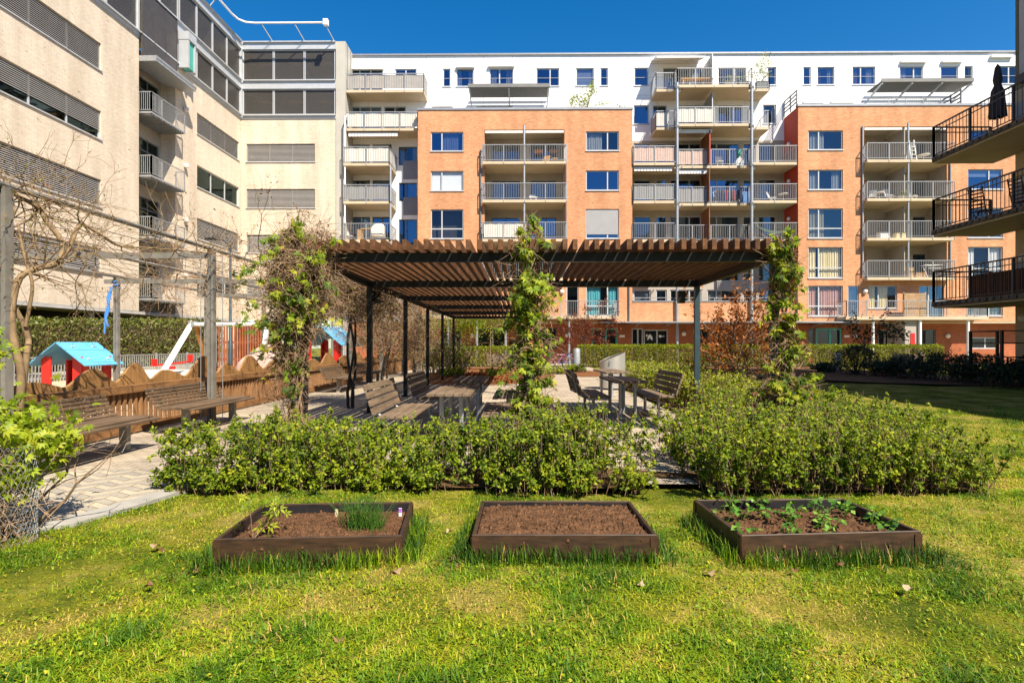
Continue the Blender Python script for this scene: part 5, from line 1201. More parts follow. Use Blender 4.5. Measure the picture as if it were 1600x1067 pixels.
def stems_geo(B, T, bend, r0, r1, nseg=4):
    """curved stems: base B tip T, returns geometry and sample function"""
    mid = (B+T)/2+bend
    def at(t): t = np.asarray(t)[:, None]; return B*(1-t)**2+2*mid*t*(1-t)+T*t*t
    gs = []; n = len(B)
    for k in range(nseg):
        t0 = np.full(n, k/nseg); t1 = np.full(n, (k+1)/nseg)
        gs.append(segs_geo(at(t0), at(t1), r0+(r1-r0)*k/nseg, r0+(r1-r0)*(k+1)/nseg))
    return cat_geo(*gs), at
def shrub_mass(t, boxes, nst, lps, leaf, mleaf, mtw, lean=.14, hj=.25, side=.05, hole=None, tmin=.22, r0=.0045, up=.7, tw2=2, dark_low=.35):
    """many upright stems with side twigs and leaves; boxes: (x0,x1,y0,y1,h)"""
    areas = np.array([(b[1]-b[0])*(b[3]-b[2]) for b in boxes]); cnt = (nst*areas/areas.sum()).astype(int)
    Bs, Ts, Hs = [], [], []
    for b, n in zip(boxes, cnt):
        u = rng.uniform(0, 1, n); v = rng.uniform(0, 1, n); x = b[0]+(b[1]-b[0])*u; y = b[2]+(b[3]-b[2])*v
        h = b[4] if not callable(b[4]) else b[4](x, y)
        P = np.stack([x, y, np.zeros(n)], 1); h = h*(1-hj*rng.uniform(0, 1, n)**1.6)*(1+.12*vnoise(P, 2.2, 3))
        ex = np.clip((np.abs(u-.5)-.32)/.18, 0, 1)*np.sign(u-.5); ey = np.clip((np.abs(v-.5)-.25)/.25, 0, 1)*np.sign(v-.5)
        h = h*(1-.22*np.maximum(np.abs(ex), np.abs(ey))**2)
        T = P+np.stack([rng.normal(0, lean, n)*h+ex*.12, rng.normal(0, lean, n)*h+ey*.10, h], 1)
        if hole is not None: k = hole(P) > rng.uniform(0, 1, n); P = P[k]; T = T[k]
        Bs.append(P); Ts.append(T)
    B = np.concatenate(Bs); T = np.concatenate(Ts); n = len(B); bend = rng.normal(0, .05, (n, 3))*np.array([1, 1, .2])
    (V, F), at = stems_geo(B, T, bend, r0, r0*.4); geos = [(V, F)]
    ids = np.repeat(np.arange(n), tw2); t0 = rng.uniform(.25, .85, len(ids))
    def at_i(ids, t): mid = (B[ids]+T[ids])/2+bend[ids]; t = t[:, None]; return B[ids]*(1-t)**2+2*mid*t*(1-t)+T[ids]*t*t
    S0 = at_i(ids, t0); d = rand_dirs(len(ids), .7); L = (T[ids][:, 2]*rng.uniform(.12, .32, len(ids)))[:, None]; S1 = S0+d*L
    geos.append(segs_geo(S0, S1, r0*.5, r0*.25))
    V, F = cat_geo(*geos); np_obj('twigs', V, F, mtw, t)
    # leaf rosettes at nodes along the stems and twigs
    nn = int(n*lps/6); k1 = nn//3; i1 = rng.integers(0, n, k1); P1 = at_i(i1, tmin+(1-tmin)*rng.uniform(0, 1, k1)**.7)+rng.normal(0, side*.3, (k1, 3))
    i2 = rng.integers(0, len(ids), nn-k1); q = rng.uniform(.35, 1.05, len(i2))[:, None]; P2 = S0[i2]+(S1[i2]-S0[i2])*q
    C = np.concatenate([P1, P2]); C = C[C[:, 2] > .03]; cv = np.clip(rng.normal(.5, .24, len(C)), 0, 1); m = len(C)
    idx = np.repeat(np.arange(m), 6); ax = rand_dirs(len(idx), .55); P = C[idx]+ax*leaf*.12+rng.normal(0, leaf*.15, (len(idx), 3))
    V, F = leaves_geo(P, leaf*rng.uniform(.55, 1.2, len(P)), up, .6, axis=ax, bias=(.2, -.55, .75)); np_obj('leaves', V, F, mleaf, t, np.clip(cv[idx]+rng.normal(0, .10, len(P)), 0, 1))
def clipped(t, boxes, dens, leaf, mleaf, mtw, rough=.05, up=.5, bare=0.0):
    """dense clipped hedge: leaves on and just under the faces of a softly uneven box, twigs inside"""
    Ps = []; seg = []
    for (x0, x1, y0, y1, h) in boxes:
        ha = float(np.mean(h(np.array([x0, x1]), np.array([y0, y1])))) if callable(h) else h
        for nx_, ny_, nz_, a, b, ar in ((0, -1, 0, 'x', 'z', (x1-x0)*ha), (0, 0, 1, 'x', 'y', (x1-x0)*(y1-y0)), (-1, 0, 0, 'y', 'z', (y1-y0)*ha), (1, 0, 0, 'y', 'z', (y1-y0)*ha), (0, 1, 0, 'x', 'z', (x1-x0)*ha*.5)):
            n = int(ar*dens); u = rng.uniform(0, 1, n); v = rng.uniform(0, 1, n)
            x = x0+(x1-x0)*u if a == 'x' else np.full(n, x1 if nx_ > 0 else x0)
            y = (y0+(y1-y0)*v if b == 'y' else np.full(n, y1 if ny_ > 0 else y0)) if a == 'x' else y0+(y1-y0)*u
            hh = h(x, y) if callable(h) else h
            z = np.full(n, 1.0)*hh if nz_ else hh*v
            P = np.stack([x, y, z], 1); Nn = np.array([nx_, ny_, nz_], float)
            dep = np.abs(rng.normal(0, .10, n))*1.0-rough*(1+vnoise(P, 1.3, 5)+.8*vnoise(P, 5, 2))
            P = P-Nn*dep[:, None]+rng.normal(0, .02, (n, 3))
            if bare > 0 and not nz_: P = P[(P[:, 2] > bare*rng.uniform(0, 1, n)) | (rng.uniform(0, 1, n) < .35)]
            Ps.append(P[P[:, 2] > .05])
        m = int((x1-x0)*(y1-y0)*70)+60; B = np.stack([rng.uniform(x0, x1, m), rng.uniform(y0, y1, m), np.zeros(m)], 1); hh = h(B[:, 0], B[:, 1]) if callable(h) else h
        T = B+np.stack([rng.normal(0, .12, m), rng.normal(0, .12, m), hh*rng.uniform(.7, 1.02, m)], 1); seg.append(segs_geo(B, T, .012, .005))
    V, F = cat_geo(*seg); np_obj('twigs', V, F, mtw, t)
    P = np.concatenate(Ps); V, F = leaves_geo(P, leaf, up, .7); np_obj('leaves', V, F, mleaf, t, np.clip(rng.normal(.5, .24, len(P)), 0, 1))
# ---- front hedges
def gap(P): return np.clip(.74+.9*vnoise(P, 2.4, 9), .10, 1)
h = thing('hedge', 'loose leafy hedge behind the planter bed with chives, left of the other hedges', 'hedge', (-2.3, 5.9, 0), 0, 'loose spring hedges round the tables')
shrub_mass(h, [(-3.5, -2.3, 5.5, 6.3, .72), (-2.3, -1.25, 5.5, 6.35, .70), (-1.25, -.95, 5.5, 6.1, .45), (-3.5, -.9, 5.42, 5.6, .30)], 620, 96, .037, ML_HEDGE, MT_TWIG, hole=gap)
h = thing('hedge', 'loose leafy hedge straight behind the bare soil planter bed', 'hedge', (.1, 5.9, 0), 0, 'loose spring hedges round the tables')
shrub_mass(h, [(-.92, -.2, 5.55, 6.35, .70), (-.2, 1.2, 5.5, 6.4, .80), (-1.0, 1.15, 5.42, 5.6, .32)], 540, 98, .037, ML_HEDGE, MT_TWIG, hole=gap)
h = thing('hedge', 'broad twiggy hedge behind the strawberry bed, running back along the paving', 'hedge', (3.2, 6.5, 0), 0, 'loose spring hedges round the tables')
shrub_mass(h, [(1.75, 3.2, 5.45, 7.2, .78), (3.2, 4.5, 5.4, 6.3, lambda x, y: .74-.06*(x-3.2)), (3.2, 4.85, 6.3, 7.4, .74), (1.8, 4.4, 5.38, 5.5, .42), (3.4, 5.15, 7.4, 10.5, .74)], 1900, 84, .037, ML_HEDGE, MT_TWIG, lean=.2)
h = thing('hedge', 'low bright hedge along the right edge of the paving behind the sunlit bench', 'hedge', (4.1, 15, 0), 0, 'loose spring hedges round the tables')
shrub_mass(h, [(3.45, 5.2, 10.5, 13.5, .80), (3.45, 5.2, 13.5, 23.0, .84)], 1400, 44, .064, ML_CLIP, MT_TWIG, r0=.006, side=.07)
# ---- clipped hedges
x0, x1 = fx(906, 36.2), fx(1470, 36.2)
h = thing('hedge', 'long clipped lime green hedge in front of the brick ground floor', 'hedge', (x0, 36.8, 0)); clipped(h, [(x0, x1, 36.0, 37.4, 1.36)], 620, .08, ML_CLIP, MT_TWIG, bare=.3)
h = thing('hedge', 'shorter clipped green hedge seen between the pergola posts', 'hedge', (fx(750, 36), 36.8, 0)); clipped(h, [(fx(668, 36), fx(822, 36), 36.0, 37.4, 1.25)], 560, .08, ML_CLIP, MT_TWIG, bare=.3)
h = thing('hedge', 'tall olive green clipped hedge in front of the office ground floor', 'hedge', (-19.6, 25, 0)); clipped(h, [(-20.4, -19.0, 14.0, 36.0, lambda x, y: 1.75+.042*(y-8)+.0*x)], 210, .12, ML_DARKHEDGE, MT_TWIG, rough=.10)

# ---- branching woody plants
def grow(start, d, L, r, depth, out, wig=.25, split=3, tipz=0.0, droop=0.0, shrink=.66):
    p = np.array(start, float); d = np.array(d, float); d /= np.linalg.norm(d); n = max(2, int(L/.14)); seg = L/n
    for k in range(n):
        d = d+rng.normal(0, wig, 3)*.5+np.array([0, 0, tipz-droop*k/n]); d /= np.linalg.norm(d)
        q = p+d*seg; ra = r*(1-.5*k/n); rb = r*(1-.5*(k+1)/n); out.append((p, q, ra, rb, depth)); p = q
        if depth > 0 and k >= n*.3 and rng.uniform() < split/n*1.4:
            e = d+rng.normal(0, .75, 3); grow(p, e, L*rng.uniform(.4, .8)*shrink/.66, rb*.62, depth-1, out, wig, split, tipz, droop, shrink)
    if depth > 0:
        for _ in range(2): grow(p, d+rng.normal(0, .55, 3), L*rng.uniform(.5, .8), r*.48, depth-1, out, wig, split, tipz, droop, shrink)
def wood(out, name, mat, par, n=5):
    P = np.array([o[0] for o in out]); Q = np.array([o[1] for o in out]); a = np.array([o[2] for o in out]); b = np.array([o[3] for o in out])
    V, F = segs_geo(P, Q, np.maximum(a, .0015), np.maximum(b, .0012), n); return np_obj(name, V, F, mat, par, smooth=True)
def tips(out, k, maxd=1, jit=.05):
    c = [o for o in out if o[4] <= maxd]; i = rng.integers(0, len(c), k); u = rng.uniform(0, 1, (k, 1))
    return np.array([c[j][0] for j in i])*(1-u)+np.array([c[j][1] for j in i])*u+rng.normal(0, jit, (k, 3))
def leaf_obj(par, P, size, mat, up=.6, name='leaves', aspect=.55, mu=.5, sd=.24, fn=None):
    V, F = leaves_geo(P, size, up, aspect); np_obj(name, V, F, mat, par, np.clip(rng.normal(mu, sd, len(P)), 0, 1))
# wisteria on the left trellis
t = thing('bare_wisteria', 'bare twisting tan vine climbing the trellis at the left edge', 'climbing vine', (-5.3, 6.2, 0))
out = []
def path3(pts, r0, r1):
    pts = [np.array(p, float) for p in pts]; n = len(pts)-1; fine = []
    for k in range(n):
        for u in (0, .34, .67):
            p0 = pts[max(k-1, 0)]; p1 = pts[k]; p2 = pts[k+1]; p3 = pts[min(k+2, n)]
            fine.append(.5*((2*p1)+(-p0+p2)*u+(2*p0-5*p1+4*p2-p3)*u*u+(-p0+3*p1-3*p2+p3)*u**3))
    fine.append(pts[-1])
    for k in range(len(fine)-1): a = r0+(r1-r0)*k/len(fine); b = r0+(r1-r0)*(k+1)/len(fine); out.append((fine[k], fine[k+1], a, b, 3))
    return fine
def pp(px, py, d): v = aty(px, py, d); return (v.x, v.y, v.z)
f1 = path3([pp(30, 640, 6.15), pp(33, 585, 6.15), pp(22, 535, 6.1), pp(18, 485, 6.1), pp(30, 435, 6.15), pp(58, 420, 6.25), pp(88, 411, 6.4), pp(108, 385, 6.55), pp(118, 362, 6.75), pp(127, 348, 6.95)], .042, .026)
f2 = path3([pp(32, 640, 6.2), pp(42, 552, 6.2), pp(44, 530, 6.25), pp(33, 500, 6.2), pp(19, 470, 6.15), pp(22, 440, 6.2)], .034, .024)
f3 = path3([pp(93, 410, 6.4), pp(98, 380, 6.5), pp(72, 345, 6.5), pp(60, 325, 6.5), pp(30, 308, 6.3), pp(5, 295, 6.1)], .032, .018)
f4 = path3([pp(40, 510, 6.2), pp(48, 470, 6.2), pp(50, 440, 6.2), pp(38, 400, 6.2), pp(28, 350, 6.3)], .020, .012)
f5 = path3([pp(127, 348, 6.95), pp(165, 372, 7.2), pp(190, 385, 7.6), pp(240, 388, 8.4), pp(330, 396, 9.8)], .020, .010)
for f, k in ((f1, 22), (f3, 34), (f4, 10), (f5, 20)):
    for _ in range(k):
        p = f[rng.integers(len(f)//2, len(f))]; grow(p, rng.normal(0, 1, 3)+np.array([0, .3, .35]), rng.uniform(.28, .62), .009, 2, out, .6, 3, .02)
for px, py in ((140, 400), (150, 430), (120, 440), (135, 520)):     # hanging shoots
    grow(pp(px, 395, 7.0), (rng.normal(0, .3), rng.normal(0, .3), -1), .9, .008, 1, out, .5, 2, 0)
wood(out, 'branches', MT_TAN, t, 6)
P = tips(out, 420, 1, .02); leaf_obj(t, P, .045, ML_DRY, .3, 'buds', .4, .7)
# bare twiggy growth over the trellis top
def trellis_twigs(label, x, y0, y1, n, k, mleaf=ML_DRY, zc=3.1):
    t = thing('bare_vine', label, 'climbing vine', (x, (y0+y1)/2, 0), 0, 'bare vines growing over the steel trellis'); out = []
    for _ in range(n):
        y = rng.uniform(y0, y1); grow((x+rng.normal(0, .25), y, zc+rng.normal(0, .08)), (rng.normal(0, 1), rng.normal(0, 1), rng.normal(.25, .4)), rng.uniform(.6, 1.3), .012, 2, out, .5, 3, .0, .05)
    wood(out, 'branches', MT_DRY, t, 4); leaf_obj(t, tips(out, k, 2, .04), .055, mleaf, .3, 'leaves', .5, .35, .3); return t
trellis_twigs('tangle of bare twigs on the trellis top next to the pergola corner', XA+.1, 10.4, 13.8, 22, 500)
trellis_twigs('thin bare twigs lying along the middle of the trellis top', XM, 9.6, 14.2, 12, 120)
trellis_twigs('thick mat of dry twigs on the far trellis row above the swing', XBb+.4, 15.0, 22.0, 34, 500)
# dry vine thickets with trunks between path and pergola
def thicket(label, x, y, w_, h0, h1, k, tw, lean=0, zc=None, mu=.38, trunk_r=.06):
    t = thing('dry_vine', label, 'climbing vine', (x, y, 0), 0, 'dry vines climbing beside the pergola'); out = []
    tp = []
    for s in range(4):
        a = rng.uniform(0, 2*PI); p = np.array([x+.07*math.cos(a), y+.07*math.sin(a), 0.0])
        for q in range(9): n_ = np.array([x+lean*q/9+.09*math.cos(a+q*.8), y+.09*math.sin(a+q*.8), h1*(q+1)/9]); out.append((p, n_, trunk_r*(1-.06*q)*.6, trunk_r*(1-.06*(q+1))*.6, 3)); p = n_
    wood(out, 'trunk', MT_DARK, t, 6)
    n = tw; C = np.stack([x+lean*.6+rng.normal(0, w_*.42, n), y+rng.normal(0, w_*.55, n), rng.uniform(h0, h1, n)], 1); C[:, 2] += .15*vnoise(C, 2, 1)
    D = rand_dirs(n, -.1); L = rng.uniform(.15, .5, n)[:, None]; M1 = C+D*L*.5; E = M1+(D+rng.normal(0, .5, (n, 3)))*L*.5
    V, F = cat_geo(segs_geo(C, M1, .0055, .0045), segs_geo(M1, E, .0045, .0025)); np_obj('twigs', V, F, MT_DRY, t)
    i = rng.integers(0, n, k); P = M1[i]+rng.normal(0, .09, (k, 3)); leaf_obj(t, P, .06, ML_DRY, .3, 'leaves', .55, mu, .3)
thicket('dry brown vine with thick dark trunk just left of the first pergola post', -3.78, 12.6, 1.0, 2.1, 3.45, 3800, 2400)
thicket('dry vine with twisted trunk between the second and third pergola posts', -4.5, 18.6, 1.15, 1.2, 3.6, 4200, 2600, .4)
thicket('dry vine farther back near the third pergola post', -4.7, 25.0, 1.5, .8, 3.5, 4000, 2400, .3, mu=.5)
thicket('dry vine over the trellis post beyond the play fence rail', -6.0, 22.5, 1.3, 1.4, 3.7, 3200, 2200)
# leafy creepers on the pergola posts
def creeper(label, x, y, prof, k, tw, stem_h, size=.095, dry=0, mat=None, seed=0, front=.55):
    """prof: list of (z, half_width, xoff, density)"""
    t = thing('leafy_creeper', label, 'climbing plant', (x, y, 0), 0, 'green creepers on the front pergola posts'); out = []
    zs = np.array([p[0] for p in prof]); ws = np.array([p[1] for p in prof]); xs = np.array([p[2] for p in prof]); ds = np.array([p[3] for p in prof])
    for s in range(5):
        a = s*1.26+seed; p = np.array([x+.08*math.cos(a), y+.08*math.sin(a), 0.0]); nn = 14
        for q in range(nn):
            zz = stem_h*(q+1)/nn; xo = np.interp(zz, zs, xs); n_ = np.array([x+xo*.6+.09*math.cos(a+q*.7)+rng.normal(0, .02), y+.09*math.sin(a+q*.7), zz]); out.append((p, n_, .022*(1-.04*q), .022*(1-.04*(q+1)), 3)); p = n_
    wood(out, 'stems', MT_TWIG, t, 5)
    cdf = np.cumsum(ds)/ds.sum()
    def sample(n, sp):
        zz = np.interp(rng.uniform(0, 1, n*2), np.concatenate([[0], cdf]), np.concatenate([[zs[0]], zs]))
        wv = np.interp(zz, zs, ws); xo = np.interp(zz, zs, xs); a = rng.uniform(0, 2*PI, n*2); r = np.sqrt(rng.uniform(.05, 1, n*2))*sp
        P = np.stack([x+xo+wv*r*np.cos(a), y-.05+wv*r*front*np.sin(a), zz], 1)
        dn = vnoise(P, 3.2, seed)+.5*vnoise(P, 8, seed+2); return P[np.argsort(-(dn+rng.uniform(-.6, .6, n*2)))[:n]]
    C = sample(tw, .8); n = len(C); D = rand_dirs(n, -.1); L = rng.uniform(.1, .38, n)[:, None]; M1 = C+D*L*.5; E = M1+(D+rng.normal(0, .6, (n, 3))+np.array([0, 0, -.25]))*L*.5
    V, F = cat_geo(segs_geo(C, M1, .0045, .0035), segs_geo(M1, E, .0035, .002)); np_obj('twigs', V, F, MT_DRY, t)
    ns = k//11; O = sample(ns, .45); zz = O[:, 2]; wv = np.interp(zz, zs, ws); D = rand_dirs(ns, .15); D[:, 1] -= .25; L = (wv*rng.uniform(.35, 1.35, ns))[:, None]
    mid = O+D*L*.55+np.array([0, 0, .05]); end = O+D*L+np.array([0, 0, -.35])*L
    V, F = cat_geo(segs_geo(O, mid, .004, .003), segs_geo(mid, end, .003, .0015)); np_obj('shoots', V, F, MT_TWIG, t)
    i = np.repeat(np.arange(ns), 11); u = rng.uniform(.1, 1.05, len(i))[:, None]; P = O[i]*(1-u)**2+2*mid[i]*u*(1-u)+end[i]*u*u+rng.normal(0, .022, (len(i), 3))
    V, F, var = palmate_geo(P, size); sv = np.repeat(rng.normal(0, .16, ns)[i], 5); np_obj('leaves', V, F, mat or ML_VINE, t, np.clip(var*.75+.1+sv+rng.normal(0, .05, len(var)), 0, 1))
    if dry:
        P = sample(dry, .9); leaf_obj(t, P, .05, ML_DRY, .3, 'dry_leaves', .6, .3, .25)
    return t
creeper('leafy creeper covering the middle front pergola post up past the rafters', XPM, 8.02, [(.35, .30, 0, .5), (.7, .32, .05, 1), (1.1, .36, -.02, 1), (1.6, .42, -.0, 1.2), (2.1, .34, -.02, 1.1), (2.6, .32, -.05, 1.1), (2.95, .26, -.08, .6), (3.2, .10, 0, .18)], 1750, 600, 2.9, seed=1, dry=150)
creeper('leafy creeper on the left front pergola post, green above and dry below', XP0, 8.02, [(.3, .30, -.1, .3), (.7, .28, -.12, .35), (1.2, .30, -.12, .3), (1.6, .40, -.08, .5), (2.0, .55, .0, 1.4), (2.4, .58, -.0, 1.7), (2.75, .55, .05, 1.5), (3.05, .42, .1, .7), (3.35, .25, .0, .12)], 1200, 3000, 2.9, seed=4, dry=900)
creeper('leafy creeper on the right front pergola post at the end of the rafters', XP1+.02, 8.02, [(.3, .50, .08, .9), (.6, .55, .10, 1.6), (.9, .42, .05, 1.0), (1.4, .24, .05, .7), (1.9, .22, .02, .8), (2.3, .22, .02, .8), (2.7, .26, .05, .9), (2.95, .2, .02, .4)], 1500, 700, 2.8, seed=7, dry=200)
# lime creeper bush at the lower left with a wire guard
t = thing('creeper_bush', 'bright lime creeper bush with bare roots at the lower left edge', 'climbing plant', (-3.9, 4.25, 0)); out = []
for s in range(9):
    b = np.array([-3.95+rng.normal(0, .16), 4.25+rng.normal(0, .1), 0]); grow(b, (rng.normal(.1, .3), rng.normal(0, .3), 1), rng.uniform(.35, .62), .015, 2, out, .45, 2, .02)
wood(out, 'stems', MT_TWIG, t, 5)
k = 1100; c = [(-3.86, 4.35, .82, .24, .25, .13), (-3.62, 4.3, .70, .12, .2, .10), (-4.12, 4.3, .90, .2, .25, .15), (-4.28, 4.4, 1.40, .10, .2, .18), (-3.75, 4.2, .50, .12, .15, .10)]; Ps = []
for cx, cy, cz, sx, sy, sz in c: Ps.append(np.stack([rng.normal(cx, sx*.62, k//5), rng.normal(cy, sy*.6, k//5), rng.normal(cz, sz*.62, k//5)], 1))
P = np.concatenate(Ps); V, F, var = palmate_geo(P, .072); np_obj('leaves', V, F, ML_LIME, t, var)
n = 420; C = np.stack([rng.normal(-3.9, .16, n), rng.normal(4.15, .12, n), rng.uniform(.02, .62, n)], 1); D = rand_dirs(n, 0); L = rng.uniform(.08, .28, n)[:, None]
V, F = segs_geo(C, C+D*L, .0035, .002); np_obj('dry_twigs', V, F, MT_DRY, t)
t = thing('wire_guard', 'chicken wire guard round the roots of the lime creeper bush', 'wire mesh', (-3.95, 4.0, 0)); S = []; E = []
cx, cy, R = -3.92, 4.1, .36
for i in range(46):
    for j in range(17):
        a = (i+.5*(j % 2))*2*PI/46; z = .02+j*.042; p = [cx+R*math.cos(a), cy+R*.6*math.sin(a), z]; s_ = 2*PI/46
        for da in (-.5, .5): S.append(p); E.append([cx+R*math.cos(a+da*s_), cy+R*.6*math.sin(a+da*s_), z+.030])
        S.append([p[0], p[1], p[2]-.012]); E.append(p)
V, F = segs_geo(np.array(S), np.array(E), .0014, .0014); np_obj('wire_mesh', V, F, M['galv'], t)
# ---- small trees and shrubs
def small_tree(name, label, x, y, h_, cz, rx, rz, k, leaf, ml, mt, tr=.04, branches=7, grp=None, cat='tree', twigs=True):
    t = thing(name, label, cat, (x, y, 0), 0, grp); out = []; p = np.array([x, y, 0.0])
    for q in range(6): n_ = np.array([x+rng.normal(0, .02), y+rng.normal(0, .02), (cz-rz*.6)*(q+1)/6]); out.append((p, n_, tr*(1-.07*q), tr*(1-.07*(q+1)), 3)); p = n_
    for b in range(branches): a = b*2*PI/branches+rng.uniform(-.3, .3); grow(p-np.array([0, 0, rng.uniform(0, .3)*rz]), (math.cos(a)*rx, math.sin(a)*rx, rz*rng.uniform(.5, 1.5)), math.hypot(rx, rz)*rng.uniform(.55, .85), tr*.45, 2, out, .35, 3, .02)
    wood(out, 'trunk', mt, t, 5)
    P = tips(out, k, 1, .07); leaf_obj(t, P, leaf, ml, .4, 'crown', .6); return t
small_tree('copper_maple', 'small dark red leaved tree in front of the teal house door', fx(913, 29), 29.0, 3.2, 2.25, 1.25, .75, 2600, .09, ML_RED, MT_DARK, .035)
t = thing('bronze_shrub', 'tall open shrub with bronze orange young leaves right of the pergola post', 'shrub', (5.75, 15, 0)); out = []
for s in range(7): grow((5.75+rng.normal(0, .08), 15+rng.normal(0, .1), 0), (rng.normal(0, .22), rng.normal(0, .2), 1), rng.uniform(1.3, 1.8), .03, 2, out, .25, 3, .05)
wood(out, 'branches', MT_TWIG, t, 5); leaf_obj(t, tips(out, 2800, 1, .06), .10, ML_BRONZE, .3, 'leaves', .5)
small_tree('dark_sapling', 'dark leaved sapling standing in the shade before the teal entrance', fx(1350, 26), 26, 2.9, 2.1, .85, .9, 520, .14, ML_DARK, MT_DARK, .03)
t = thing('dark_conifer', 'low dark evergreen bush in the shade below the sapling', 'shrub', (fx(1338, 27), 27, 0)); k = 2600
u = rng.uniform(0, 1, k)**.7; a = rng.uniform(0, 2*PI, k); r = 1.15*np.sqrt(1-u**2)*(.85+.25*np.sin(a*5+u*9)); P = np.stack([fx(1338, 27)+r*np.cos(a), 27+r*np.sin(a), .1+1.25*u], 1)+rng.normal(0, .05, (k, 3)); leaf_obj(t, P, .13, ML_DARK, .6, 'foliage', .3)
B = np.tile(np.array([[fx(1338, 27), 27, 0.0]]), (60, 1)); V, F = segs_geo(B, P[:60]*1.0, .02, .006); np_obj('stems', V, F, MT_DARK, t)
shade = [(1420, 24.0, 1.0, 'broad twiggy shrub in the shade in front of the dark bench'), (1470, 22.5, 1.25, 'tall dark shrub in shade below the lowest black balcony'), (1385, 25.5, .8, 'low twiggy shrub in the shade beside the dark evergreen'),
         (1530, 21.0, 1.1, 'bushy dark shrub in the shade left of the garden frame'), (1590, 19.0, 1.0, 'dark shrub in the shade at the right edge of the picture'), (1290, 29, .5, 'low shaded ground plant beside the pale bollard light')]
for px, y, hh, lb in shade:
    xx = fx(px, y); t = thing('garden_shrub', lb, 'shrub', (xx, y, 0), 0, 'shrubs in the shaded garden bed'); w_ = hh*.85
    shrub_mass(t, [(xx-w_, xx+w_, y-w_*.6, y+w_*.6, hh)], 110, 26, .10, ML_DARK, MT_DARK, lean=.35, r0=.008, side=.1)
for px, lb in ((766, 'pleached lime tree on a thin stem beyond the pergola'), (705, 'pleached lime tree half hidden by the left pergola posts')):
    xx = fx(px, 30.5); t = thing('pleached_tree', lb, 'tree', (xx, 30.5, 0), 0, 'pleached trees beyond the pergola'); out = []; p = np.array([xx, 30.5, 0.0])
    for q in range(6): n_ = np.array([xx+rng.normal(0, .015), 30.5, 2.4*(q+1)/6]); out.append((p, n_, .035, .033, 3)); p = n_
    for s in (-1, 1):
        for z in (2.1, 2.5, 2.9): grow((xx, 30.5, min(z, 2.4)), (s*1.0, rng.normal(0, .1), (z-2.3)*.7), 1.5, .016, 2, out, .25, 3, 0)
    wood(out, 'trunk', MT_TWIG, t, 5); k = 1500; P = np.stack([xx+rng.uniform(-1.75, 1.75, k), 30.5+rng.normal(0, .28, k), 2.55+rng.normal(0, .33, k)], 1); P = np.concatenate([P, tips(out, 500, 1, .08)]); leaf_obj(t, P, .10, ML_VINE, .5, 'crown', .6, .5, .2)
t = thing('twiggy_shrub', 'pale stemmed twiggy shrub at the back of the pergola', 'shrub', (-3.9, 26.5, 0)); shrub_mass(t, [(-4.9, -2.6, 25.9, 27.4, 1.75)], 170, 20, .08, ML_VINE, MT_PALE, lean=.3, r0=.013, side=.1)
mp = [(708, 24.5, .5, 'round yellow green plant in the bark bed behind the second table'), (742, 22.5, .35, 'low reddish plant in the bark bed'), (775, 23.5, .5, 'leafy plant in the bark bed under the distant bench'), (790, 21.0, .3, 'sprawling low plant at the front edge of the bark bed'),
      (868, 27, .4, 'yellowish low plant beside the bicycles'), (838, 26, .4, 'green low plant behind the middle creeper'), (900, 29, .45, 'low shrub at the foot of the red leaved tree')]
for i, (px, y, hh, lb) in enumerate(mp):
    xx = fx(px, y); t = thing('bed_plant', lb, 'plant', (xx, y, 0), 0, 'low plants in the bark beds'); shrub_mass(t, [(xx-hh*.9, xx+hh*.9, y-.4, y+.4, hh)], 80, 26, .07, (ML_VINE, ML_BRONZE)[i in (1, 3)], MT_TWIG, lean=.4, r0=.005, side=.08)
# terrace and balcony plants far away
for px, py, y, hh, lb in ((916, 172, 43.3, 1.85, 'green bush in a pot on the terrace above the brick block'), (898, 172, 43.0, 1.1, 'smaller terrace bush beside the tall one'), (969, 172, 42.6, .35, 'small plant at the right corner of the brick terrace')):
    p = aty(px, py, y); t = thing('terrace_bush', lb, 'plant', (p.x, y, p.z-.2)); out = []
    for s in range(6): grow((p.x, y, p.z-.1), (rng.normal(0, .5), rng.normal(0, .4), 1), hh*.75, .018, 1, out, .3, 3)
    wood(out, 'stems', MT_TWIG, t, 4); leaf_obj(t, tips(out, int(190*hh), 1, .12), .15, ML_LIME, .4, 'leaves', .6)
    m = MB(); m.lathe(p.x, y, [(.16, p.z-.2), (.22, p.z+.15)], 12); m.build('pot', pm('clay_pot', (.30, .12, .06), .8), t)
# ---- plants in the beds
q, bt = BED[2]
def bedp(q, u, v): a = q[0].lerp(q[1], u); b = q[3].lerp(q[2], u); return a.lerp(b, v)
sb = [(.06, .12, 'strawberry plant in the near left corner of its bed'), (.30, .10, 'large strawberry plant at the near board, left of the middle'), (.50, .13, 'strawberry plant at the near board in the middle'), (.62, .30, 'strawberry plant right of the bed centre'), (.08, .52, 'strawberry plant along the left board'), (.20, .62, 'small strawberry plant at the back left'),
      (.34, .55, 'strawberry plant near the middle of the left half'), (.42, .42, 'strawberry plant left of the bed centre'), (.55, .62, 'strawberry plant at the back centre'), (.64, .52, 'big pale strawberry plant in the right half'), (.74, .82, 'strawberry plant in the far right half by the back board'), (.86, .66, 'bushy strawberry plant near the right board'),
      (.90, .82, 'dark strawberry plant in the far right corner'), (.92, .42, 'strawberry plant halfway along the right board'), (.86, .14, 'strawberry plant in the near right corner'), (.22, .93, 'upright strawberry plant against the back liner, left'), (.41, .92, 'upright strawberry plant against the back liner, right')]
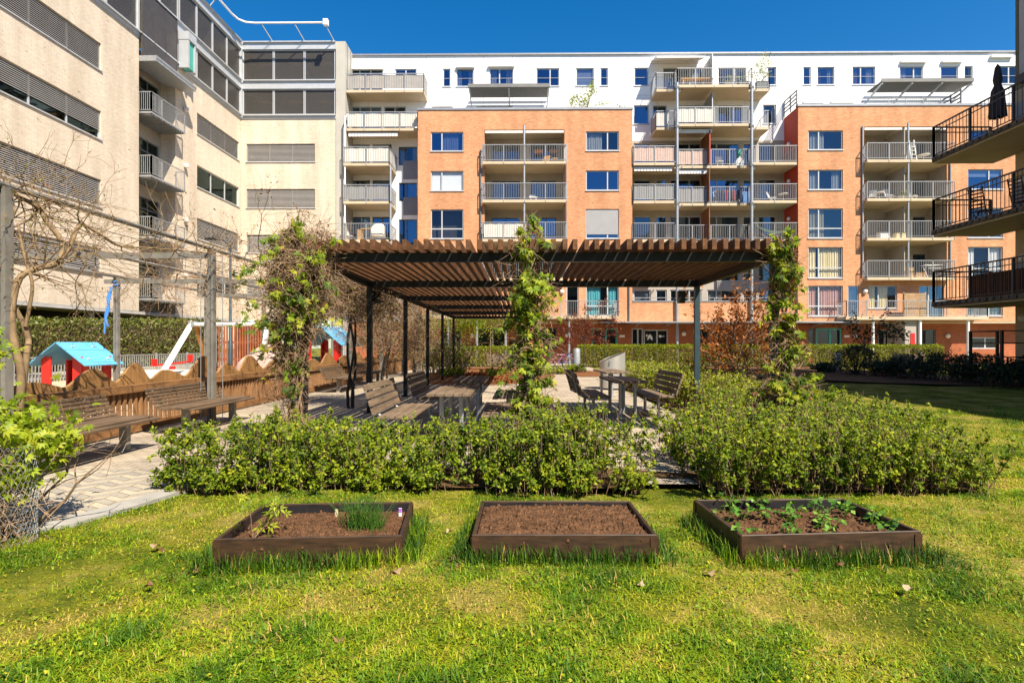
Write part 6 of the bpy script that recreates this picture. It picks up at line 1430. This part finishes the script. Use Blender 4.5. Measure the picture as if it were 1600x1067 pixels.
for u, v, lb in sb:
    p = bedp(q, u, v); t = thing('strawberry_plant', lb, 'plant', (p.x, p.y, .12), 0, 'strawberry plants in the bed'); k = int(rng.integers(4, 9)); a = rng.uniform(0, 2*PI, k); r = rng.uniform(.02, .09, k)
    L = np.stack([p.x+r*np.cos(a), p.y+r*np.sin(a), .13+rng.uniform(.035, .11, k)], 1); S = np.tile([[p.x, p.y, .125]], (k, 1)); V, F = segs_geo(S, L, .0022, .0016); np_obj('stalks', V, F, ML_STRAW, t, np.full(len(F), .7))
    Nn = []; Vs = []
    for tpl in range(3):
        ang = a+(tpl-1)*1.7; d = np.stack([np.cos(ang), np.sin(ang), np.full(k, -.15)], 1); V, F = leaves_geo(L+d*.004, np.full(k, .045)*rng.uniform(.8, 1.25, k), 2.6, .85, axis=d, fold=.1); Vs.append((V, F))
    V, F = cat_geo(*Vs); np_obj('leaves', V, F, ML_STRAW, t, rng.uniform(0, 1, len(F)))
q, bt = BED[0]
p = bedp(q, .15, .22); t = thing('raspberry_cane', 'young lime green cane plant at the left end of the first bed', 'plant', (p.x, p.y, .12)); out = []
for s in range(4): grow((p.x, p.y, .12), (rng.normal(.15, .55), rng.normal(0, .3), 1), .20, .004, 1, out, .3, 2)
wood(out, 'stems', MT_TWIG, t, 4); P = np.concatenate([tips(out, 26, 1, .03), np.array([[p.x-.08, p.y, .32], [p.x+.14, p.y+.02, .29], [p.x+.18, p.y, .31], [p.x-.1, p.y, .22]])]); V, F, var = palmate_geo(P, .06, 5, 3.6, 1.4); np_obj('leaves', V, F, ML_LIME, t, var)
def clump(t, x, y, z, n, h_, sp, mat, w_=.0022):
    B = np.stack([x+rng.normal(0, sp, n), y+rng.normal(0, sp*.7, n), np.full(n, z)], 1); L = h_*rng.uniform(.5, 1.1, n); D = np.stack([rng.normal(0, .28, n), rng.normal(0, .28, n), np.ones(n)], 1); Mi = B+D*L[:, None]*.55; T = B+D*L[:, None]*np.array([1.25, 1.25, 1.0])
    V, F = cat_geo(segs_geo(B, Mi, w_, w_*.8), segs_geo(Mi, T, w_*.8, w_*.2)); np_obj('leaves', V, F, mat, t, rng.uniform(0, .6, len(F)))
p = bedp(q, .72, .45); t = thing('chives_clump', 'clump of upright green chives in the first planter bed', 'plant', (p.x, p.y, .12)); clump(t, p.x, p.y, .12, 170, .23, .06, ML_STRAW); clump(t, p.x+.11, p.y-.03, .12, 90, .20, .035, ML_STRAW)
for u, v, c, lb in ((.93, .80, (.35, .12, .55), 'purple and white plant label at the right end of the first bed'), (.52, .80, (.55, .50, .30), 'small straw coloured plant label in the first bed')):
    p = bedp(q, u, v); m = MB(); m.box(p.x-.012, p.x+.012, p.y-.001, p.y+.001, .10, .185); m.cur = 1; m.box(p.x-.011, p.x+.011, p.y-.0025, p.y-.0011, .15, .182)
    tag(m.build('plant_label', [M['white_paint'] if c[2] > .5 else pm('straw_label', c), pm('label_print_%d' % int(u*100), c)], None), lb, 'plant label')
# ---- grass
hull = []
def inside(P, quad):
    k = np.ones(len(P), bool); n = len(quad)
    for i in range(n):
        a = quad[i]; b = quad[(i+1) % n]; k &= ((b[0]-a[0])*(P[:, 1]-a[1])-(b[1]-a[1])*(P[:, 0]-a[0])) > 0
    return k
def beddist(P):
    d = np.full(len(P), 9.0)
    for q, _ in BED:
        for i in range(4):
            a = np.array([q[i].x, q[i].y]); b = np.array([q[(i+1) % 4].x, q[(i+1) % 4].y]); ab = b-a; t = np.clip(((P[:, :2]-a)@ab)/(ab@ab), 0, 1); d = np.minimum(d, np.linalg.norm(P[:, :2]-(a+t[:, None]*ab), axis=1))
    return d
def lawnmask(P):
    x, y = P[:, 0], P[:, 1]; ex = np.interp(y, [p[1] for p in edge]+[6.3], [p[0]+.09 for p in edge]+[-3.0], -9.0)
    k = x > ex+.03*vnoise(P, 5, 3)
    for q, _ in BED: k &= ~inside(P, [(p.x, p.y) for p in q])
    k &= ~((y > 5.5+.08*vnoise(P, 3, 1)) & (x < 4.75+.12*vnoise(P, 3, 2)))
    return k
def grass(name, n, ymin, ymax, xr, hb, wb, pw=2.0, extra=None):
    y = ymin+(ymax-ymin)*rng.uniform(0, 1, n)**pw; x = xr[0](y)+(xr[1](y)-xr[0](y))*rng.uniform(0, 1, n); P = np.stack([x, y, gz(x, y)-.006], 1)
    if extra is not None: P = np.concatenate([P, extra])
    P = P[lawnmask(P)]; n = len(P)
    pn = vnoise(P, 1.6, 4)+.6*vnoise(P, 4.2, 8)+.3*vnoise(P, 11, 2); bd = beddist(P)
    bare = (vnoise(P, 2.3, 21)+.5*vnoise(P, 6, 5)); keep = rng.uniform(0, 1, n) > np.clip((bare-.45)*1.6, 0, .8); P = P[keep]; pn = pn[keep]; bd = bd[keep]; n = len(P)
    H = hb*(.55+.75*rng.uniform(0, 1, n)**1.5)*(1+.75*np.clip(pn, -.6, 1))
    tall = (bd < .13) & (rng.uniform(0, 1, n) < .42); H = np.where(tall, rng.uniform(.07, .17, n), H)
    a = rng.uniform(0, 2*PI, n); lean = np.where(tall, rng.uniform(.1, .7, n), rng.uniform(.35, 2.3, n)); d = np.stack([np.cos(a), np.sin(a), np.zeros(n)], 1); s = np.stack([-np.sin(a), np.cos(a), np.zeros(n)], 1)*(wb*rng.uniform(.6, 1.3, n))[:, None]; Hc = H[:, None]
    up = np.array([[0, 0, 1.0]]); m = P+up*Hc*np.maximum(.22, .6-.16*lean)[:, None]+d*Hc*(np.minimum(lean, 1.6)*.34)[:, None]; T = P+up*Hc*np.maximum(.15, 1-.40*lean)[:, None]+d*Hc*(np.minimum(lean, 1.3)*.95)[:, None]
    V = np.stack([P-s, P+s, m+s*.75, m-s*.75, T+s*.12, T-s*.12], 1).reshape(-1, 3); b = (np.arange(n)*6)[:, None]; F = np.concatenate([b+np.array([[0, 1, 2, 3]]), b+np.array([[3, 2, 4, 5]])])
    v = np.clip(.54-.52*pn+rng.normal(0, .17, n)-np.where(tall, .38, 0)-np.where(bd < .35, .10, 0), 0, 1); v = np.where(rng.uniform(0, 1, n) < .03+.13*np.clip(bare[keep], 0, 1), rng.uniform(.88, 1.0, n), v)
    o = np_obj(name, V, F, ML_GRASS, None, np.concatenate([v, v])); return tag(o, 'short patchy yellow green lawn grass with darker tufts', 'grass', None, 'stuff')
ex = []
for q, _ in BED:
    for i in range(4):
        n = 900 if i == 0 else 480; u = rng.uniform(0, 1, n); a = np.array([q[i].x, q[i].y]); b = np.array([q[(i+1) % 4].x, q[(i+1) % 4].y]); o_ = np.array([(b-a)[1], -(b-a)[0]]); o_ = o_/np.linalg.norm(o_); xy = a+(b-a)*u[:, None]+o_*np.abs(rng.normal(0, .06, n))[:, None]; ex.append(np.concatenate([xy, np.zeros((n, 1))], 1))
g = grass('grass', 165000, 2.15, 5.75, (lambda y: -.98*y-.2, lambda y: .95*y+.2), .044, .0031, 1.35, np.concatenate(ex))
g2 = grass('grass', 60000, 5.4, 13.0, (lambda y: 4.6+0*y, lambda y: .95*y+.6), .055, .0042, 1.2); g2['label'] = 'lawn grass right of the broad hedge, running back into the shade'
# small broad weeds and clover among the blades
k = 26000; y = 2.2+3.4*rng.uniform(0, 1, k)**1.3; x = (-.98*y-.2)+(1.93*y+.4)*rng.uniform(0, 1, k); P = np.stack([x, y, gz(x, y)+rng.uniform(.004, .03, k)], 1); P = P[lawnmask(P)]
c = vnoise(P, 2.9, 31)+.7*vnoise(P, 7, 13); P = P[c > .22*rng.uniform(-1, 2, len(P))]; V, F = leaves_geo(P, rng.uniform(.010, .024, len(P)), 1.6, .75)
tag(np_obj('clover', V, F, ML_GRASS, None, np.clip(rng.normal(.45, .22, len(P)), 0, .85)), 'small broad clover and weed leaves scattered through the lawn', 'clover', None, 'stuff')
# ---- fallen leaves on the lawn
fl = [(711, 877), (717, 884), (487, 868), (243, 855), (250, 861), (305, 893), (233, 917), (618, 895), (1000, 917), (1216, 876), (1242, 893), (1312, 884), (1108, 897), (702, 832), (1420, 921), (530, 1003)]
lb_ = ['curled leaf left of the middle bed front, upper one of a close pair', 'curled leaf left of the middle bed front, lower one of a close pair', 'dry leaf lying in the grass just below the front board of the chives bed',
       'dry leaf on open lawn towards the wire guard, upper one of two', 'dry leaf on open lawn towards the wire guard, lower one of two', 'dry leaf below the left front corner of the chives bed', 'lone leaf on the lawn far left, nearest the wire guard roots',
       'dry leaf below the right front corner of the chives bed', 'lone leaf on the lawn below the right end of the bare soil bed', 'dry leaf under the front board of the strawberry bed, left one of two', 'dry leaf under the front board of the strawberry bed, right one of two',
       'dry leaf below the middle of the strawberry bed front', 'lone leaf in the grass between the bare soil bed and the strawberry bed', 'leaf lying in the gap between the chives bed and the bare soil bed', 'lone leaf on the lawn right of and below the strawberry bed', 'lone leaf on the open lawn nearest the bottom edge of the picture']
for i, (px, py) in enumerate(fl):
    p = atz(px, py, .02); s = rng.uniform(.022, .036)*(1.25 if i < 2 else 1); a0 = rng.uniform(0, 2*PI); k = 11; ol = []
    for j in range(k): a = 2*PI*j/k; r = s*(1+.38*math.cos(5*a)*(.6+.4*math.sin(a))); ol.append((p.x+r*math.cos(a+a0), p.y+r*math.sin(a+a0)*.8, .035+.012*math.sin(2*a+i)+.006*math.cos(3*a)))
    c = (p.x, p.y, .028); V = np.array([c]+ol); F = np.array([[0, 1+j, 1+(j+1) % k] for j in range(k)])
    o = np_obj('fallen_leaf', V, F, ML_DEAD, None, np.full(k, rng.uniform(.1, 1)))
    tag(o, lb_[i], 'leaf', 'fallen leaves on the lawn')
# ------------------------------------------------------------------ things standing on the balconies
def slat_chair(lb, loc, rz, mat, grp=None, name='garden_chair', tall=.95):
    t = thing(name, lb, 'chair', loc, rz, grp); m = MB()
    for k in range(5): m.box(-.22, .22, -.20+k*.085, -.13+k*.085, .42, .445)
    m.build('seat', mat, t, world=False); m = MB()
    for k in range(6): z = .50+k*(tall-.5)/6; m.box(-.22, .22, .235+.05*k*.5, .26+.05*k*.5, z, z+.05)
    for s in (-.23, .23): m.bar((s, .22, .44), (s, .40, tall), .03, .03)
    m.build('backrest', mat, t, world=False)
    for s in (-.2, .2):
        for a, b in ((-.18, .18), (.2, -.16)): m = MB(); m.bar((s, a, .43), (s, b, 0), .03, .03); m.build('leg', mat, t, world=False)
    return t
def round_table(lb, loc, mat, r=.35, h_=.72, name='bistro_table'):
    t = thing(name, lb, 'table', loc); m = MB(); m.lathe(0, 0, [(r, h_-.03), (r, h_)], 18); m.build('tabletop', mat, t, world=False)
    m = MB(); m.tube([(0, 0, .02), (0, 0, h_-.031)], .025, 8); m.build('stem', mat, t, world=False)
    for k in range(3): a = k*2*PI/3; m = MB(); m.bar((0, 0, .1), (.3*math.cos(a), .3*math.sin(a), 0.01), .03, .03); m.build('foot', mat, t, world=False)
    return t
DW = woodmat('dark_teak', (.085, .032, .016), .3, 2); WHT = M['white_paint']; PINE = woodmat('pale_pine', (.50, .30, .12), .25, 0)
G = 'dark folding chairs on the black balcony'
slat_chair('dark slatted folding chair on the middle black balcony, nearer its open end', (16.85, 21.0, 5.885), PI*.62, DW, G, tall=1.25)
slat_chair('dark slatted folding chair on the middle black balcony, closer to the wall', (17.15, 19.6, 5.885), PI*.55, DW, G, tall=1.25)
t = thing('folded_table', 'brown slatted folding table leaning along the lowest black balcony', 'table', (16.9, 20.0, 3.085)); m = MB()
for k in range(26): y = 18.9+k*.1; m.box(16.75, 16.79, y, y+.07, 3.2, 3.95)
m.build('tabletop', DW, t); m = MB(); m.box(16.72, 16.80, 18.85, 21.55, 3.955, 4.0); m.box(16.72, 16.80, 18.85, 21.55, 3.15, 3.195); m.build('table_frame', DW, t)
for y in (18.95, 21.4): m = MB(); m.bar((16.8, y, 3.9), (17.3, y, 3.09), .05, .05); m.build('leg', DW, t)
t = thing('closed_parasol', 'closed dark brown parasol standing on the top black balcony', 'parasol', (17.25, 20.8, 8.725)); x, y = 17.25, 20.8
PB = pm('brown_canvas', (.045, .028, .022), .9, .2, 8); m = MB(); n = 16; prof = [(.02, 2.85), (.07, 2.75), (.12, 2.3), (.09, 2.1), (.16, 1.9), (.2, 1.35), (.23, .95), (.12, .92)]; vs = []; fs = []
for r, z in prof:
    for k in range(n): rr = r*(1+.28*(k % 2)); vs.append((x+rr*math.cos(2*PI*k/n), y+rr*math.sin(2*PI*k/n), 8.72+z))
for i in range(len(prof)-1):
    for k in range(n): fs.append((i*n+k, i*n+(k+1) % n, (i+1)*n+(k+1) % n, (i+1)*n+k))
m.add(vs, fs); m.build('canopy', PB, t, smooth=True)
m = MB(); m.lathe(x, y, [(.025, 8.73), (.025, 11.6)], 8); m.build('pole', M['galv'], t); m = MB(); m.lathe(x, y, [(.25, 8.725), (.25, 8.79)], 16); m.build('base', M['darksteel'], t)
def on(px, Y, li): return (fx(px, Y), Y, LV[li]+.202)
slat_chair('white garden chair on the balcony with pink privacy cloth', on(1125, 43.1, 2), 0, WHT)
t = thing('toy_slide', 'small white and green toy slide on the balcony with pink privacy cloth', 'toy', on(1152, 43.1, 2)); x, y, z = on(1152, 43.1, 2)
m = MB(); m.prism([(x-.4, y, z), (x+.4, y, z), (x+.4, y, z+.45), (x+.1, y, z+.75), (x-.4, y, z+.15)], (0, -.2, 0), (0, .2, 0)); m.build('body', WHT, t)
m = MB(); m.box(x+.0, x+.25, y-.22, y+.22, z+.76, z+1.25); m.build('panel', M['teal_door'], t)
t = thing('drying_rack', 'drying rack hung with dark clothes on the balcony with grey panels', 'drying rack', on(1135, 43.0, 3)); x, y, z = on(1135, 43.0, 3)
for s in (-.9, .9): m = MB(); m.bar((x+s, y-.3, z), (x+s, y+.3, z+.95), .03, .03); m.bar((x+s, y+.3, z), (x+s, y-.3, z+.95), .03, .03); m.build('leg', M['galv'], t)
m = MB()
for k in range(5): m.bar((x-.95, y-.3+.15*k, z+.96), (x+.95, y-.3+.15*k, z+.96), .015, .015)
m.build('rack', M['galv'], t)
CD = pm('dark_clothes', (.03, .03, .05), .95, .4, 5); CR = pm('red_clothes', (.22, .03, .06), .95, .3, 5)
for k, c in enumerate((CD, CD, CR, CD, CR, CD)): m = MB(); xx = x-.85+k*.3; m.prism([(xx, 0, z+.95), (xx+.26, 0, z+.96), (xx+.24, 0, z+.2+.1*(k % 2)), (xx+.03, 0, z+.25)], (0, y-.31, 0), (0, y-.29, 0)); o = m.build('garment', c, t)
t = thing('storage_cabinet', 'blue upright storage cabinet on the balcony with grey panels', 'cabinet', on(1166, 43.2, 3)); x, y, z = on(1166, 43.2, 3); BL = pm('blue_cabinet', (.04, .16, .42), .5, .1, 3)
m = MB(); m.box(x-.4, x+.4, y-.2, y+.25, z, z+1.35); m.build('body', BL, t); 
for s in (-1, 1): m = MB(); m.box(x+min(0.01*s, s*.38), x+max(.01*s, s*.38), y-.22, y-.203, z+.05, z+1.3); m.build('door', BL, t)
slat_chair('white folding chair beside a small round table on the balcony by the red wall', on(1207, 42.9, 3), .8, WHT); round_table('small round white table on the balcony by the red wall', on(1224, 42.9, 3), WHT)
x0, y0, z0 = on(1184, 42.4, 4); x1 = fx(1240, 42.4); t = thing('hammock', 'teal and white striped hammock slung across the lowest balcony by the red wall', 'hammock', (x0, y0, z0)); m = MB(); n = 16; pr = None
for k in range(n+1): u = k/n; zz = z0+1.05-.75*4*u*(1-u)*.62; w_ = .05+.35*math.sin(PI*u); xx = x0+(x1-x0)*u; cur = ((xx, y0-w_, zz+.1*w_), (xx, y0, zz-.06), (xx, y0+w_, zz+.15*w_)); pr and (m.quad(pr[0], cur[0], cur[1], pr[1]), m.quad(pr[1], cur[1], cur[2], pr[2])); pr = cur
m.build('cloth', pm('hammock_cloth', (.30, .55, .52), .9, .3, 12), t, smooth=True)
m = MB(); m.tube([(x0-.1, y0, z0+1.2), (x0, y0, z0+1.05)], .012, 5); m.tube([(x1+.1, y0, z0+1.2), (x1, y0, z0+1.05)], .012, 5); m.build('rope', WHT, t)
x, y, z = on(1088, 42.7, 0); t = thing('balcony_bench', 'long wooden table on the top central balcony', 'table', (x, y, z)); m = MB(); m.box(x-1.2, x+1.2, y-.25, y+.25, z+.7, z+.75); m.build('tabletop', PINE, t)
for s in (-1, 1): m = MB(); m.box(x+s*1.0-.04, x+s*1.0+.04, y-.2, y+.2, z, z+.699); m.build('leg', PINE, t)
for px, lb in ((1141, 'dark planter box on the top central balcony right of the divider'), (1163, 'dark planter box beside the steel post on the top central balcony'), (1190, 'dark planter box with bamboo on the top central balcony')):
    x, y, z = on(px, 42.9, 0); t = thing('planter_box', lb, 'planter', (x, y, z)); m = MB(); m.box(x-.42, x+.42, y-.2, y+.2, z, z+.55); m.build('box', M['darkframe'], t); m = MB(); m.box(x-.44, x+.44, y-.22, y+.22, z+.553, z+.59); m.build('rim', M['darkframe'], t)
    out = []; k = 3 if px < 1180 else 9
    for s in range(k): grow((x+rng.normal(0, .15), y, z+.55), (rng.normal(0, .45), rng.normal(0, .25), 1), .35 if px < 1180 else 1.35, .014, 1, out, .22, 3)
    wood(out, 'stems', MT_PALE, t, 4); leaf_obj(t, tips(out, 30 if px < 1180 else 330, 1, .1), .15, ML_LIME, .4, 'leaves', .4, .75)
for px, lb in ((842, 'orange flower box on the balcony wall shelf, left one'), (866, 'orange flower box on the balcony wall shelf, right one')):
    x, y, z = on(px, 43.6, 2); t = thing('flower_box', lb, 'flower box', (x, y, z+1.35), 0); m = MB(); m.prism([(x-.3, y-.1, z+1.3), (x+.3, y-.1, z+1.3), (x+.34, y-.13, z+1.5), (x-.34, y-.13, z+1.5)], (0, 0, 0), (0, .22, 0)); m.build('box', pm('terracotta', (.50, .18, .05), .8), t)
    k = 40; P = np.stack([x+rng.uniform(-.3, .3, k), y-.1+rng.normal(0, .06, k), z+1.55+rng.normal(0, .06, k)], 1); leaf_obj(t, P, .1, ML_LIME, .5, 'leaves')
slat_chair('pale wooden chair on the upper balcony with flower boxes', on(852, 42.6, 2), -.4, PINE, tall=.85); round_table('low pale wooden table on the upper balcony with flower boxes', on(866, 42.6, 2), PINE, .3, .5)
slat_chair('white low chair on the second brick loggia balcony', on(834, 42.6, 3), .3, WHT, tall=.7)
x, y, z = on(1424, 42.4, 2); t = thing('step_ladder', 'white step ladder on the upper right loggia balcony', 'ladder', (x, y, z))
for s in (-.22, .22): m = MB(); m.bar((x+s, y-.3, z), (x+s*.8, y, z+1.75), .05, .04); m.bar((x+s, y+.35, z), (x+s*.8, y+.02, z+1.72), .04, .03); m.build('side_rail', WHT, t)
m = MB()
for k in range(5): zz = .3+k*.3; m.box(x-.2, x+.2, y-.3+zz*.17-.05, y-.3+zz*.17+.05, z+zz, z+zz+.03)
m.build('step', WHT, t)
G2 = 'white chairs on the right loggia balconies'
round_table('white small table beside the ladder on the upper right loggia balcony', on(1443, 42.6, 2), WHT, .4); slat_chair('white folding chair on the second right loggia balcony, in the left half', on(1391, 42.4, 3), .3, WHT, G2, tall=1.05); slat_chair('white folding chair at the left end of the second right loggia balcony', on(1364, 42.4, 3), -.5, WHT, G2); round_table('round white table on the second right loggia balcony', on(1374, 42.5, 3), WHT); slat_chair('white folding chair right of the divider on the second right loggia balcony', on(1427, 42.5, 3), .5, WHT, G2)
for px, li, c, hh, lb in ((1408, 3, (.55, .45, .28), .35, 'cream flower pot left of the divider on the second right loggia balcony'), (1417, 3, (.5, .4, .3), .3, 'plant pot right of the divider on the second right loggia balcony')):
    x, y, z = on(px, 42.0, li); t = thing('flower_pot', lb, 'pot', (x, y, z)); m = MB(); m.lathe(x, y, [(.14, z), (.2, z+hh)], 12); m.build('pot', pm('pot_cream', c, .7), t, smooth=True); k = 40; P = np.stack([x+rng.normal(0, .15, k), y+rng.normal(0, .12, k), z+hh+.12+rng.normal(0, .1, k)], 1); leaf_obj(t, P, .11, ML_LIME, .5, 'leaves')
for px, li, mt, w_, hh, lb in ((1380, 4, WHT, .75, .45, 'white cushion box on the third right loggia balcony, left one'), (1405, 4, M['curtain_yellow'], .7, .4, 'cream cushion box on the third right loggia balcony, right one'), (1419, 5, PINE, .5, .7, 'pale wooden crate on the fourth right loggia balcony'), (1436, 5, pm('cardboard', (.42, .25, .12), .9), .75, .35, 'brown cardboard box on the fourth right loggia balcony'), (562, 4, PINE, .3, .75, 'narrow pale wooden box on the lowest left balcony')):
    Yb = 42.1 if li != 4 or px > 600 else 42.2; x, y, z = on(px, Yb, li); t = thing('storage_box', lb, 'box', (x, y, z)); m = MB(); m.box(x-w_/2, x+w_/2, y-.22, y+.22, z, z+hh); m.build('body', mt, t, bevel=.02); m = MB(); m.box(x-w_/2-.015, x+w_/2+.015, y-.235, y+.235, z+hh+.003, z+hh+.05); m.build('lid', mt, t)
x, y, z = on(1457, 42.5, 5); t = thing('drying_rack', 'empty white drying rack on the fourth right loggia balcony', 'drying rack', (x, y, z))
for s in (-.6, .6): m = MB(); m.bar((x+s*.8, y-.25, z), (x+s, y+.2, z+1.0), .03, .03); m.bar((x+s*.8, y+.25, z), (x+s, y-.2, z+1.0), .03, .03); m.build('leg', WHT, t)
m = MB()
for k in range(4): m.bar((x-.75, y-.3+.2*k, z+1.0), (x+.75, y-.3+.2*k, z+1.0), .02, .02)
m.bar((x-.5, y-.25, z+.75), (x+.5, y-.25, z+.75), .03, .03); m.build('rack', WHT, t)
x, y, z = on(592, 42.6, 4); t = thing('covered_chair', 'armchair under a beige dust cover on the lowest left balcony', 'chair', (x, y, z)); m = MB(); m.prism([(x-.5, y, z+.35), (x+.45, y, z+.3), (x+.45, y, z+1.15), (x+.3, y, z+1.3), (x-.3, y, z+1.25), (x-.55, y, z+.9)], (0, -.35, 0), (0, .35, 0)); m.build('cover', M['cloth_white'], t, bevel=.06)
for s in (-.35, .3):
    for d in (-.25, .25): m = MB(); m.box(x+s-.02, x+s+.02, y+d-.02, y+d+.02, z, z+.35); m.build('leg', M['darkframe'], t)
x, y, z = on(575, 43.0, 4); t = thing('balcony_table', 'small yellow wooden table on the lowest left balcony', 'table', (x, y, z)); m = MB(); m.box(x-.45, x+.45, y-.3, y+.3, z+.98, z+1.03); m.build('tabletop', PINE, t)
for s in (-.4, .4): m = MB(); m.box(x+s-.025, x+s+.025, y-.25, y+.25, z, z+.979); m.build('leg', PINE, t)
slat_chair('white folded garden chair at the left end of the lowest left balcony', on(545, 42.6, 4), 1.0, WHT)
